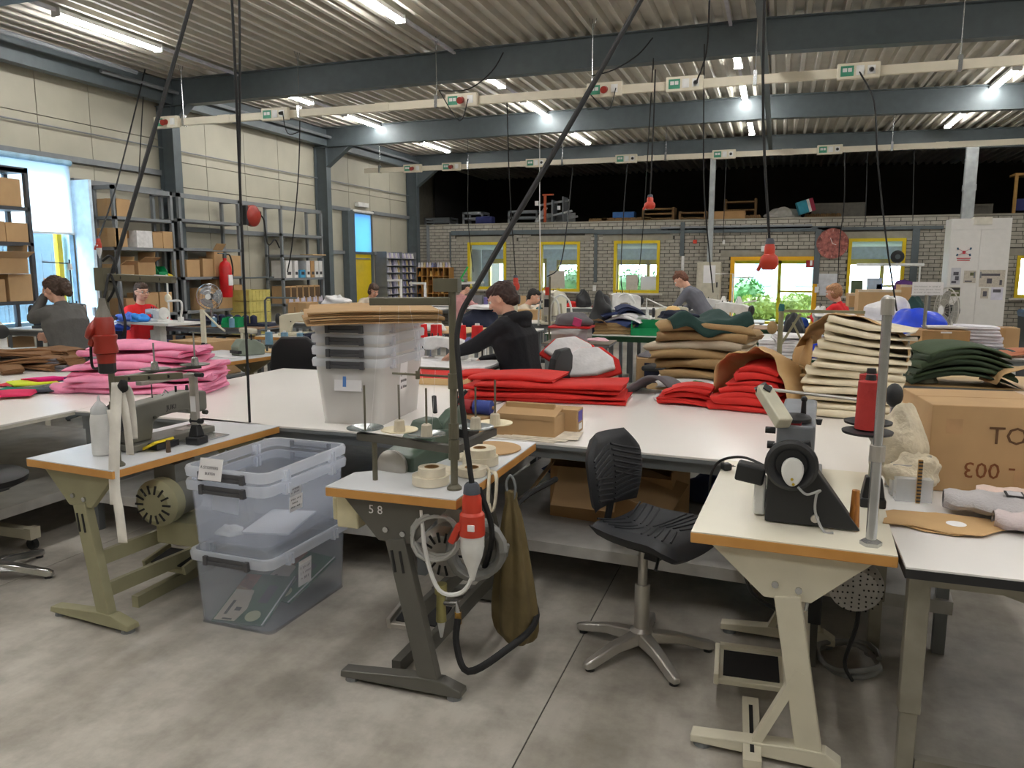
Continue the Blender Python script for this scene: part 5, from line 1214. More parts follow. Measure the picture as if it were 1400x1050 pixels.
e=thing('fleece_stand','short stand with black knob holding the woolly fleece','stand',(.47,3.46,.8));MB().cyl((0,0,0),(0,0,.36),.012,.012,8).build('post',m_zinc,e);MB().sph((-.0,0,.385),(.035,.03,.05),14,8).build('black_knob',m_black,e,smooth=60)
# ---------------------------------------------------------------- big white tables
def bench(name,label,loc,rz,w_,d_,z,top,legm,th=.03,shelf=None,edge=None,inset=.06,legw=.05,rail=True,group=None,shelfm=None,cat='table'):
 r=thing(name,label,cat,(loc[0],loc[1],loc[2]if len(loc)>2 else 0),rz,group)
 MB().bb(-w_/2,w_/2,-d_/2,d_/2,z-th*.4,z).build('table_top',top,r,bevel=.002)
 MB().bb(-w_/2,w_/2,-d_/2,d_/2,z-th,z-th*.4-.0005).build('edge_band',edge or legm,r)
 for sx in(-1,1):
  for sy in(-1,1):
   x,y=sx*(w_/2-inset),sy*(d_/2-inset)
   MB().bb(x-legw/2,x+legw/2,y-legw/2,y+legw/2,0,z-th).build('leg',legm,r)
 if rail:
  for sy in(-1,1):MB().bb(-w_/2+inset,w_/2-inset,sy*(d_/2-inset)-.015,sy*(d_/2-inset)+.015,z-th-.06,z-th).build('rail',legm,r)
 if shelf:MB().bb(-w_/2+.02,w_/2-.02,-d_/2+.01,d_/2-.01,shelf-.06,shelf).build('lower_shelf',shelfm or mat('grey shelf board',srgb(190,188,184),.5),r)
 return r
m_tw=mat('worn white laminate',srgb(238,234,230),.28,var=.012,scale=1.5)
bt1=bench('packing_table','left half of the huge white packing table carrying the tub stack',(-2.98,4.82),0,2.46,2.22,.80,m_tw,m_rack,shelf=.26)
bt2=bench('packing_table','right half of the huge white packing table carrying the red cloths',(-.42,4.73),math.radians(-4.5),2.62,2.0,.80,m_tw,m_rack,shelf=.26)
bt3=bench('packing_table','white table at the far left with brown strips and bright scraps',(-5.45,3.95),0,2.46,2.35,.80,m_tw,mat('cream leg',srgb(206,202,188),.5),shelf=.3,legw=.07)
o=MB().bb(0,.5,-.03,.03,.07,.13).bb(.47,.52,-.035,.035,.07,.14).build('foot_beam',m_cream);o.location=(-4.72,3.35,0);tag(o,'cream foot beam with castor of the left white table','table foot')
MB().cyl((.49,-.015,.035),(.49,.015,.035),.035,.035,14).bb(.475,.505,-.02,.02,.03,.08).build('castor',m_black,o)
e=thing('open_carton','open brown carton with spread flaps on the shelf under the white table','box',(-.82,4.38,.262),math.radians(-8),None)
MB().bb(-.36,.36,-.2,.2,0,.006).bb(-.36,-.354,-.2,.2,.006,.34).bb(.354,.36,-.2,.2,.006,.34).bb(-.354,.354,.194,.2,.006,.40).bb(-.354,.354,-.2,-.194,.006,.3).build('carton_body',m_card2,e)
MB().box((-.46,-.1,.2),(.30,.3,.006),(0,-.95,.3)).build('flap',m_card,e);MB().box((-.1,-.30,.22),(.36,.24,.006),(.9,0,.1)).build('flap',m_card,e)
MB().box((.26,-.25,.25),(.32,.3,.006),(.35,.25,0)).build('flap',m_card,e);MB().box((-.02,.2,.40),(.7,.006,.2),(-.1,0,0)).build('flap',m_card2,e)
blob('blue_cloth','dark blue cloth on the shelf behind the black chair','cloth',(-.35,4.9,.263),(.22,.16,.1),mat('navy cloth',srgb(48,62,100),.85),4,.25)
blob('blue_cloth','dark navy cloth on the shelf under the far edge of the white table','cloth',(-1.25,5.2,.263),(.25,.15,.08),mat('navy cloth',srgb(48,62,100),.85),5,.25)
# ---------------------------------------------------------------- clear plastic tubs
m_tub=mat('clear tub plastic',srgb(240,245,255),.22,var=.0,alpha=.21)
m_tub2=mat('milky tub plastic',srgb(253,251,248),.3,var=.0,alpha=.6)
m_rim=mat('tub rim plastic',srgb(246,249,255),.25,var=.0,alpha=.6)
m_hand=mat('tub handle',srgb(74,74,78),.5)
def tub(label,loc,rz,w_,l_,h,m,group,flare=1.12,notes=(),lip=.03,handles=True):
 r=thing('storage_tub',label,'tub',loc,rz,group);t=.004
 def ring(wd,ln,z,rad=.05,n=5):
  P=[]
  for(sx,sy,a0)in((1,1,0),(-1,1,PI/2),(-1,-1,PI),(1,-1,1.5*PI)):
   for k in range(n+1):
    a=a0+PI/2*k/n;P.append((sx*(wd/2-rad)+rad*math.cos(a),sy*(ln/2-rad)+rad*math.sin(a),z))
  return P
 W,Lg=w_*flare,l_*flare*.96
 rings=[ring(w_,l_,0,.03),ring(w_+.006,l_+.006,.006),ring(W-.02,Lg-.02,h-.06),ring(W-.016,Lg-.016,h),]
 inner=[ring(W-.024,Lg-.024,h),ring(W-.028,Lg-.028,h-.06),ring(w_-.004,l_-.004,.012)]
 allr=rings+inner;k=len(allr[0]);vs=sum(allr,[]);fs=[]
 for i in range(len(allr)-1):fs+=[(i*k+j,i*k+(j+1)%k,(i+1)*k+(j+1)%k,(i+1)*k+j)for j in range(k)]
 fs+=[tuple(range(k))[::-1],tuple((len(allr)-1)*k+j for j in range(k))]
 MB().add(vs,fs).build('tub_body',m,r,smooth=50)
 lr=[ring(W-.016,Lg-.016,h-.045),ring(W+.012,Lg+.012,h-.045),ring(W+.018,Lg+.018,h-.012),ring(W+.008,Lg+.008,h+.002),ring(W-.02,Lg-.02,h+.002)]
 vs=sum(lr,[]);fs=[]
 for i in range(len(lr)-1):fs+=[(i*k+j,i*k+(j+1)%k,(i+1)*k+(j+1)%k,(i+1)*k+j)for j in range(k)]
 rim=MB().add(vs,fs)
 for sx in(-1,1):
  for q in(-.3,-.26,.26,.3):rim.bb(sx*W*.5-.01,sx*W*.5+.016,q*Lg-.006,q*Lg+.006,h-.06,h-.01)
 rim.build('rim',m_rim,r,smooth=40)
 if handles:
  for sy in(-1,1):
   y=sy*(Lg/2+.012)
   hd=MB().bb(-w_*.28,w_*.28,y-.008,y+.008,h-.052,h-.034).bb(-w_*.28,w_*.28,y-.003,y+.003,h-.034,h-.012)
   for sx in(-1,1):hd.bb(sx*w_*.28-.012,sx*w_*.28+.012,y-.012,y+.012,h-.056,h-.01)
   hd.build('handle',m_hand,r,bevel=.003)
 return r
m_scr=mat('handwriting',srgb(120,116,124),.8)
def scribble(parent,x0,x1,z0,z1,y,lines,face='y',m=None,rnd=1):
 rr=random.Random(rnd);mb=MB()
 for k in range(lines):
  z=z1-(z1-z0)*(k+.5)/lines;h=(z1-z0)/lines*.55;x=x0
  while x<x1-.006:
   wd=rr.uniform(.004,.009)
   if rr.random()<.85:
    a=(x,z-h/2*rr.uniform(.5,1));b=(x+wd*.6,z+h/2*rr.uniform(.5,1))
    if face=='y':mb.bar((a[0],y,a[1]),(b[0],y,b[1]),.0022,.001);mb.bar((x,y,z),(x+wd*.8,y,z+h*.1),.002,.001)
    else:mb.bar((y,a[0],a[1]),(y,b[0],b[1]),.0022,.001);mb.bar((y,x,z),(y,x+wd*.8,z+h*.1),.002,.001)
   x+=wd+.003
 o=mb.build('handwriting',m or m_scr,parent);o['kind']='stuff'
 return o
cx_,cy_,rz_=-2.36,3.18,math.radians(-2)
FT='clear tubs stacked on the floor'
ta=tub('lowest clear plastic tub on the floor with green printed bags inside',(cx_,cy_,.0),rz_,.42,.62,.37,m_tub,FT)
tb=tub('middle clear plastic tub nested under the top one, dark grey handle',(cx_,cy_,.345),rz_,.42,.62,.37,m_tub,FT)
tc=tub('topmost clear plastic tub of the floor stack with paper note on rim',(cx_,cy_,.41),rz_,.42,.62,.37,m_tub,FT)
y=-.62*1.12*.96/2
n=MB().box((-.05,y-.022,.375),(.13,.003,.10),(-.25,0,0)).build('rim_note',m_paper,tc,label='white handwritten paper note on the rim')
tx=text('A STOPPERS',.019,m_scr,tc,(-.105,y-.028,.378),(PI/2-.25,0,0),'handwriting');text('BUITEN',.017,m_scr,tc,(-.075,y-.034,.352),(PI/2-.25,0,0),'handwriting')
n=MB().box((-.02,y+.03,.27),(.15,.003,.09),(-.1,.08,0)).build('inner_note',m_paper,tb,label='white paper note stuck on the front wall')
n=MB().box((.42*.56-.014,-.1,.24),(.003,.10,.075),(0,.06,0)).build('side_note',m_paper,tb,label='white label with dark writing on the side');scribble(tb,-.14,-.06,.215,.27,.42*.56-.011,3,'x',m_ink,3)
n=MB().box((.42*.56-.014,-.1,.30),(.003,.085,.05),(0,.06,0)).build('side_note',m_paper,tb);scribble(tb,-.135,-.07,.285,.32,.42*.56-.011,2,'x',m_scr,4)
n=MB().box((.42*.56-.016,-.05,.22),(.003,.1,.13),(0,.06,0)).build('side_note',m_paper,ta,label='white label with faded writing on the side');scribble(ta,-.09,-.01,.18,.26,.42*.56-.011,3,'x',m_scr,5)
o=MB().box((0,0,.004),(.24,.36,.008),(0,0,.2)).build('paper_stack',m_paper);o.location=(cx_+.03,cy_+.02,.424);tag(o,'flat white paper on the bottom of the upper clear tub','paper')
blob('white_rag','crumpled white rag at the near left corner inside the upper clear tub','rag',(cx_-.1,cy_-.2,.424),(.07,.05,.03),m_rib,3,.3)
m_gbag=mat('green print',srgb(34,92,62),.35);m_cbag=mat('cream print',srgb(214,200,180),.4);m_rbag=mat('russet print',srgb(150,90,66),.4,var=.3,scale=30)
def printed_bag(label,loc,rot):
 e=thing('printed_bag',label,'bag',loc,rot,'printed bags in the lowest tub')
 MB().bb(-.14,.14,-.18,.18,0,.012).build('bag_sheet',m_gbag,e,bevel=.004)
 MB().prism([(-.13,-.17),(-.02,-.17),(0,-.08),(-.03,.05),(-.13,.08)],.001,TR(0,0,.0125)).build('cream_panel',m_cbag,e)
 MB().bb(-.135,-.05,.05,.17,.0125,.0135).build('russet_panel',m_rbag,e)
 MB().bb(.03,.08,-.03,.10,.0125,.0135).build('dark_panel',mat('dark print',srgb(52,60,78),.4),e)
 MB().lathe([(0,.0125),(.038,.0125),(.038,.0137),(0,.0137)],n=20,caps=False,c=(.055,-.125,0)).build('round_badge',mat('badge print',srgb(206,210,170),.4),e)
 MB().bb(-.1,-.085,-.13,-.03,.0136,.0142).bb(-.06,-.03,-.10,-.075,.0136,.0142).bb(-.09,-.04,-.165,-.155,.0136,.0142).build('print_marks',m_ink,e)
 MB().bb(.128,.134,-.18,.18,.012,.016).build('seal_line',m_paper,e)
printed_bag('green and cream printed bag lying at the near end of the lowest tub',(cx_-.05,cy_-.1,.05),(.30,0,.12))
printed_bag('green and russet printed bag standing in the far half of the lowest tub',(cx_+.03,cy_+.12,.10),(.35,.0,-.2))
sx_,sy_,rzs=-2.32,4.16,math.radians(4)
ST='milky tubs nested on the white table'
for k,nm in enumerate(('lowest','second from bottom','second from top','topmost')):
 tt=tub('%s milky plastic tub of the nested stack on the white table'%nm,(sx_,sy_,.802+k*.068),rzs,.37,.58,.385,m_tub2,ST,flare=1.2)
 if k==0:t_low=tt
y=-.58/2
n=MB().box((.0,y-.028,.25),(.17,.003,.10),(-.09,0,0)).build('front_label',m_paper,t_low,label='white and blue printed label');MB().box((.0,y-.030,.215),(.17,.003,.012),(-.09,0,0)).box((-.02,y-.032,.255),(.02,.003,.06),(-.09,0,0)).build('label_print',mat('label blue',srgb(80,130,200),.6),t_low)
n=MB().box((.205,-.0,.24),(.003,.11,.19),(0,.09,0)).build('side_note',m_paper,t_low,label='white paper note with rows of dark writing');scribble(t_low,-.045,.045,.17,.32,.209,4,'x',m_ink,8)
for k in range(6):
 e=thing('flattened_carton','flattened brown carton sheet on the milky tub stack, %s from the top'%ORD2[5-k],'cardboard',(-2.30+.012*(k%3),4.10+.015*((k*2)%3),.802+.068*3+.391+k*.0125),math.radians(36-k*.8),'flattened cartons on the tubs')
 def f(a,b,k=k):
  x=(a-.5)*.74;yy=(b-.5)*.68
  return V((x,yy,-.05*max(0,abs(x)-.18)**1.2*(1 if x<0 else.5)+.03*max(0,b-.55)))
 mb=MB();mb.grid(f,10,6);mb.build('sheet',m_card,e,solid=.009)
 MB().box((-.1,-.341,0),(.2,.004,.006)).build('flute_edge',m_card2,e)
# ---------------------------------------------------------------- chairs
def star_base(r,m,R=.31,h0=.09,h1=.42,n=5,a0=0):
 for k in range(n):
  a=a0+2*PI*k/n;d=V((math.cos(a),math.sin(a),0));q=V((-d.y,d.x,0))
  mb=MB();P=[]
  for(t,w_,z0,z1)in((.02,.04,.05,.10),(.16,.03,.045,.085),(R-.03,.024,.012,.05),(R,.016,.014,.04)):
   P.append([d*t+q*w_+V((0,0,z0)),d*t-q*w_+V((0,0,z0)),d*t-q*w_*.7+V((0,0,z1)),d*t+q*w_*.7+V((0,0,z1))])
  vs=sum(P,[]);fs=[(0,1,2,3)[::-1],(12,13,14,15)]
  for i in range(3):fs+=[(i*4+j,i*4+(j+1)%4,(i+1)*4+(j+1)%4,(i+1)*4+j)for j in range(4)]
  l_=mb.add(vs,fs).build('base_leg',m,r,bevel=.006,smooth=50)
  MB().cyl(tuple(d*(R-.03)),tuple(d*(R-.03)+V((0,0,.016))),.02,.018,10).build('glide',m_black,l_)
 MB().lathe([(.055,.05),(.05,.10),(.034,.115),(.033,h0+.21),(.03,h0+.215)],n=20).build('column',m,r,smooth=40)
 MB().cyl((0,0,h0+.2),(0,0,h1),.021,.021,14).build('gas_rod',m_alu,r,smooth=40)
def shaped_slab(out,th,cz,m,parent,name,seg=14):
 """out(t) half-width along t 0..1 ; cz(u,t) height; local x width, y length"""
 mb=MB();nu=16
 def top(a,b):
  wd=out(b);x=(a*2-1)*wd
  e=max(0,1-abs(a*2-1)**8)*max(0,1-abs(b*2-1)**12)
  return V((x,b,cz(a*2-1,b)+th*.5*e**.3-th*.25))
 def bot(a,b):
  p=top(a,b);q=p.copy();e=max(0,1-abs(a*2-1)**8)*max(0,1-abs(b*2-1)**12);q.z=cz(a*2-1,b)-th*.5*e**.3-th*.25;return q
 mb.grid(top,nu,seg);o=len(mb.v);mb.grid(lambda a,b:bot(1-a,b),nu,seg)
 return mb
def work_chair(label,loc,rz,seat_z=.56,base=m_alu,a0=0.3):
 r=thing('work_chair',label,'chair',loc,rz)
 star_base(r,base,.33,.1,seat_z-.07,a0=a0)
 MB().bb(-.09,.09,-.1,.1,seat_z-.085,seat_z-.055).box((0,0,seat_z-.1),(.1,.07,.06),top=(.8,.8)).build('seat_mechanism',m_black,r,bevel=.006)
 MB().tube([(.05,.05,seat_z-.08),(.16,.1,seat_z-.11)],.007,6).tube([(-.06,.05,seat_z-.08),(-.14,.12,seat_z-.12)],.007,6).cyl((-.1,-.2,seat_z-.12),(-.1,-.2,seat_z-.05),.02,.02,8).build('levers',m_black,r)
 L,W=.44,.225
 def so(b):return W*(.90+.1*min(1,b*2.2))*(1-.12*max(0,b-.85)/.15)
 def cz(u,b):return.03*u*u-.02*math.exp(-((b-.35)/.2)**2)*(1-u*u)-.075*max(0,b-.72)**1.4*3.2+.02*max(0,.25-b)*2
 mb=shaped_slab(so,.075,cz,m_pu,r,'seat');mb.v=[V((p.x,(p.y-.5)*L,p.z+seat_z))for p in mb.v]
 mb.build('seat',m_pu,r,smooth=60)
 mb=MB()
 for k in range(9):
  for s in(-1,1):
   P=[]
   for q in range(6):
    u=s*(.06+q*.15);bb_=.14+k*.075+.03*q*(1 if k>3 else-.6)
    if.05<bb_<.88:P.append(V((u*so(bb_),(bb_-.5)*L,cz(u,bb_)+seat_z+.0195)))
   if len(P)>1:mb.tube(P,.0048,6)
 mb.build('seat_ridges',m_pu,r)['kind']='stuff'
 MB().bar((0,-.18,seat_z-.06),(0,-.27,seat_z-.04),.04,.012).bar((0,-.27,seat_z-.05),(0,-.235,seat_z+.14),.04,.012).build('back_stem',m_black,r)
 MB().cyl((-.05,-.27,seat_z-.05),(.05,-.27,seat_z-.05),.03,.03,10).build('adjust_knob',m_black,r,smooth=40)
 H=.34
 def bo(b):return.205*(.78+.22*math.sin(min(1,b/.55)*PI/2))*(1 if b<.68 else 1-.46*((b-.68)/.32)**1.3)
 def bz(u,b):return.045*u*u+.02*math.sin(b*PI)
 mb=shaped_slab(bo,.05,bz,m_pu,r,'backrest')
 tilt=Euler((math.radians(96),0,0)).to_matrix().to_4x4();Mx=TR(0,-.245,seat_z+.06)@Matrix.Rotation(math.radians(8),4,'X')
 def conv(p):return Mx@V((p.x,p.z,p.y*H))
 mb.v=[conv(p)for p in mb.v];mb.f=[f[::-1]for f in mb.f]
 mb.build('backrest',m_pu,r,smooth=60)
 mb=MB()
 for k in range(11):
  for s in(-1,1):
   P=[]
   for q in range(6):
    u=s*(.05+q*.16);bb_=.08+k*.075+(-.03 if k>4 else.014)*q
    if.05<bb_<.95:P.append(conv(V((u*bo(bb_),bb_,bz(u,bb_)+.0135))))
   if len(P)>1:mb.tube(P,.005,6)
 mb.build('back_ridges',m_pu,r)['kind']='stuff'
 return r
wc=work_chair('black polyurethane work chair with silver star base in front of the white table',(-.45,3.28,0),math.radians(-114),.57,a0=1.047+.0)
for c_ in wc.children:
 if c_.name.split('.')[0]in('base_leg','column','gas_rod'):c_.location=(.024,-.05,0)
e=thing('work_chair','black padded chair with polished star base at the left picture edge','chair',(-4.06,2.93,0),0)
star_base(e,m_chrome,.36,.12,.5,a0=.35)
MB().lathe([(.02,-.05),(.17,-.045),(.235,-.015),(.24,.015),(.21,.035),(.02,.04)],c=(0,0,.56),n=28).build('seat',m_black,e,smooth=50)
MB().bb(-.1,.1,-.1,.1,.49,.515).bb(.04,.1,-.02,.02,.40,.5).build('seat_mechanism',m_steel,e);MB().box((-.2,.15,.78),(.05,.3,.3),(0,-.15,.4)).build('backrest',m_black,e,bevel=.02)
MB().bar((-.1,.08,.5),(-.19,.14,.7),.04,.012).build('back_stem',m_black,e)
def simple_chair(label,loc,rz,seat_z,cloth,frame,back_h=.42,w_=.44,shape='round',base='star'):
 r=thing('upholstered_chair',label,'chair',loc,rz)
 if base=='star':star_base(r,frame,.3,.1,seat_z-.05)
 else:
  for sx in(-1,1):
   for sy in(-1,1):MB().bar((sx*w_*.45,sy*.2,seat_z-.04),(sx*w_*.48,sy*.24,0),.025).build('leg',frame,r)
 MB().bb(-w_/2,w_/2,-.22,.22,seat_z-.06,seat_z).build('seat',cloth,r,bevel=.025,seg=3)
 poly=[(-w_/2*.8,0),(w_/2*.8,0),(w_/2,back_h*.35),(w_/2*.86,back_h*.8),(w_/2*.5,back_h),(-w_/2*.5,back_h),(-w_/2*.86,back_h*.8),(-w_/2,back_h*.35)]
 MB().prism(poly,.06,TR(0,-.20,seat_z+.1)@Matrix.Rotation(.12,4,'X')@XZ).build('backrest',cloth,r,bevel=.02,seg=3)
 MB().bar((0,-.15,seat_z-.04),(0,-.27,seat_z+.22),.05,.015).build('back_stem',frame,r)
 MB().bb(-.07,.07,-.30,-.275,seat_z+.2,seat_z+.22).cyl((-.05,-.28,seat_z+.16),(-.05,-.30,seat_z+.16),.01,.01,8).cyl((.05,-.28,seat_z+.16),(.05,-.30,seat_z+.16),.01,.01,8).build('back_plate',m_black,r)
 return r
# ---------------------------------------------------------------- folded cloth
def folded(name,label,cat,loc,rz,w_,d_,layers,t,m,seed,group=None,sag=0,wob=.012,lean=0,nx=9,bulge=0,curl=0,flip=True):
 """one folded piece: a serpentine sheet, folds at the front (-y) and back, ends open at the sides"""
 rr=random.Random(seed);ph=[rr.uniform(0,6.28)for _ in range(8)]
 cl=[];h=t*.40;r_=t/2
 y0,y1=-d_/2+r_,d_/2-r_
 for k in range(layers):
  z=(k+.5)*t;ya,yb=(y0,y1)if k%2==0 else(y1,y0)
  jit=rr.uniform(-.03,.03)*d_
  for q in range(5):cl.append((ya+(yb-ya)*q/4,z))
  if k<layers-1:
   s=1 if k%2==0 else-1
   for a in(-45,0,45):cl.append((yb+s*r_*math.cos(math.radians(a)),z+r_+r_*math.sin(math.radians(a))))
 if flip:cl=[(-y,z)for y,z in cl]
 L_,R_=[],[]
 for i,(y,z)in enumerate(cl):
  a=cl[max(i-1,0)];b=cl[min(i+1,len(cl)-1)]
  ty,tz=b[0]-a[0],b[1]-a[1];n_=math.hypot(ty,tz)or 1
  ny,nz=-tz/n_,ty/n_
  L_.append((y+ny*h,z+nz*h));R_.append((y-ny*h,z-nz*h))
 sec=L_+R_[::-1];k=len(sec);H=layers*t
 vs=[]
 for i in range(nx):
  u=i/(nx-1)*2-1;x=u*w_/2
  for(y,z)in sec:
   g=z/H
   dx=wob*math.sin(z*60+ph[0]+y*3)*abs(u)+wob*.8*math.sin(ph[1]+y*9+z*30)
   dy=wob*math.sin(x*9+ph[2]+z*25)+.5*wob*math.sin(x*23+ph[3])
   dz=g*wob*(.8*math.sin(x*8+ph[4])+.6*math.sin(y*11+ph[5]+x*4))-sag*u*u+lean*u+bulge*(1-u*u)-curl*(y/d_*2)**2
   vs.append((x+dx,y+dy,max(z+dz,.001 if not sag else z+dz)))
 fs=[(i*k+j,(i+1)*k+j,(i+1)*k+(j+1)%k,i*k+(j+1)%k)for i in range(nx-1)for j in range(k)]
 q2=len(L_)
 for i0,fl in((0,0),((nx-1)*k,1)):
  for j in range(q2-1):
   f=(i0+j,i0+j+1,i0+k-2-j,i0+k-1-j);fs.append(f if not fl else f[::-1])
 o=MB().add(vs,fs).build(name,m,None,smooth=70);o.location=loc;o.rotation_euler=(0,0,rz)
 tag(o,label,cat,group);return o
ORD=['lowest','second','third','fourth','fifth','sixth','seventh','eighth','ninth','tenth','eleventh','twelfth','thirteenth','fourteenth']
def fabm(name,col,bump=.25):return mat(name,col,.88,var=.05,scale=12,bump=bump,bscale=40)
m_redf=fabm('bright red cloth',srgb(208,44,38));m_pink=fabm('pink cloth',srgb(238,150,184));m_creamf=fabm('cream canvas',srgb(230,218,192));m_tan=fabm('tan twill',srgb(176,146,104));m_tan2=fabm('pale tan lining',srgb(204,190,168))
m_navy=fabm('navy cloth fold',srgb(30,36,58));m_wht=fabm('white cloth',srgb(232,230,232));m_olv=fabm('moss green cloth',srgb(66,82,58));m_bluef=fabm('periwinkle cloth',srgb(86,120,214));m_cob=fabm('cobalt cloth',srgb(30,60,200));m_gry=fabm('grey felt',srgb(106,102,106));m_bott=fabm('bottle green cloth',srgb(36,66,62));m_brn=fabm('brown leather strip',srgb(128,92,60))
z=.802
for k in range(5):
 lay=2
 folded('red_folded_cloth','%s long red cloth of the flat pile behind the small cartons, from the table up'%ORD[k],'cloth',(-1.50+[0,.03,-.02,.05,-.2][k],5.13+[0,-.02,.03,.0,.05][k],z),math.radians([6,8,5,7,2][k]),[1.15,1.05,1.1,1.0,.6][k],.42,lay,.0145,m_redf,20+k,'long red cloths',wob=.010)
 z+=lay*.0145+.003
folded('white_folded_cloth','white cloth sheet under the small red bundle','cloth',(-.56,5.42,.802),.1,.42,.3,2,.014,m_wht,40)
for k in range(3):folded('red_folded_cloth','%s red piece of the small rounded red bundle, from the table up'%ORD[k],'cloth',(-.55+.01*k,5.27,.802+k*.042),math.radians(-4+3*k),.34-.03*k,.3,3,.013,m_redf,50+k,'small red bundle',wob=.014,bulge=.012,sag=.015 if k else 0)
for k in range(7):folded('red_folded_cloth','%s red piece of the pile in the open kraft paper, from the table up'%ORD[k],'cloth',(-.14+.012*k,5.2+.015*k,.802+k*.04),math.radians(-12+4*(k%3)),.46-.035*k,.42,2,.019,m_redf,60+k,'red pile in kraft paper',wob=.014,sag=.02 if k>1 else 0)
def paper_hood(label,loc,rz,w_,d_,h,lo=0,hi=PI,name='kraft_wrap',seed=0,back=0):
 e=thing(name,label,'wrapping paper',loc,rz);rr=random.Random(seed);ph=[rr.uniform(0,6)for _ in range(5)]
 def f(a,b):
  t=lo+(hi-lo)*a;k=1+.04*math.sin(5*t+ph[0])+.03*math.sin(9*t+4*b+ph[1])
  return V((math.cos(t)*w_/2*k,(b-.5)*d_+.04*math.sin(3*t+ph[2])-.12*math.sin(t)*(b-0.1)*0,max(0,math.sin(t))**.8*h*k*(1-.15*b)))
 mb=MB();mb.grid(f,18,6);mb.build('paper_sheet',m_kraft,e,smooth=40,solid=.004)
 return e
def paper_dome(label,loc,rz,w_,d_,h,name='kraft_wrap',seed=0,fwd=.1,droop=0):
 e=thing(name,label,'wrapping paper',loc,rz);rr=random.Random(seed);ph=[rr.uniform(0,6)for _ in range(5)]
 def f(a,b):
  t=PI*a;k=1+.05*math.sin(5*t+ph[0]+b*2)+.03*math.sin(11*t+5*b+ph[1])
  c=math.cos(b*1.35);x=math.cos(t)*w_/2*k*(.75+.25*c)
  return V((x,-d_/2+d_*b-fwd*(1-b)*max(0,math.cos(t)+.2)+.02*math.sin(7*t+ph[2]),max(0,math.sin(t))**.7*h*k*(.35+.65*c)-droop*max(0,x)*(1-b*.5)))
 mb=MB();mb.grid(f,26,10);mb.build('paper_sheet',m_kraft,e,smooth=35,solid=.004)
 return e
paper_dome('crumpled kraft paper arched over the pile of red cloth',(-.02,5.40,.83),math.radians(-24),.60,.46,.36,seed=3,fwd=.16)
blob('red_cloth_bunch','dark red cloth bunch sticking out right of the kraft paper','cloth',(.30,5.45,.803),(.10,.12,.13),m_redf,4,.25)
NC=12;z=.803
for k in range(NC):
 t=.021;lay=2
 folded('cream_folded_canvas','%s piece of the tall cream canvas pile, counted from the table'%ORD[k],'cloth',(.47+.014*max(0,k-4)-(.012 if k%2 else 0),5.17+.006*(k%3),z),math.radians(-4-1.5*(k%3)-max(0,k-5)*.8),.52-.012*max(0,k-5)+.02*((k*5)%3),.40,lay,t,m_creamf,80+k,'tall cream canvas pile',wob=.008,lean=-.006*max(0,k-3),nx=9)
 z+=lay*t+.006
paper_dome('kraft paper hood draped over the top of the cream canvas pile',(.50,5.34,1.20),math.radians(-12),.64,.44,.22,seed=5,fwd=.06,droop=.25)
e=thing('kraft_wrap','kraft paper hanging down the left side of the cream canvas pile','wrapping paper',(.21,5.36,.83),.2)
mb=MB();mb.grid(lambda a,b:V((-.05*math.sin(b*3)-.02*math.sin(a*9+b*7),(a-.5)*.34,b*.42+.02*math.sin(a*6))),10,10);mb.build('paper_sheet',m_kraft,e,smooth=40,solid=.004)
for k in range(6):
 blob('tan_scrap','%s tan scrap bunched left of the cream canvas pile'%ORD[k],'scrap',(.16+.015*(k%2),5.22+.02*k,.803+k*.05),(.05,.06,.028),m_tan,30+k,.25,n=12,group='tan scraps beside the cream pile')
z=.803
for k in range(8):
 lay=2;top_=k>4
 folded('pink_folded_cloth','%s piece of the bright pink cloth pile, counted from the table'%ORD[k],'cloth',(-4.42-(.06 if top_ else 0)+.03*(k%2),4.55+(.08 if top_ else 0),z),math.radians(14+5*(k%3)-(0 if not top_ else 2)),1.02 if not top_ else.8,.52-.02*k,lay,.0195,m_pink,100+k,'pink cloth pile',wob=.022,sag=.015 if k>2 else 0)
 z+=lay*.0195+.004
for k in range(4):blob('pink_crumple','%s crumpled pink cloth at the left end of the pink pile'%ORD[k],'cloth',(-4.88+.05*k,4.25+.08*k,.803+.03*k),(.13,.1,.06),m_pink,110+k,.3,group='pink crumples')
for k,(u,v,c,lab,d_)in enumerate(((20,538,srgb(40,120,100),'teal green scrap at the front of the scrap heap',.3),(12,545,srgb(210,40,90),'crimson scrap at the very left of the scrap heap',.22),(38,531,srgb(214,226,60),'lime yellow scrap on top of the scrap heap',.3),(58,528,srgb(226,30,130),'magenta scrap at the right of the scrap heap',.26),(12,528,srgb(200,40,60),'red scrap behind the lime scrap',.22),(70,536,srgb(70,74,84),'dark grey scrap at the right end of the scrap heap',.25),(84,526,srgb(70,90,140),'blue scrap next to the pink pile',.12))):
 p=atz(u,v,.80);folded('cloth_scrap',lab,'scrap',(p.x,p.y+.05,.803+.012*(k%4)),.3+.35*k,d_,.2,2,.011,fabm('scrap %d'%k,c),130+k,'bright scraps on the left table',wob=.012)
for k in range(9):
 p=atz(4+(k%5)*16,508-(k//3)*2,.80)
 folded('leather_strip','%s folded brown strip in the strip heap on the left table'%ORD[k],'strip',(p.x+.05*(k%2),p.y+.14*(k%3),.803+(k//3)*.05),math.radians(-20+17*(k%4)),.62,.16,4,.012,m_brn,140+k,'brown strips on the left table',wob=.016,bulge=.02)
e=thing('lidded_carton','small brown carton with lid flap open on the white table','box',(-1.245,3.96,.802),math.radians(-2))
MB().bb(-.17,.17,-.09,.09,0,.115).build('carton_body',m_card,e,bevel=.003);MB().box((0,-.02,.128),(.34,.15,.005),(.22,0,0)).box((0,-.0925,.11),(.34,.004,.025)).build('lid',m_card,e);MB().bb(-.15,.13,.02,.05,.14,.165).build('lid_flap',m_card,e)
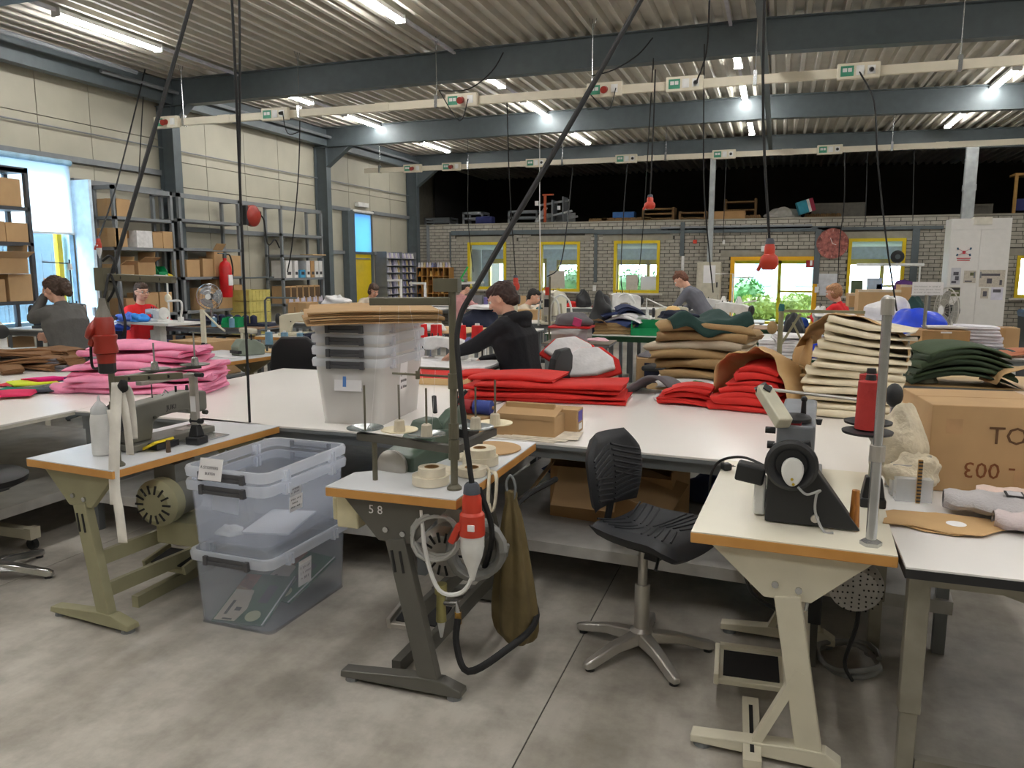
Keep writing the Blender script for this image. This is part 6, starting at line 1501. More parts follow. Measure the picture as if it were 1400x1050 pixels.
e2=thing('small_carton','small brown carton with purple label behind the lidded one','box',(-1.14,4.10,.802),math.radians(-2));MB().bb(-.18,.14,-.05,.07,0,.13).build('carton_body',m_card,e2,bevel=.003);MB().bb(.1405,.142,-.03,.05,.06,.12).build('label',mat('purple label',srgb(90,80,170),.6),e2);MB().bb(.1405,.142,-.02,.04,.015,.05).build('label_white',m_paper,e2)
e=carton('open_carton','little open carton holding dark blue spools on the white table',(-1.555,3.92,.802),(.2,.14,.10),0,flaps=False,tape=False,group=None)
for k,(c,lab)in enumerate(((srgb(50,66,140),'dark blue thread spool lying in the little carton'),(srgb(150,40,46),'dark red thread spool lying in the little carton'))):
 e=thing('thread_spool',lab,'thread spool',(-1.50-.1*k,3.9,.945),(0,PI/2,0));MB().lathe([(.012,-.06),(.04,-.055),(.04,.055),(.012,.06)],n=18).build('wound_thread',mat('spool %d'%k,c,.7),e,smooth=40);MB().cyl((0,0,-.07),(0,0,.07),.01,.01,8).build('core',m_card2,e)
for k in range(3):
 o=MB().box((0,0,.002),(.36,.2,.003)).build('pattern_paper',mat('pattern paper',srgb(222,212,196),.8,var=.1,scale=20));o.location=(-1.22+.04*k,3.90+.02*k,.8015+.0035*k);o.rotation_euler=(0,0,-.15+.12*k);tag(o,['lowest','middle','top'][k]+' cream pattern paper under the lidded carton','paper','pattern papers')
# ---------------------------------------------------------------- people
def remesh(mb,voxel,smooth_it=3):
 me=mb.mesh('tmp',[m_skin]);o=bpy.data.objects.new('tmp',me);COL.objects.link(o)
 r=o.modifiers.new('r','REMESH');r.mode='VOXEL';r.voxel_size=voxel
 s=o.modifiers.new('s','SMOOTH');s.iterations=smooth_it;s.factor=.5
 dg=bpy.context.evaluated_depsgraph_get();ev=o.evaluated_get(dg)
 out=bpy.data.meshes.new_from_object(ev)
 bpy.data.objects.remove(o);bpy.data.meshes.remove(me)
 out.polygons.foreach_set('use_smooth',[True]*len(out.polygons))
 return out
def link_mesh(name,me,m,parent,label=None):
 me.materials.clear();me.materials.append(m)
 o=bpy.data.objects.new(name,me);COL.objects.link(o);o.parent=parent
 if label:o['label']=label
 return o
def capsule(mb,a,b,ra,rb,n=12):
 a,b=V(a),V(b);d=(b-a);L=d.length or 1e-5;t=d/L
 P=[a-t*ra*.98,a-t*ra*.7,a,b,b+t*rb*.7,b+t*rb*.98];R=[ra*.12,ra*.7,ra,rb,rb*.7,rb*.12]
 mb.tube(P,R,n)
def ik(s,t,l1,l2,pole):
 s,t=V(s),V(t);d=t-s;D=min(d.length,(l1+l2)*.995);dn=d.normalized();t=s+dn*D
 a=(l1*l1-l2*l2+D*D)/(2*D);h=math.sqrt(max(0,l1*l1-a*a))
 p=V(pole);p=(p-dn*p.dot(dn)).normalized()
 return s+dn*a+p*h,t
def person(label,loc,rz,seat=.5,lean=.1,side=0,hands=((-.2,.4,.8),(.2,.4,.8)),head=(0,0,0),top=None,pants=None,hair=None,hairstyle='short',S=1.1,voxel=.012,stand=False,glasses=False,palm=(0,0,-1),hood=False,bulk=1.0,poles=((-1,-.4,-.6),(1,-.4,-.6)),scarf=None):
 """local: faces +y, x to the right; sitting with pelvis above origin"""
 r=thing('person',label,'person',loc,rz)
 up=V((side,math.sin(lean),math.cos(lean))).normalized()
 pel=V((0,0,(seat+.1*S)if not stand else.9*S));ch=pel+up*.36*S;nb=pel+up*.50*S
 hd_e=Euler(head);Rh=hd_e.to_matrix()
 nk=nb+up*.03*S+V((0,.01,0));hc=nk+(up*.4+V((0,0,.6))).normalized()*.075*S+Rh@V((0,.03*S,.075*S))
 sk=MB();cl=MB();pt=MB()
 W=.165*S
 lat=V((1,0,0))
 sh=[ch+up*.085*S-lat*W,ch+up*.085*S+lat*W]
 for mb,k in((sk,.86),(cl,1.06*bulk)):
  for dx in(-.07,0,.07):
   capsule(mb,pel+lat*dx*S,pel+up*.16*S+lat*dx*.9*S,.105*S*k,.10*S*k)
   capsule(mb,pel+up*.16*S+lat*dx*.9*S,ch+lat*dx*1.15*S,.10*S*k,.115*S*k)
  capsule(mb,sh[0]+lat*.02,sh[1]-lat*.02,.068*S*k,.068*S*k)
  capsule(mb,ch+up*.04*S,nb,.10*S*k,.062*S*k)
 capsule(sk,nb-up*.05*S,hc+Rh@V((0,-.02,-.05))*S,.055*S,.05*S)
 for i in(0,1):
  el,wr=ik(sh[i],hands[i],.285*S,.255*S,poles[i])
  capsule(sk,sh[i],el,.048*S,.038*S);capsule(sk,el,wr,.038*S,.026*S)
  bk=bulk**.6;capsule(cl,sh[i],el,.066*S*bk,.054*S*bk);capsule(cl,el,el.lerp(wr,.93),.054*S*bk,.040*S)
  fd=(wr-el).normalized();dn=V(palm);dn=(dn-fd*dn.dot(fd)).normalized();sd=fd.cross(dn)
  hd=(fd*.8+dn*.25).normalized();kn=wr+hd*.085*S
  for q in(-1,-.33,.33,1):
   capsule(sk,wr+sd*q*.018*S,kn+sd*q*.03*S,.016*S,.0145*S,8)
  for q,ln in((-1,.065),(-.33,.08),(.33,.084),(1,.072)):
   p0=kn+sd*q*.030*S;d1=(hd+dn*.25+sd*q*.12).normalized();p1=p0+d1*ln*.5*S;d2=(hd*.7+dn*.8+sd*q*.05).normalized();p2=p1+d2*ln*.5*S
   capsule(sk,p0,p1,.0105*S,.0095*S,8);capsule(sk,p1,p2,.0095*S,.008*S,8)
  ts=(1 if i==0 else-1)
  tsd=sd if sd.dot(lat*ts)>0 else-sd
  p0=wr+hd*.03*S+tsd*.026*S;p1=p0+(hd*.6+tsd*.7+dn*.2).normalized()*.04*S;p2=p1+(hd*.9+tsd*.1+dn*.4).normalized()*.032*S
  capsule(sk,p0,p1,.0125*S,.011*S,8);capsule(sk,p1,p2,.011*S,.009*S,8)
 for s in(-1,1):
  hp=pel+lat*s*.09*S+V((0,.02,-.02))
  if stand:kn_=V((s*.1*S,.05,.5*S));an=V((s*.1*S,0,.08))
  else:kn_=hp+V((s*.05,.42*S,-.0));an=V((kn_.x,kn_.y+.02,.08))
  for mb,k in((sk,.85),(pt,1.08)):capsule(mb,hp,kn_,.088*S*k,.062*S*k);capsule(mb,kn_,an,.060*S*k,.042*S*k)
  capsule(sk,an,an+V((0,.14*S,-.045)),.04*S,.032*S)
 def H(p):return hc+Rh@(V(p)*S)
 def hs(mb,c,rad):mb.sph(H(c),tuple(x*S for x in rad),20,14,Rh.to_4x4())
 hs(sk,(0,-.008,.02),(.076,.096,.098));hs(sk,(0,.03,-.045),(.056,.062,.066));hs(sk,(0,.062,-.082),(.026,.024,.022))
 hs(sk,(0,.085,.035),(.05,.014,.016));capsule(sk,H((0,.09,.02)),H((0,.112,-.02)),.010*S,.016*S,10);hs(sk,(-.013,.1,-.024),(.009,.01,.008));hs(sk,(.013,.1,-.024),(.009,.01,.008))
 hs(sk,(-.04,.066,-.02),(.026,.024,.024));hs(sk,(.04,.066,-.02),(.026,.024,.024));hs(sk,(0,.09,-.051),(.025,.011,.007));hs(sk,(0,.089,-.06),(.02,.011,.007))
 for s in(-1,1):hs(sk,(s*.079,-.008,-.006),(.009,.022,.033));hs(sk,(s*.083,-.014,.008),(.009,.016,.016))
 link_mesh('body',remesh(sk,voxel if voxel>.008 else.0065,2),m_skin,r)
 link_mesh('sweater',remesh(cl,max(voxel,.011),5),top,r)
 link_mesh('trousers',remesh(pt,max(voxel,.014),4),pants or m_navy,r)
 sm=MB()
 for s in(-1,1):
  an=V((s*.1*S,0,.08))if stand else V((s*(.09*S+.05),.44*S+.04,.08))
  sm.box((an.x,an.y+.07*S,.035),(.1*S,.27*S,.07),top=(.8,.8))
 sm.build('shoes',m_black,r,bevel=.015)
 ey=MB()
 for s in(-1,1):ey.sph(H((s*.031,.078,.012)),.0125*S,10,8)
 eo=ey.build('eyes',m_plastic,r,smooth=60);ir=MB()
 for s in(-1,1):ir.sph(H((s*.031,.0885,.011)),.006*S,8,6)
 ir.build('irises',m_ink,eo)
 eb=MB()
 for s in(-1,1):eb.tube([H((s*.012,.094,.036)),H((s*.032,.096,.042)),H((s*.052,.084,.034))],.0038*S,5)
 eb.build('eyebrows',hair,r)
 MB().tube([H((-.022,.098,-.055)),H((0,.103,-.053)),H((.022,.098,-.055))],.0045*S,6).build('lips',mat('lips',srgb(190,110,104),.5),r)
 hb=MB()
 def hh(c,rad):hb.sph(H(c),tuple(x*S for x in rad),18,12,Rh.to_4x4())
 hh((0,-.03,.04),(.085,.092,.092));hh((0,.02,.075),(.07,.07,.05));hh((0,-.06,-.01),(.074,.055,.075))
 if hairstyle=='bun':hh((.0,-.03,.04),(.09,.10,.098));hh((.0,-.14,-.02),(.06,.05,.06));hh((.01,-.12,.02),(.055,.06,.06));hh((0,-.15,-.07),(.045,.035,.05))
 if hairstyle=='ponytail':hh((0,-.12,.0),(.035,.04,.05));hh((.0,-.14,-.07),(.03,.03,.08))
 if hairstyle=='mohawk':hh((0,-.075,.03),(.06,.07,.085));hh((0,-.09,-.04),(.05,.05,.06));hh((0,.045,.085),(.055,.05,.035));hh((.01,.07,.06),(.05,.03,.03))
 if hairstyle=='bob':hh((-.06,-.02,-.02),(.03,.06,.08));hh((.06,-.02,-.02),(.03,.06,.08));hh((0,.05,.085),(.06,.04,.03))
 if hairstyle=='bunch':hh((0,-.02,.13),(.03,.03,.025))
 hm=remesh(hb,max(voxel,.009),2);rr=random.Random(len(label))
 cs=np.empty(len(hm.vertices)*3);hm.vertices.foreach_get('co',cs);cs=cs.reshape(-1,3)
 nz=np.sin(cs[:,0]*190+3*np.sin(cs[:,2]*60))*.0035+np.sin(cs[:,1]*150+cs[:,2]*90)*.003
 ctr=np.array(hc);dv=cs-ctr;dv/=np.linalg.norm(dv,axis=1)[:,None]+1e-6
 hm.vertices.foreach_set('co',(cs+dv*nz[:,None]).ravel())
 link_mesh('hair',hm,hair,r)
 if glasses:
  g=MB()
  for s in(-1,1):
   g.tube([H((s*.032+.024*math.cos(a),.106,.01+.017*math.sin(a)))for a in[2*PI*k/14 for k in range(15)]],.0016*S,5);g.tube([H((s*.056,.106,.014)),H((s*.08,.0,.012))],.002*S,5)
  g.tube([H((-.009,.11,.013)),H((.009,.11,.013))],.002*S,5);g.build('glasses',m_black,r)
 if hood:
  hm_=MB();q=nb+up*.0
  for k in range(9):
   a=PI*(.05+.9*k/8);a2=PI*(.05+.9*(k+1)/8)
   if k<8:capsule(hm_,q+V((math.cos(a)*.10,-.05-math.sin(a)*.075,.01+.02*math.sin(a)))*S,q+V((math.cos(a2)*.10,-.05-math.sin(a2)*.075,.01+.02*math.sin(a2)))*S,.045*S,.045*S)
  capsule(hm_,q+V((-.06,-.10,-.03))*S,q+V((.06,-.10,-.03))*S,.05*S,.05*S)
  link_mesh('hood',remesh(hm_,.012,4),top,r)
 if scarf:link_mesh('scarf',remesh((lambda m_:(capsule(m_,nb+V((-.06,.03,-.02)),nb+V((.06,.03,-.02)),.06,.06),capsule(m_,nb+V((.0,.06,-.02)),nb+V((.0,.1,-.2)),.05,.035),m_)[-1])(MB()),.012,3),scarf,r)
 return r
m_hoodie=fabm('black hoodie',srgb(24,24,30),.3);m_swt=fabm('grey sweater',srgb(96,94,92),.5);m_redh=fabm('red hoodie',srgb(214,34,40));m_gsw=fabm('slate sweater',srgb(104,106,116));m_beige=fabm('beige patterned top',srgb(210,196,176))
m_hair1=mat('dark brown hair',srgb(62,42,36),.6,var=.2,scale=60);m_hair2=mat('brown hair',srgb(74,54,42),.6,var=.2,scale=60);m_hair3=mat('auburn hair',srgb(112,70,50),.6,var=.2,scale=60);m_hair4=mat('blonde hair',srgb(170,122,84),.6,var=.2,scale=60);m_hair5=mat('black hair',srgb(36,30,30),.6)
m_jeans=fabm('denim',srgb(50,64,100))
person('woman in a black hoodie with short dark hair sewing behind the red cloths',(-2.12,6.55,0),math.radians(82),seat=.56,lean=.22,hands=((-.10,.84,.84),(.10,.50,.84)),head=(-.50,0,.05),top=m_hoodie,pants=m_hoodie,hair=m_hair1,hairstyle='mohawk',S=1.16,voxel=.0065,hood=True,bulk=1.25,palm=(0,0,-1),poles=((-.2,-.1,-1),(.3,-.1,-1)))
person('woman in a grey sweater with brown tied hair, hands raised, seen from behind',(-7.55,6.70,0),math.radians(86),seat=.56,lean=.22,hands=((-.03,.34,1.40),(.08,.45,.9)),head=(-.35,0,.1),top=m_swt,pants=m_black,hair=m_hair2,hairstyle='bun',bulk=1.2,S=1.18,voxel=.009,palm=(0,1,0),poles=((-.3,.6,-1),(.6,-.2,-.8)))
person('woman with glasses in a red hoodie sewing before the left racks',(-8.85,9.0,0),math.radians(-100),seat=.5,lean=.12,hands=((-.16,.38,.98),(.16,.40,.98)),head=(-.12,0,-.1),top=m_redh,pants=m_jeans,hair=m_hair2,hairstyle='ponytail',S=1.1,voxel=.009,glasses=True)
# ---------------------------------------------------------------- left middle ground
m_legc=mat('cream leg',srgb(206,202,188),.5)
m_gleg=mat('green table leg',srgb(34,84,52),.5)
gd=bench('sewing_desk','white desk in front of the woman in the grey sweater',(-8.05,5.75),math.radians(-33),1.0,1.5,.80,m_white,m_legc)
e=thing('work_lamp_arm','cream jointed lamp on the desk at the far left edge','work lamp',(-7.72,5.92,.802),0)
MB().bb(-.06,.06,-.06,.06,0,.05).build('lamp_foot',m_black,e,bevel=.01);MB().bar((0,0,.05),(-.10,-.1,.26),.04,.03).bar((-.10,-.1,.26),(-.30,-.15,.36),.05,.04).bar((-.30,-.15,.36),(-.33,-.25,.42),.03).build('lamp_arm',m_cream,e,bevel=.004)
am=arm_machine('sewing_machine','white sewing machine in front of the woman in grey','x',0,m_plastic,L=.36,H=.3)if 0 else None
wm=arm_machine('sewing_machine','white sewing machine on the desk before the grey sweater woman',(-7.95,6.15,.802),math.radians(60),m_plastic,L=.4,H=.3)
bm=arm_machine('sewing_machine','dark sewing machine by the large left window beyond the grey woman',(-8.75,7.3,.95),math.radians(-60),mat('dark machine',srgb(52,56,66),.4),L=.5,H=.30)
o=bench('window_table','small table below the large left window with the dark machine',(-8.72,7.45),0,.9,.7,.95,m_white,m_rack)
e=thing('thread_stand','thin thread stand before the large left window','thread stand',(-8.45,7.55,.952));MB().cyl((0,0,0),(0,0,.85),.01,.01,8).tube([(0,0,.8),(-.45,0,.82)],.008,6).build('pole',m_steel,e);MB().lathe([(.02,0),(.02,.006)],n=10).build('base',m_steel,e);MB().lathe([(.035,.72),(.02,.8)],n=10).build('cone',m_plastic,e)
for k in range(2):folded('grey_felt',['grey felt layer lying behind the brown strips','upper grey felt layer behind the brown strips'][k],'felt',(-6.25-.1*k,5.25-.02*k,.803+.055*k),.1*k-.1,.8,.25,4,.012,m_gry,160+k,'grey felt on the left table',wob=.015)
simple_chair('dark chair behind the woman in the grey sweater',(-7.30,6.70,0),math.radians(86),.54,m_black,m_steel,back_h=.3)
simple_chair('dark blue chair of the woman in the red hoodie',(-8.87,9.02,0),math.radians(-100),.5,m_navy,m_steel,back_h=.4)
rt=at(215,440,8.25)
e=thing('machine_pedestal','white pedestal machine table of the woman in red','sewing table',(-7.85,8.35,0),math.radians(-10))
MB().bb(-.55,.5,-.25,.25,rt.z-.035,rt.z).build('table_top',m_white,e,bevel=.004);MB().bb(-.06,.06,-.05,.05,.05,rt.z-.035).bb(-.16,-.02,-.04,.04,rt.z-.3,rt.z-.12).build('leg',m_plastic,e,bevel=.006);MB().bb(-.25,.25,-.05,.05,0,.05).build('foot_bar',m_plastic,e)
ZR=rt.z
arm_machine('sewing_machine','small white sewing machine of the woman in red',(-7.78,8.30,ZR+.002),math.radians(75),m_plastic,L=.22,H=.16,wheel=m_plastic)
e=thing('thread_stand','white thread stand beside the small white machine of the woman in red','thread stand',(-7.82,8.5,ZR));MB().cyl((0,0,0),(0,0,.62),.012,.012,8).bar((0,0,.6),(-.2,0,.61),.02).build('pole',m_plastic,e);MB().sph((0,0,.3),(.05,.04,.06),12,8).build('thread_cone',mat('creamy thread',srgb(226,218,196),.8),e)
e=thing('machine_lamp','white curved lamp at the right end of the red hoodie station','machine lamp',(-7.45,8.3,ZR));MB().bb(-.03,.03,-.03,.03,0,.07).build('lamp_foot',m_plastic,e,bevel=.008);MB().tube(spline([(0,0,.05),(.03,0,.2),(.0,0,.28),(-.2,0,.27)],6),.014,8).build('lamp_arm',m_plastic,e)
for k,(x,c,lab,s)in enumerate(((-8.25,m_bluef,'bright blue cloth in the lap of the woman in red',1),(-8.38,mat('deep blue cloth',srgb(36,70,160),.85),'deep blue cloth hanging at the pedestal edge',2),(-8.05,mat('sky cloth',srgb(60,150,240),.85),'sky blue cloth on the pedestal table',3),(-8.42,m_wht,'white cloth under the blue cloth at the pedestal',5))):
 blob('cloth_bunch',lab,'cloth',(x,8.22-.05*(k==1),ZR-(.12 if k in(1,3)else-.003)),(.16,.12,.09),c,170+s,.3)
e=thing('wooden_stool','orange brown wooden stool left of the white pedestal leg','stool',(-8.0,7.55,0),.2)
m_st=mat('stool wood',srgb(160,104,52),.5,kind='wave',scale=8);MB().bb(-.28,.28,-.18,.18,.74,.79).build('seat',m_st,e,bevel=.006)
for sx in(-1,1):
 for sy in(-1,1):MB().bar((sx*.22,sy*.13,.74),(sx*.26,sy*.16,0),.05).build('leg',m_st,e)
MB().bb(-.22,.22,-.16,-.12,.60,.65).build('rail',m_st,e)
bb_=bench('brown_bench','brown bench below the fan before the left racks',(-7.75,9.45),math.radians(-4),1.9,.6,.86,mat('brown board',srgb(134,104,76),.6),m_rack,shelf=.45)
e=thing('pedestal_fan','round desk fan with wire cage standing before the left racks','fan',(-7.85,9.35,.862),math.radians(20))
def fan(e,R,zc,mc,mb_,face=-1):
 M=Matrix.Rotation(PI/2,4,'X')
 cage=MB()
 for rr_ in(R,R*.75,R*.5):cage.tube([(math.cos(a)*rr_,-.05*(1-rr_/R),zc+math.sin(a)*rr_)for a in[2*PI*k/28 for k in range(29)]],.004 if rr_<R else.008,5)
 for k in range(24):a=2*PI*k/24;cage.tube([(math.cos(a)*R*.2,-.06,zc+math.sin(a)*R*.2),(math.cos(a)*R*.7,-.035,zc+math.sin(a)*R*.7),(math.cos(a)*R,0,zc+math.sin(a)*R)],.002,4)
 cage.build('wire_cage',mc,e)
 bl_=MB()
 for k in range(3):
  a=2*PI*k/3
  bl_.grid(lambda s,t:V((math.cos(a+(t-.5)*1.5)*(R*(.15+.72*s)),.03+.03*(t-.5),zc+math.sin(a+(t-.5)*1.5)*(R*(.15+.72*s)))),4,6)
 bl_.build('blades',mb_,e,solid=.003)
 MB().cyl((0,-.062,zc),(0,-.05,zc),R*.22,R*.22,18).build('hub',m_plastic,e);MB().cyl((0,.02,zc),(0,.14,zc),R*.28,R*.2,16).build('motor_housing',m_black,e)
 MB().cyl((0,.06,zc-.06),(0,.06,0),.015,.018,10).build('pole',mc,e);MB().lathe([(.1,0),(.1,.01),(.03,.03)],c=(0,.06,0),n=18).build('base',mc,e)
fan(e,.185,.42,m_zinc,mat('clear blade',srgb(200,206,212),.2,alpha=.5))
bin_('storage_bin','green storage bin on the brown bench below the fan',(-7.35,9.2,.862),(.26,.16,.13),m_gbin,.1)
for k,(x,y)in enumerate(((-7.6,9.12),(-7.28,9.1))):cone(['left pale blue thread cone at the green bin','right pale blue thread cone at the green bin'][k],(x,y,.865),.04,.13,mat('pale blue thread',srgb(120,160,186),.8),'pale blue cones at the green bin')
folded('navy_folded_cloth','navy cloth pile on the brown bench left of the fan','cloth',(-8.25,9.4,.862),0,.7,.35,6,.012,m_navy,181)
folded('navy_folded_cloth','flat dark cloth behind the green bin','cloth',(-7.1,9.55,.862),0,.4,.3,3,.012,m_navy,182)
cc=carton('large_carton','brown carton with round red prints behind the lamp foot',(-6.45,7.55,.45),(.62,.5,.40),math.radians(-8),group=None)
MB().cyl((-.2,-.2505,.30),(-.2,-.2515,.30),.04,.04,16).cyl((.2,-.2505,.27),(.2,-.2515,.27),.04,.04,16).build('round_print',mat('print red brown',srgb(150,80,56),.8),cc)
o=bench('low_table','low grey table under the carton with round prints',(-6.45,7.55),math.radians(-8),.8,.6,.448,m_rack,m_rack)
for k in range(4):carton('crate_box',['dark parts box under the brown bench, leftmost','parts box under the brown bench, second from left','parts box under the brown bench, third from left','parts box under the brown bench near the print carton'][k],(-8.4+.36*k,9.4,.452),(.32,.4,.26),0,m=[m_darkrack,m_card2,m_darkrack,m_card][k],group='boxes under the brown bench')
e=bin_('grey_tray','grey plastic tray below the stool beside the pink pile',(-6.4,6.3,.62),(.7,.4,.16),mat('grey tray',srgb(150,152,158),.5),0,'tray')
o=bench('low_table','low table carrying the grey plastic tray',(-6.4,6.3),0,.9,.5,.615,m_rack,m_rack)
t5=sew_table('sewing_table','wood edged sewing table behind the pink pile with small overlock machine',(-5.42,6.50),math.radians(-8),.92,1.0,.80,m_top_grey,m_olive,slant=.1)
ovm=thing('overlock_machine','small grey green overlock machine on the wood edged table behind the pink pile','sewing machine',(-5.20,6.72,.802),-.4)
MB().prism([(-.14,0),(.16,0),(.16,.10),(.06,.16),(-.08,.17),(-.14,.1)],.16,YZ@TR(0,0,-.08)).build('machine_body',mat('sage machine',srgb(136,146,132),.45),ovm,bevel=.012);MB().box((.0,.02,.25),(.26,.07,.05)).bb(-.10,-.04,-.02,.05,.15,.23).build('top_arm',m_cream,ovm,bevel=.012)
MB().lathe([(.02,0),(.065,0),(.065,.025),(.02,.03)],n=20,M=Matrix.Rotation(PI/2,4,'Y'),c=(-.12,.02,.07)).build('handwheel',m_green,ovm,smooth=40);MB().cyl((.05,-.02,.17),(.05,-.02,.23),.008,.008,8).cyl((.09,0,.16),(.09,0,.22),.008,.008,8).bb(-.05,.12,-.17,-.13,.03,.06).build('tension_posts',m_black,ovm)
o=MB().box((0,0,.003),(.3,.16,.004)).build('paper_sheet',m_paper);o.location=(-5.28,6.5,.802);o.rotation_euler=(0,0,-.3);tag(o,'white scrap before the small overlock machine','paper')
e=thing('work_lamp_arm','cream lamp arm with black foot on the wood edged table behind the pink pile','work lamp',(-5.76,6.74,.802),0)
MB().bb(-.05,.05,-.05,.05,0,.05).box((0,0,.08),(.07,.07,.06),top=(.6,.6)).build('lamp_foot',m_black,e,bevel=.006);MB().bar((0,0,.1),(0,0,.46),.05,.03).build('upright',m_cream,e,bevel=.004);MB().tube([(0,0,.45),(.2,-.02,.3),(.3,-.03,.24)],.01,6).build('boom',m_cream,e)
st5=thing('thread_stand','thread stand with three pale blue cones behind the small overlock','thread stand',(-5.05,7.12,.80))
MB().bar((-.25,0,.06),(.3,0,.06),.03,.015).cyl((-.2,0,0),(-.2,0,.07),.012,.012,8).cyl((.25,0,0),(.25,0,.07),.012,.012,8).build('tray_bar',m_steel,st5);MB().tube([(-.2,0,0),(-.2,0,.55),(-.17,0,.58),(.2,0,.58)],.012,6).build('pole',m_steel,st5)
o=bench('low_table','small table holding the pale blue cones',(-5.0,7.2),0,.8,.3,.80,m_ply,m_rack)
for k in range(3):cone(['leftmost pale blue cone behind the small overlock','middle pale blue cone behind the small overlock','rightmost pale blue cone behind the small overlock'][k],(-5.22+.2*k,7.12,.872),.042,.14,mat('pale blue thread',srgb(120,160,186),.8),'pale blue cones behind the overlock')
simple_chair('black shell chair with rounded back behind the white packing table',(-4.42,6.55,0),math.radians(20),.5,m_black,m_steel,back_h=.46,w_=.5)
for k in range(10):folded('navy_folded_cloth','%s navy piece of the big dark pile behind the tub stack, from its base'%ORD[k],'cloth',(-4.20+.03*(k%2),7.0,.62+.043*k),math.radians(-5+4*(k%3)),.8,.45,3,.0135,m_navy,190+k,'big navy pile',wob=.015,sag=.02)
o=bench('low_table','low table carrying the big navy pile',(-4.2,7.0),0,.9,.55,.62,m_ply,m_rack)
t6=sew_table('sewing_table','wood edged table with cream machine behind the black shell chair',(-5.35,8.35),math.radians(-5),1.5,.7,.86,m_top_cream,m_cream,slant=.1)
cm_=arm_machine('sewing_machine','cream flatbed sewing machine behind the pale blue cones',(-5.85,8.3,.862),math.radians(-70),m_cream,L=.4,H=.28)
arm_machine('sewing_machine','second cream sewing machine beside the tan rolls',(-5.3,8.55,.862),math.radians(-70),mat('machine beige',srgb(190,186,172),.5),L=.38,H=.30)
for k in range(2):
 e=thing('cloth_roll',['lower tan cloth roll with dark band beside the tub stack','upper tan cloth roll with dark band beside the tub stack'][k],'cloth roll',(-4.70,8.15,.91+.1*k),(0,PI/2,.1),'tan rolls')
 MB().cyl((0,0,-.3),(0,0,.3),.05,.05,16).build('rolled_cloth',m_tan,e);MB().cyl((0,0,-.14),(0,0,0),.054,.054,16).build('dark_band',m_navy,e)
blob('white_cloth','white crumpled cloth beside the tan rolls','cloth',(-5.05,8.2,.862),(.16,.12,.14),m_wht,31,.3)
for k in range(4):carton('carton',['carton standing behind the cream machine, left','cream carton behind the cream machine, middle','carton with white cloth behind the cream machine','low carton under the pigeonholes'][k],(-7.1+.42*k,10.6,.86),(.34,.34,.30-.04*(k%2)),.2*k,m=[m_card,m_tan2,m_card,m_card2][k],group='cartons behind the cream machine')
bench('work_table','table behind the cream machine carrying cartons',(-6.5,10.65),0,2.0,.7,.86,m_white,m_rack)
for k in range(3):blob('white_cloth',['white cloth draped over cartons behind the cream machine','white cloth heap below the pigeonholes','grey white cloth heap right of the cartons'][k],'cloth',(-6.4+.45*k,10.45,.87+(.27 if k==0 else 0)),(.22,.15,.12),m_wht,35+k,.3)
blob('pink_cloth','small pale pink cloth bundle by the far wall left of the flattened cartons','cloth',at(448,418,12.5)-V((0,0,.25)),(.2,.15,.2),mat('pale pink',srgb(222,180,190),.85),36,.2)
bench('work_table','far table below the pale pink bundle',(at(448,420,12.5).x,12.6),0,.9,.7,at(448,418,12.5).z-.26,m_white,m_rack)
person('person with brown hair in a patterned top bending before the yellow door',(at(487,400,13.6).x,13.9,0),math.radians(-120),seat=.5,lean=.5,hands=((-.16,.5,.95),(.16,.5,.95)),head=(-.6,0,0),top=m_beige,pants=m_black,hair=m_hair2,hairstyle='bob',S=1.1,voxel=.014)
person('person in pink with dark hair sitting before the first brick-wall window',(at(618,400,15).x,15.2,0),math.radians(-30),seat=.5,lean=.3,hands=((-.16,.42,.95),(.16,.42,.95)),head=(-.5,0,0),top=mat('rose top',srgb(206,150,150),.85),pants=m_black,hair=m_hair5,hairstyle='short',S=1.05,voxel=.014)
# ---------------------------------------------------------------- centre: station of the woman in black
bench('sewing_desk','sewing desk of the woman in the black hoodie',(-3.05,6.75),0,1.25,1.0,.80,m_white,m_gleg)
e=thing('plywood_tray','plywood tray with a red cloth at the far edge of the white table','tray',(-2.62,5.55,.802),math.radians(4));MB().bb(-.36,.36,-.12,.12,0,.012).build('tray_base',m_ply,e);MB().bb(-.36,.36,-.13,-.12,0,.05).bb(-.36,-.35,-.12,.12,.012,.05).bb(.35,.36,-.12,.12,.012,.04).build('tray_rim',m_ply,e)
folded('red_folded_cloth','red cloth lying in the plywood tray','cloth',(-2.5,5.56,.816),.05,.4,.2,2,.014,m_redf,201)
folded('red_folded_cloth','red cloth under the white cloth at the hands of the woman in black','cloth',(-2.72,5.84,.803),.05,.62,.30,3,.014,m_redf,202)
folded('white_folded_cloth','white cloth the woman in black is smoothing','cloth',(-2.70,6.22,.845),.06,.80,.5,2,.012,m_wht,203)
folded('red_folded_cloth','red cloth folded below the right hand of the woman in black','cloth',(-2.18,5.80,.803),.2,.42,.3,4,.014,m_redf,204,bulge=.02)
arm_machine('sewing_machine','white and violet sewing machine at the hands of the woman in black',(-2.82,6.80,.802),math.radians(90),m_plastic,L=.34,H=.24,wheel=mat('violet part',srgb(90,90,150),.5))
e=thing('cone_shelf','white thread shelf with red cones before the woman in black','thread stand',(-3.15,7.10,.80));MB().bb(-.28,.48,-.07,.07,.16,.18).build('shelf',m_plastic,e);MB().bb(-.26,-.24,-.02,.02,0,.16).bb(.44,.46,-.02,.02,0,.16).build('supports',m_plastic,e);MB().cyl((0.1,.06,.18),(.1,.06,.75),.012,.012,8).bar((.1,.06,.74),(-.1,.06,.76),.02).bar((.1,.06,.74),(.42,.06,.76),.02).build('pole',m_plastic,e)
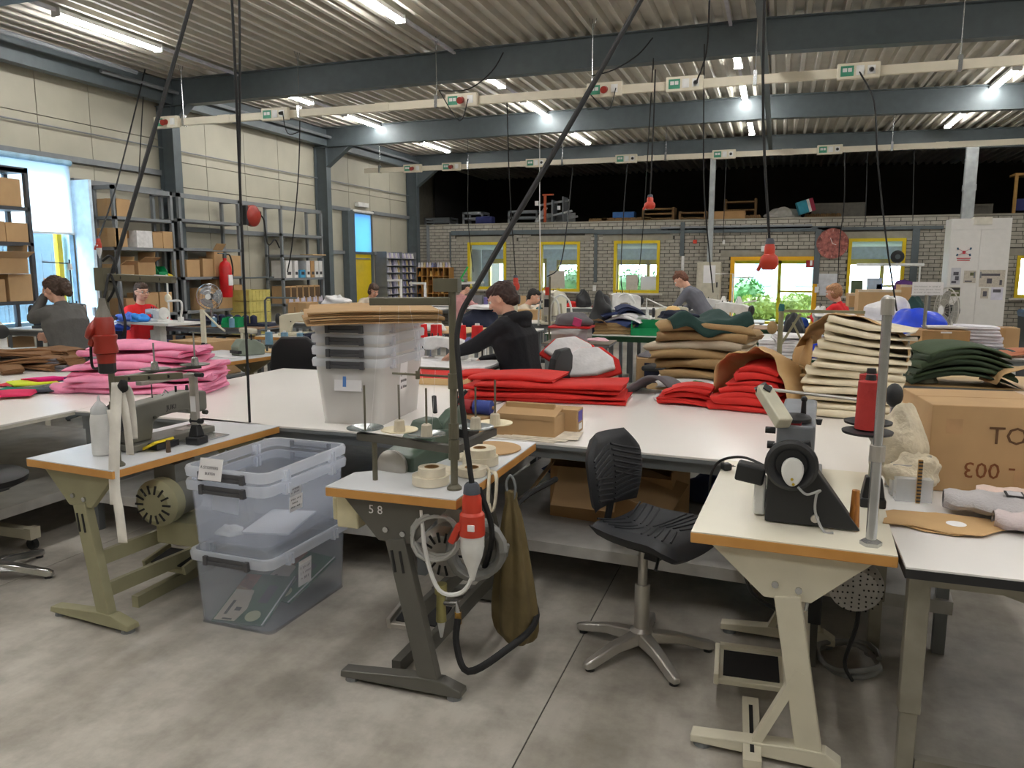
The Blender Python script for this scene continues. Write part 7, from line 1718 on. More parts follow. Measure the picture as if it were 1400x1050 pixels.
for k,x in enumerate((-.22,-.06,.20,.38)):cone(['leftmost red cone on the white thread shelf','second red cone on the white thread shelf','third red cone on the white thread shelf, right of the olive pole','rightmost red cone on the white thread shelf'][k],(-3.15+x,7.08,.982),.06,.16,mat('scarlet thread',srgb(226,40,40),.7),'red cones on the white shelf')
for k in range(5):folded('blue_folded_cloth','%s periwinkle blue folded piece behind the tub stack, from the bottom'%ORD[k],'cloth',(-3.52,6.55+.01*k,.803+.05*k),.05*k,.36,.3,3,.0155,m_bluef,210+k,'periwinkle pile',wob=.012)
blob('white_parcel','white plastic parcel with blue print right of the milky tubs','parcel',at(590,452,7.6),(.17,.1,.08),m_plastic,9,.12)
bench('parcel_table','brown table under the white parcel behind the milky tubs',(at(595,455,7.8).x,7.95),0,.9,.8,at(590,453,7.6).z-.004,m_ply,m_darkrack)
simple_chair('black office chair of the woman in the black hoodie',(-2.02,6.55,0),math.radians(82),.55,m_black,m_black,back_h=.36,w_=.46)
wb_=carton('open_carton','open carton with white red-rimmed pieces right of the woman in black',(at(800,520,6.9).x,6.95,.45),(.62,.45,.22),.25,flaps=False,tape=False,group=None)
bench('low_table','low table under the carton of white red-rimmed pieces',(at(800,520,6.9).x,6.95),0,.8,.6,.448,m_ply,m_rack)
for k,(dx,dy,dz,lab)in enumerate(((-.14,.12,.30,'white padded piece with red rim leaning at the black chair'),(.03,-.05,.23,'white padded piece with red rim lying in the open carton'))):
 e=thing('padded_piece',lab,'padded piece',(at(800,520,6.9).x+dx,6.85+dy,.60+dz),(-.75,.35-.5*k,.1))
 pl=[(-.26,-.1),(-.2,.08),(-.05,.18),(.12,.16),(.25,.02),(.27,-.1),(.1,-.14),(-.1,-.13)]
 MB().prism(pl,.05,XZ).build('white_pad',m_wht,e,bevel=.02,seg=3);MB().prism([(x*1.16+.01,y_*1.22)for x,y_ in pl],.03,TR(0,.02,-.012)@XZ).build('red_rim',m_redf,e,bevel=.01)
sd_=at(790,468,8.9)
bench('side_table','small brown side table with the red lidded tub',(sd_.x,9.0),.05,.80,.6,sd_.z,mat('grey brown board',srgb(120,108,96),.6),m_rack)
e=thing('lidded_tub','clear tub with red lid full of scraps on the side table','tub',(at(780,466,8.85).x,8.9,sd_.z+.002),.05)
MB().bb(-.22,.22,-.15,.15,0,.17).build('tub_body',mat('clear lid tub',srgb(220,210,206),.2,alpha=.45),e,bevel=.015);MB().bb(-.25,.25,-.175,.175,.17,.195).build('lid',mat('red lid',srgb(206,36,40),.35),e,bevel=.008)
for k,(x,c)in enumerate(((-.12,srgb(220,140,90)),(0,srgb(230,150,160)),(.11,srgb(190,170,190)))):o=blob('scrap',['orange scraps inside the red lidded tub','pink scraps inside the red lidded tub','pale scraps inside the red lidded tub'][k],'scrap',(at(780,466,8.85).x+x,8.9,sd_.z+.008),(.075,.1,.07),mat('scrapc %d'%k,c,.8),40+k,.25,n=12)
blob('dark_heap','dark grey cloth heap on the red lid','cloth',(at(783,440,8.85).x,8.9,sd_.z+.199),(.24,.14,.13),m_gry,44,.15);o=MB().box((.0,0,0),(.1,.01,.1),(.3,.3,0)).build('pink_tag',mat('hot pink',srgb(230,80,140),.6));o.location=(at(788,441,8.7).x,8.74,at(788,441,8.7).z);tag(o,'small hot pink square on the dark grey heap','tag')
blob('pink_cloth','pale pink cloth hanging over the corner of the side table','cloth',at(817,466,8.7),(.13,.08,.03),mat('pale pink',srgb(222,180,190),.85),45,.2)
g1=at(745,448,10.9);g2=at(905,458,10.3)
bench('green_leg_table','long white table on dark green legs with navy stack',(at(835,455,10.5).x,10.75),math.radians(-3),1.75,.9,.80,m_white,m_gleg,legw=.07)
bench('green_leg_table','second white table on dark green legs behind the tan pile',(at(940,455,10.5).x+.35,10.8),0,1.4,.8,.80,m_white,m_gleg,legw=.07)
gx=at(848,445,10.6).x
for k in range(3):folded('tan_folded_cloth','%s tan piece below the navy cloths on the green legged table'%ORD[k],'cloth',(gx-.08,10.6,.803+.05*k),.2,.55,.4,3,.015,m_tan,220+k,'tan pieces under navy')
for k in range(4):folded('blue_work_cloth','%s blue work garment heaped on the green legged table'%ORD[k],'garment',(gx+.10*(k%2),10.65,.96+.055*k),.3*k-.5,.55-.06*k,.4,3,.017,[fabm('work blue',srgb(58,72,120)),m_wht,fabm('work blue',srgb(58,72,120)),fabm('work navy',srgb(40,50,84))][k],225+k,'garment heap',wob=.03,sag=.06)
blob('black_garment','black garment heap left of the blue work garments','garment',(gx-.32,10.8,.803),(.17,.17,.42),m_black,47,.2);blob('navy_garment','navy garment lying at the front of the green legged table','garment',(gx-.33,10.5,.803),(.2,.13,.1),m_navy,48,.25)
e=bin_('storage_bin','bright green storage bin on the green legged table',(at(881,450,10.35).x,10.45,.803),(.36,.24,.19),m_gbin,0)
e=thing('white_bottle','white bottle right behind the green bin','bottle',(at(883,430,10.6).x,10.72,.803));MB().lathe([(0,0),(.045,0),(.045,.22),(.018,.27),(.018,.3),(0,.3)],n=14).build('bottle_body',m_bot,e,smooth=40);MB().cyl((0,0,.3),(0,0,.34),.022,.02,10).build('cap',m_plastic,e)
paper_hood('sheet of kraft paper bent up beside the red lidded tub',(at(800,440,9.9).x,10.4,.80),.3,.42,.3,.22,.3,PI-.5,seed=9)
carton('carton','brown carton with dark print on the floor under the green table',(at(895,500,9.4).x,9.6,.25),(.5,.4,.36),.2,m=m_card,group=None);o=MB().bb(-.09,.09,-.004,0,0,.3).build('printed_board',mat('dark blue panel',srgb(32,36,66),.5));o.location=(at(890,505,9.3).x,9.36,.26);tag(o,'dark blue printed panel leaning on the carton under the green table','board');blob('dark_cloth','dark cloth on the carton under the green table','cloth',(at(897,482,9.4).x,9.6,.613),(.25,.18,.06),m_gry,50,.2)
o=bench('low_table','low stand under the carton below the green table',(at(895,500,9.4).x,9.6),.2,.55,.45,.248,m_rack,m_rack)
simple_chair('black chair seen edge on before the tan pile',(at(900,470,9.0).x+.05,9.2,0),math.radians(80),.56,m_black,m_black,back_h=.4,w_=.4)
t7=bench('work_table','table with white machines behind the woman in black',(at(755,430,11.5).x,11.8),0,2.6,.8,.86,m_white,m_rack)
mA=arm_machine('sewing_machine','white machine with arched tube right of the woman in black',(at(745,430,11.5).x,11.5,.862),math.radians(200),m_cream,L=.36,H=.48)
for k,(u,lab)in enumerate(((736,'white arched tube over the machines, left'),(752,'white arched tube over the machines, right'))):c0=at(u,445,11.3);cablething([c0,c0+V((.02,0,.3)),c0+V((.15,0,.46)),c0+V((.3,0,.36)),c0+V((.34,0,.1))],.016,lab,'tube',m_plastic,'arched tubes',name='arched_tube')
dup(mA,(at(764,425,11.5).x,11.7,.862),math.radians(170),'white machine farther right behind the side table');dup(mA,(at(700,432,11.5).x,11.6,.862),math.radians(100),'white machine hidden behind the head of the woman in black')
blob('navy_garment','navy garment pile left of the woman in black','garment',(at(655,428,10).x,10,.86),(.32,.25,.22),m_navy,51,.2);blob('white_cloth','white cloth on the navy garment pile','cloth',(at(662,412,10).x,10.0,1.14),(.25,.2,.05),m_wht,52,.2)
bench('work_table','table under the navy garment pile left of the woman in black',(at(660,440,10).x,10.05),0,1.5,.8,.855,m_white,m_rack)
e=thing('thread_stand','tall dark thread stand pole with red top beside the white machines','thread stand',(at(751,460,9.4).x,9.4,0));MB().cyl((0,0,0),(0,0,at(751,378,9.4).z),.014,.014,8).build('pole',m_sol,e);MB().lathe([(.1,0),(.1,.015),(.02,.02)],n=14).build('base',m_sol,e);zt=at(748,398,9.4).z;MB().bb(-.05,.0,-.03,.03,zt-.05,zt+.05).build('red_clip',m_red,e);MB().bb(-.06,.0,-.03,.03,zt-.2,zt-.1).build('dark_clip',m_black,e)
person('person with black hair in a cream top leaning over a machine below the second window',(at(688,400,13.2).x,13.4,0),math.radians(-80),seat=.5,lean=.75,hands=((-.12,.62,1.02),(.2,.58,1.02)),head=(-.4,0,0),top=m_beige,pants=m_black,hair=m_hair5,hairstyle='short',S=1.1,voxel=.014)
blob('teal_cloth','teal and white cloth before the person with black hair','cloth',(at(748,415,12.5).x,12.5,.95),(.2,.15,.12),mat('teal cloth',srgb(30,110,130),.85),55,.25)
carton('carton','pale carton behind the shoulder of the woman in black',(at(724,425,12.2).x,12.2,.86),(.4,.3,.16),.1,group=None)
for k in range(6):carton('carton',['pale grey box row on the far bench, leftmost','grey carton row on the far bench, second','violet box on the far bench, third','white box on the far bench, fourth','cream box on the far bench, fifth','small carton on the far bench, sixth'][k],(at(640+k*14,412,15.5).x,15.5,.9),(.2,.2,.18+.04*(k%2)),.2*k,m=[m_plastic,m_rack,mat('violet box',srgb(120,110,170),.6),m_whitep,m_tan2,m_card][k],group='boxes on the far bench',tape=False)
bench('far_bench','long white bench below the first brick-wall window',(at(660,415,15.5).x,15.7),0,2.6,.8,.895,m_white,m_rack)
bench('far_bench','long white bench along the brick wall below the third window',(at(840,422,16.2).x,16.4),0,3.6,.7,.86,m_white,m_rack)
for k,(u,c,lab)in enumerate(((776,m_redf,'flat red cloth on the far bench below the second window'),(795,m_black,'black jacket heaped on the far bench'),(826,mat('maroon cloth',srgb(130,40,44),.85),'maroon cloth on the far bench left of the black garment'))):blob('cloth_bunch',lab,'cloth',(at(u,415,16.2).x,16.35,.862),(.3 if k!=1 else.16,.2,.10 if k!=1 else.3),c,56+k,.2)
arm_machine('sewing_machine','white machine on the far bench below the third window',(at(868,415,12.6).x,12.8,.90),math.radians(120),m_plastic,L=.4,H=.38);bench('work_table','table with the white machine below the third window',(at(872,425,12.6).x,12.9),0,1.2,.7,.898,m_white,m_rack)
cablething([at(838,418,12.6),at(848,404,12.6),at(860,403,12.6),at(868,415,12.6)],.018,'white arched tube below the third window','tube',m_plastic,'arched tubes',name='arched_tube')
e=thing('work_lamp_arm','white lamp boom slanting down right of the third window','work lamp',(at(884,432,12.0).x,12.0,.8));a_=at(884,408,12.0)-V(e.location);b_=at(920,425,12.0)-V(e.location);MB().tube([(0,0,0),tuple(a_),tuple(b_)],.014,6).build('boom',m_plastic,e);MB().lathe([(.05,0),(.04,.03)],n=12).build('foot',m_plastic,e);MB().sph(tuple(b_),(.12,.08,.08),12,8).build('lamp_head',mat('warm lamp',srgb(236,196,130),.5),e)
arm_machine('sewing_machine','cream machine lit by the slanting lamp boom',(at(918,430,12.0).x-.2,12.0,.802),math.radians(-80),m_cream,L=.4,H=.3)
bench('work_table','table with the cream machine before the man in slate grey',(at(915,435,12).x,12.1),0,1.5,.8,.80,m_white,m_rack)
person('man with short auburn hair in a slate sweater standing bent over a machine',(at(962,420,12.3).x+.05,12.5,0),math.radians(78),stand=True,lean=.66,hands=((-.16,.66,.98),(.16,.6,.98)),head=(-.75,0,0),top=m_gsw,pants=m_jeans,hair=m_hair3,hairstyle='bunch',S=1.06,voxel=.011)
zz=.50
bench('low_table','low table carrying the tall tan folded pile',(-.52,6.62),0,1.0,.7,.50,m_ply,m_rack)
for k in range(10):
 lay=2;col=[m_tan2,m_wht,m_tan,m_wht,m_tan,m_tan,m_tan,m_tan2,m_tan,m_tan][k]
 folded('tan_folded_cloth','%s folded piece of the tall tan pile, counted from its base'%ORD[k],'cloth',(-.55+.03*math.sin(k*1.7),6.6+.02*math.cos(k),zz+.004),math.radians(-6+9*math.sin(k*2.3)),.72+.06*math.sin(k*1.3)+(.06 if k>5 else 0),.55,lay,.036,col,240+k,'tall tan pile',wob=.018,bulge=.012,sag=.015,lean=.012*math.sin(k*1.9))
 zz+=lay*.036+.004
gx=at(980,430,6.5).x
gc=thing('green_apron','bottle green cloth draped over the top of the tan pile','cloth',(-.52,6.52,zz+.015),.15)
def fd(a,b):
 x=(a-.5)*.62;y=(b-.5)*.62;d=max(0,-y-.20)
 return V((x+.03*math.sin(y*14)-.1*d,-.20-d*.35 if y<-.2 else y,.035*math.sin(x*13+1)*math.sin(y*9)+.03-d*1.25*(1-abs(x)*1.6)+.02*math.sin(x*25)))
mb=MB();mb.grid(fd,18,18);mb.build('draped_cloth',m_bott,gc,smooth=80,solid=.006)
blob('dark_cloth','dark navy cloth sleeve lying left on top of the tan pile','cloth',(at(928,432,6.5).x-.02,6.6,zz+.02),(.16,.12,.06),m_navy,61,.25)
gr=thing('grey_felt_fold','grey felt folded over at the far edge of the white table','felt',(at(895,533,5.62).x,5.62,.803),math.radians(-10))
mb=MB();mb.grid(lambda a,b:V(((a-.5)*.42+.05*math.sin(b*3),(b-.5)*.3,max(.004,.155*math.sin(PI*min(1,a*.98+.01))**1.2*(1-.3*b)*(.55+.6*a)))),16,6);mb.build('felt_sheet',m_gry,gr,smooth=80,solid=.02)
blob('green_cloth','emerald green cloth bunch left of the red pile','cloth',(at(955,535,5.62).x,5.6,.803),(.12,.1,.08),mat('emerald cloth',srgb(20,130,80),.85),63,.2)
blob('white_cloth','white cloth bunch between the grey felt and the green cloth','cloth',(at(930,535,5.62).x,5.6,.803),(.1,.08,.045),m_wht,64,.2)
# ---------------------------------------------------------------- right middle ground
bench('work_table','white table with stacked white cloths right of the tan pile',(.30,8.65),0,1.6,.8,.80,m_white,m_gleg)
for k in range(5):folded('white_folded_cloth','%s piece of the broad white pile right of the tan pile'%ORD[k],'cloth',(at(1088,460,8.6).x,8.6,.803+.045*k),.03*k,.46,.4,3,.0135,m_wht,270+k,'broad white pile',wob=.014)
for k in range(4):folded('white_folded_cloth','%s piece of the narrow white pile beside the tan pile'%ORD[k],'cloth',(at(1049,460,8.5).x,8.5,.803+.04*k),0,.16,.25,3,.012,m_wht,276+k,'narrow white pile',wob=.006)
blob('blue_cloth','cobalt blue cloth beside the broad white pile','cloth',(at(1119,460,8.4).x,8.4,.803),(.13,.12,.13),m_cob,66,.2);blob('black_cloth','black cloth between white pile and blue cloth','cloth',(at(1110,460,8.6).x,8.75,.803),(.1,.1,.14),m_black,67,.2)
s4=thing('thread_stand','beige thread stand with long crossbar before the double door','thread stand',(at(1065,490,7.3).x-.05+.05,7.3,.0))
zt=at(1067,425,7.3).z;MB().cyl((0,0,0),(0,0,zt),.022,.022,10).build('pole',m_olive,s4);MB().bar((-.03,0,zt),(.68,0,zt+.0),.035,.025).build('guide_bar',m_olive,s4);MB().lathe([(.1,0),(.1,.02),(.03,.03)],n=14).build('base',m_olive,s4);MB().bar((.0,0,zt-.32),(.16,0,zt-.02),.02).bar((.1,0,zt-.1),(.2,0,zt-.3),.018).build('strut',m_olive,s4);MB().sph((-.07,0,zt-.15),(.045,.04,.06),12,8).build('tan_cone',m_tan,s4);MB().lathe([(.03,zt),(.02,zt+.06)],n=12).build('teal_cone',mat('teal cone',srgb(40,110,110),.7),s4)
blob('black_jacket','black garment hanging behind the beige thread stand','garment',(at(1085,455,9.6).x,9.6,.8),(.13,.1,.32),m_black,68,.15)
bench('work_table','long brown topped table before the double door',(at(1095,435,11.5).x,11.7),0,3.2,.8,.86,mat('brown bench top',srgb(160,128,98),.5),m_gleg)
arm_machine('sewing_machine','white machine with round handwheel below the hanging papers',(at(1119,430,11.3).x,11.3,.862),math.radians(-8),m_plastic,L=.36,H=.3,wheel=m_plastic)
mB_=arm_machine('sewing_machine','white machine left of the double door with thin rods',(at(1020,425,11.3).x,11.4,.862),math.radians(70),m_plastic,L=.4,H=.34)
dup(mB_,(at(990,425,12.5).x,12.9,.86),math.radians(110),'white machine behind the standing man');bench('work_table','table behind the standing man with a white machine',(at(990,425,12.5).x,13.0),0,1.2,.7,.858,m_white,m_rack)
e=thing('thread_stand','white wire thread stand right of the grey cabinet','thread stand',(at(1000,425,12).x,12.0,.86));MB().tube([(0,0,0),(0,0,.75),(-.25,0,.75)],.01,6).tube([(0,0,.7),(.3,0,.7)],.01,6).tube([(0,0,.3),(.35,0,.36)],.012,6).build('pole',m_plastic,e);MB().lathe([(.06,.32),(.02,.42)],c=(-.12,0,0),n=10).lathe([(.06,.32),(.02,.42)],c=(.1,0,0),n=10).build('white_cones',m_plastic,e)
bench('low_table','low table below the white wire thread stand',(at(1000,425,12).x,12.1),0,.8,.5,.858,m_white,m_rack)
blob('blue_cloth','royal blue cloth by the double door right post','cloth',(at(1090,422,11.6).x,11.6,.862),(.18,.15,.12),mat('royal blue',srgb(30,70,160),.85),69,.2)
carton('carton','brown carton left of the double door between machines',(at(1003,428,11.2).x,11.2,.862),(.34,.25,.16),0,group=None,tape=False)
person('person with blonde hair in a red jacket and dark scarf below the last window',(at(1156,410,12.6).x,12.9,0),math.radians(60),seat=.5,lean=.15,hands=((-.15,.42,.95),(.15,.42,.95)),head=(-.35,0,.2),top=m_redh,pants=m_black,hair=m_hair4,hairstyle='bob',S=1.08,voxel=.013,scarf=m_black)
for k,(u0,u1,v0,v1,lab,y)in enumerate(((1172,1232,397,432,'big brown carton with pale rim below the last window',11.0),(1160,1178,402,420,'smaller brown carton left of the big pale rimmed one',11.5),(1230,1247,390,425,'carton column right of the big pale rimmed one',11.3))):
 a=at(u0,v1,y);b=at(u1,v0,y);c=carton('large_carton',lab,((a.x+b.x)/2,y+.25,a.z),(b.x-a.x,.5,b.z-a.z),0,group='cartons below the last window',tape=False)
 MB().bb((a.x-b.x)/2-.003,(b.x-a.x)/2+.003,-.255,-.2,b.z-a.z-.025,b.z-a.z+.004).build('pale_rim',m_tan2,c)
bench('work_table','table under the big cartons below the last window',(at(1205,432,11).x,11.3),0,1.6,.8,at(1205,432,11).z-.003,m_white,m_rack)
blob('blue_bundle','bright azure bundle before the big cartons','bundle',at(1158,434,9.5)-V((0,0,.16)),(.22,.15,.11),mat('azure plastic',srgb(40,140,220),.5),71,.12)
bench('work_table','table holding the azure bundle',(at(1165,440,9.5).x,9.7),0,.9,.7,at(1158,434,9.5).z-.165,m_white,m_gleg)
rz0=at(1290,485,8.6).z
bench('work_table','grey edged table at right carrying the carton, papers and cloths',(2.35,8.95),0,2.3,.95,rz0,m_white,m_rack,edge=mat('grey edge',srgb(150,150,148),.5))
a=at(1272,485,8.55);b=at(1327,452,8.55)
c=carton('carton','brown carton with hand holes and white sticker on the right table',((a.x+b.x)/2-.06,8.78,rz0+.002),(b.x-a.x+.1,.42,b.z-a.z-.01),math.radians(6),group=None,m=m_card2);MB().box((0,-.212,.22),(.1,.002,.015)).build('sticker',m_paper,c);MB().box((-.15,-.212,.09),(.05,.002,.03)).box((.16,-.212,.09),(.05,.002,.03)).build('hand_holes',m_tan2,c)
folded('white_folded_cloth','white cloth on top of the brown carton at right','cloth',(a.x+.15,8.8,rz0+b.z-a.z+.0),0,.35,.25,2,.012,m_wht,290)
for k in range(8):folded('paper_stack','%s layer of the white paper pile right of the brown carton'%ORD[k],'paper',(at(1345,475,8.9).x-.01*k,8.95,rz0+.003+.034*k),.08*math.sin(k*2),.34,.3,3,.0105,mat('paper pile',srgb(226,224,232),.8),300+k,'white paper pile',wob=.005)
for k in range(3):folded('brown_garment',['dark brown garment at the front of the right table','teal garment beside the dark brown one','rust garment at the right picture edge'][k],'garment',(at([1345,1362,1388][k],488,8.55).x,8.6,rz0+.003+.012*k),.2*k,[.4,.2,.5][k],.25,3,.013,fabm('garm %d'%k,[srgb(84,52,44),srgb(40,66,66),srgb(190,120,90)][k]),310+k,wob=.02)
carton('carton','small carton behind the white paper pile',(at(1368,462,9.2).x,9.25,rz0+.002),(.3,.25,.24),0,group=None);o=MB().tube([(0,0,.03),(.5,.1,.03)],.03,10).build('kraft_roll',m_kraft);o.location=(at(1362,478,8.9).x,8.9,rz0+.003);tag(o,'kraft paper roll lying at the right end of the table','roll')
e=thing('waste_bin','tall dark bin with blue liner at the right picture edge','bin',(at(1398,440,13).x+.25,13,0));MB().lathe([(.3,0),(.36,1.05)],n=4,M=Matrix.Rotation(PI/4,4,'Z')).build('bin_body',mat('bin dark',srgb(44,50,54),.6),e);MB().lathe([(.36,1.0),(.38,1.06),(.35,1.1)],n=4,M=Matrix.Rotation(PI/4,4,'Z')).build('liner',mat('liner blue',srgb(60,90,120),.4),e)
blob('blue_bag','bright blue plastic bag on the machine at right','bag',at(1253,456,9.6),(.3,.2,.22),mat('blue bag plastic',srgb(24,70,226),.35),73,.18);blob('white_heap','white cloth heap behind the blue bag','cloth',at(1215,437,10),(.28,.2,.2),m_wht,74,.2);blob('dark_heap','dark teal cloth between white heap and sign pole','cloth',at(1248,436,10.2),(.15,.12,.2),m_bott,75,.2)
bench('work_table','table under the blue bag and the white heap',(at(1240,440,10).x,10.0),0,1.2,1.1,at(1253,456,9.6).z-.004,m_white,m_rack)
e=thing('desk_fan','large grey fan turned sideways beside the white cupboard','fan',(at(1292,440,10.5).x,10.5,at(1292,470,10.5).z),math.radians(-72));fan(e,.27,.40,mat('fan grey',srgb(186,182,172),.4),mat('fan blade grey',srgb(150,148,140),.4))
bench('work_table','table under the large grey fan',(at(1292,440,10.5).x+.1,10.6),0,.8,.7,at(1292,470,10.5).z-.003,m_white,m_rack)
e=thing('sign_stand','white paper sign on a grey pole at the right','sign',(at(1252,480,8.8).x,8.8,.60));zs_=at(1258,395,8.8).z-.6;MB().tube([(0,0,0),(.0,0,.25),(.06,0,.42),(.06,0,zs_)],.018,8).build('pole',m_zinc,e);MB().lathe([(.08,0),(.08,.02),(.02,.03)],n=12).build('base',m_rack,e)
sg=MB().bb(-.08,.2,-.025,-.02,zs_-.06,zs_+.07).build('sign_board',m_paper,e);scribble(e,-.06,.18,zs_-.05,zs_+.04,-.027,3,'y',m_ink,21);MB().bar((-.3,-.03,.36),(.12,-.03,.5),.014).build('white_arm',m_plastic,e)
bench('low_table','small table holding the sign pole',(at(1252,480,8.8).x,8.85),0,.3,.3,.598,m_white,m_rack)
mz=at(1310,528,6.0).z
bench('low_table','table carrying the moss green folded pile',(at(1320,528,6.2).x,6.35),0,1.5,.7,mz,m_ply,m_rack)
for k in range(6):folded('green_folded_cloth','%s moss green piece of the sagging pile behind the large carton'%ORD[k],'cloth',(at(1308,528,6.1).x,6.15,mz+.038*k+.08),.04*k,.66-.03*k,.45,2,.0175,m_olv if k%2 else fabm('dark moss',srgb(50,64,46)),320+k,'moss green pile',wob=.014,sag=.075,bulge=.0)
blob('grey_green_cloth','grey green crumpled cloth at the left end of the moss pile','cloth',(at(1262,525,6.1).x,6.1,mz+.002),(.1,.1,.10),mat('sage cloth',srgb(120,122,104),.85),77,.25)
paper_hood('kraft paper bent up at the right picture edge',(at(1390,525,6.0).x+.1,6.0,mz),.1,.6,.3,.17,.2,PI-.2,seed=12)
e=thing('post_machine','white post machine below the broad white pile','machine',(at(1101,500,7.4).x,7.4,0));MB().bb(-.05,.05,-.05,.05,0,.62).bb(-.3,.12,-.06,.06,.48,.52).build('column',m_plastic,e);MB().cyl((-.2,0,.52),(-.2,0,.75),.01,.01,8).build('spindle',m_plastic,e)
blob('red_cloth','dull red cloth below the white table right of the tan pile','cloth',(at(1075,495,7.8).x,7.9,.42),(.25,.15,.1),mat('dull red cloth',srgb(160,60,60),.85),78,.2);bench('low_table','low shelf under the dull red cloth',(at(1075,495,7.8).x,7.95),0,.7,.4,.418,m_rack,m_rack)
zsl=1.09
def sill(u0,u1,v0,m,name,label,cat):
 a=at(u0,v0,YB-.12);b=at(u1,v0,YB-.12);o=MB().bb(0,b.x-a.x,-.06,.06,0,a.z-zsl).build(name,m,None,bevel=.006);o.location=(a.x,YB-.10,zsl);tag(o,label,cat)
sill(1164,1180,383,mat('dark green box',srgb(80,96,70),.6),'green_box','dark green box on the sill of the last window','box')
sill(1186,1206,380,mat('pale blue box',srgb(190,206,226),.4),'pale_box','pale translucent box on the sill of the last window','box')
sill(1198,1206,388,mat('blue thing',srgb(40,90,190),.5),'blue_holder','small blue holder on the sill of the last window','holder')
blob('purple_backpack','purple bag standing right of the last window sill','bag',at(1236,402,17.5),(.22,.14,.24),mat('purple cloth',srgb(92,50,120),.8),80,.12)
bench('far_bench','bench under the purple bag',(at(1236,402,17.5).x,17.6),0,1.0,.6,at(1236,402,17.5).z-.004,m_white,m_rack)
o=MB().tube([(0,0,0),(1.25,0,.0)],.03,8).build('white_tube',m_plastic);o.location=at(1171,362,17.6);tag(o,'white horizontal lamp tube in front of the last window','tube')
o=MB().bar((1.18,0,0),(1.18,0,at(1236,402,17.5).z-at(1171,362,17.6).z),.03).build('tube_post',m_plastic,o)
e=thing('black_fan','small round black fan hanging before the last window','fan',at(1227,351,17.6));MB().bar((0,0,0),(0,0,-.2),.02).build('stem',m_plastic,e);MB().lathe([(.0,-.05),(.11,-.04),(.13,0),(.11,.04),(0,.05)],n=20,M=Matrix.Rotation(PI/2,4,'X')).build('fan_body',m_black,e,smooth=40);MB().cyl((0,-.05,0),(0,-.06,0),.05,.05,12).build('hub',m_steel,e)
for(u0,u1,v0,v1,lab)in((751,772,370,394,'pale board standing on the sill of the second brick-wall window'),(856,872,376,396,'pale board standing on the sill of the third brick-wall window'),(876,897,378,396,'white board standing on the sill of the third brick-wall window')):
 a=at(u0,v1,YB+.1);b=at(u1,v0,YB+.1);o=MB().bb(0,b.x-a.x,0,.02,0,b.z-a.z).build('board',m_tan2 if 'pale' in lab else m_whitep);o.location=(a.x,YB+.09,a.z-.0);tag(o,lab,'board')
e=thing('green_brush','green dustpan brush on a shelf left of the first brick-wall window','brush',at(632,378,18.9)-V((0,0,.07)));MB().bar((-.05,0,0),(.16,0,.32),.035).box((-.08,0,-.03),(.22,.08,.06)).build('brush',mat('brush green',srgb(40,190,90),.5),e)
o=MB().bb(-.35,.45,-.15,.15,-.03,0).bb(-.02,.04,.1,.14,-.9,-.03).build('wall_shelf',m_plastic);o.location=at(630,385,18.9);tag(o,'white shelf holding the green brush','shelf');o=MB().bb(-.15,.15,-.12,.12,0,.12).build('yellow_box',m_yellow);o.location=at(632,388,18.7)-V((0,0,.02));o.location.z-=.15;tag(o,'small yellow box below the green brush','box')
for k in range(7):
 o=MB().lathe([(.0,0),(.05,0),(.05,.13),(.02,.15),(0,.15)],n=12).build('navy_spool',mat('navy thread',srgb(34,38,70),.7));o.location=(-8.15+.15*k,9.62-.012*k,.862);tag(o,ORD2[k]+' navy thread spool in the row behind the red hoodie station','thread spool','navy spools on the brown bench')
for k,(u,u2,v)in enumerate(((548,530,382),(581,560,386))):
 a=at(u,v,14.2);e=thing('thread_stand',['left white L shaped stand before the brown cabinet','right white L shaped stand before the brown cabinet'][k],'thread stand',(a.x,14.2,.9));MB().bb(-.02,.02,-.02,.02,0,a.z-.9).bb(at(u2,v,14.2).x-a.x,-.02,-.02,.02,a.z-.94,a.z-.9).build('pole',m_plastic,e);MB().lathe([(.09,0),(.09,.02),(.03,.03)],n=12).build('base',m_plastic,e)
bench('work_table','white table with the L shaped stands before the brown cabinet',(at(560,415,14.2).x,14.25),0,1.6,.7,.898,m_white,m_rack)
blob('white_cloth','white cloth on the table before the brown cabinet','cloth',(at(545,415,14.1).x,14.1,.90),(.3,.2,.13),m_wht,91,.25)
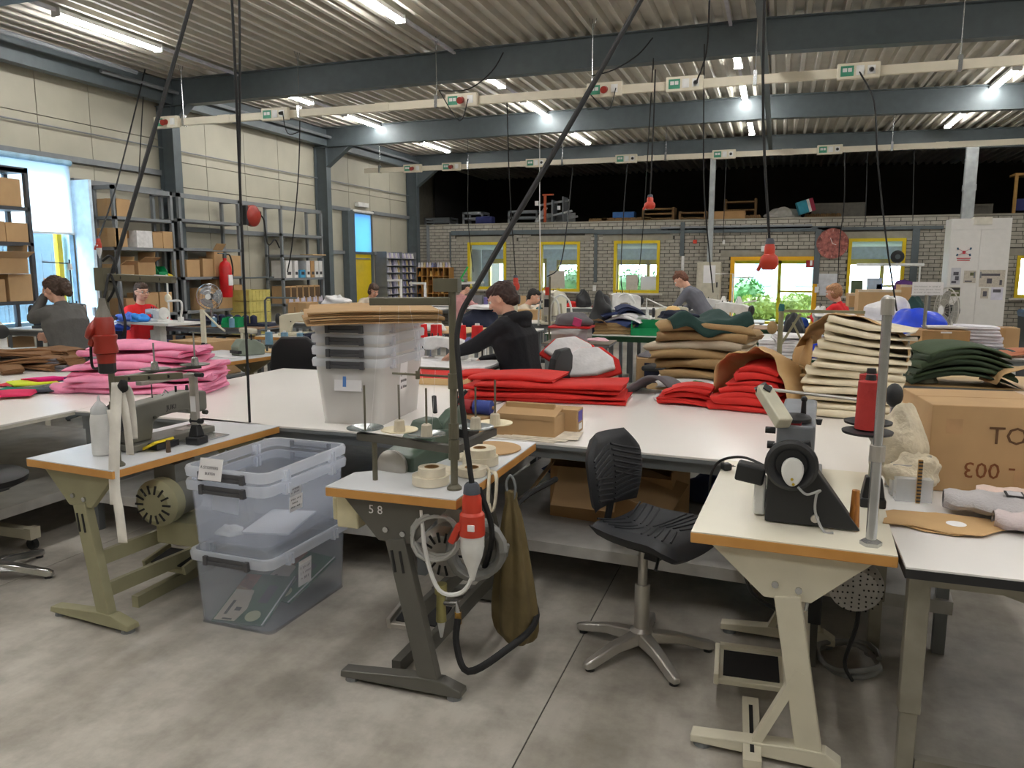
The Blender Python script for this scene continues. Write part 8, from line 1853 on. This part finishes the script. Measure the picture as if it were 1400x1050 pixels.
# ---------------------------------------------------------------- repeated small pieces become parts of their own
ONE={'bolts':'bolt','slots':'slot','rubber_feet':'rubber_foot','collars':'collar','joint_cover':'joint_cover','top_rail':'top_rail','tape_patch':'tape_patch','hour_marks':'hour_mark','clock_hands':'clock_hand','uprights':'upright','rails':'rail','supports':'support','eyes':'eye','irises':'iris','eyebrows':'eyebrow','shoes':'shoe','tension_dials':'tension_dial','thread_pins':'thread_pin','top_knobs':'top_knob','side_knobs':'side_knob','logo_dot':'logo_dot','logo_lines':'logo_line','number_plates':'number_plate','frame_tubes':'frame_tube','cross_tubes':'cross_tube','tension_posts':'tension_post','tension_rods':'tension_rod','white_cones':'white_cone','breaker_window':'breaker_window','eyelets':'eyelet','hand_holes':'hand_hole','print_marks':'print_mark','round_print':'round_print','pedal_bracket':'pedal_bracket','tray_bar':'tray_bar','top_bar':'top_bar','girt':'girt','girts':'girt','trim_pipe':'trim_pipe','needle_bar':'needle_bar','pins':'pin','sensor_marks':'sensor_mark','joint_knob':'joint_knob','backing':'backing','strut':'strut','levers':'lever','tray_rim':'tray_rim','deck_rail':'deck_rail','acrylic_body':'acrylic_plate','frame_wood':'frame_board'}
def islands(me):
 par=list(range(len(me.vertices)))
 def find(a):
  while par[a]!=a:par[a]=par[par[a]];a=par[a]
  return a
 for e in me.edges:
  a,b=find(e.vertices[0]),find(e.vertices[1])
  if a!=b:par[a]=b
 G={}
 for p in me.polygons:G.setdefault(find(p.vertices[0]),[]).append(p)
 return list(G.values())
_cut={}
for o in list(sc.objects):
 s=o.name.split('.')[0]
 if o.type!='MESH' or s not in ONE or(o.parent is None and s!='trim_pipe'):continue
 if o.data.name not in _cut:
  I=islands(o.data);L_=[]
  if len(I)>1:
   for polys in I:
    mp={};fs=[]
    for p in polys:fs.append([mp.setdefault(v,len(mp))for v in p.vertices])
    me=bpy.data.meshes.new(ONE[s]);me.from_pydata([o.data.vertices[v].co for v in mp],[],fs)
    for m_ in o.data.materials:me.materials.append(m_)
    me.polygons.foreach_set('use_smooth',[polys[0].use_smooth]*len(fs))
    if polys[0].use_smooth:me.set_sharp_from_angle(angle=math.radians(45))
    L_.append(me)
  _cut[o.data.name]=L_
 L_=_cut[o.data.name]
 if len(L_)<2:continue
 for me in L_[1:]:
  c=o.copy();c.data=me;c.name=ONE[s];COL.objects.link(c)
 kids=list(o.children);o.data=L_[0];o.name=ONE[s]
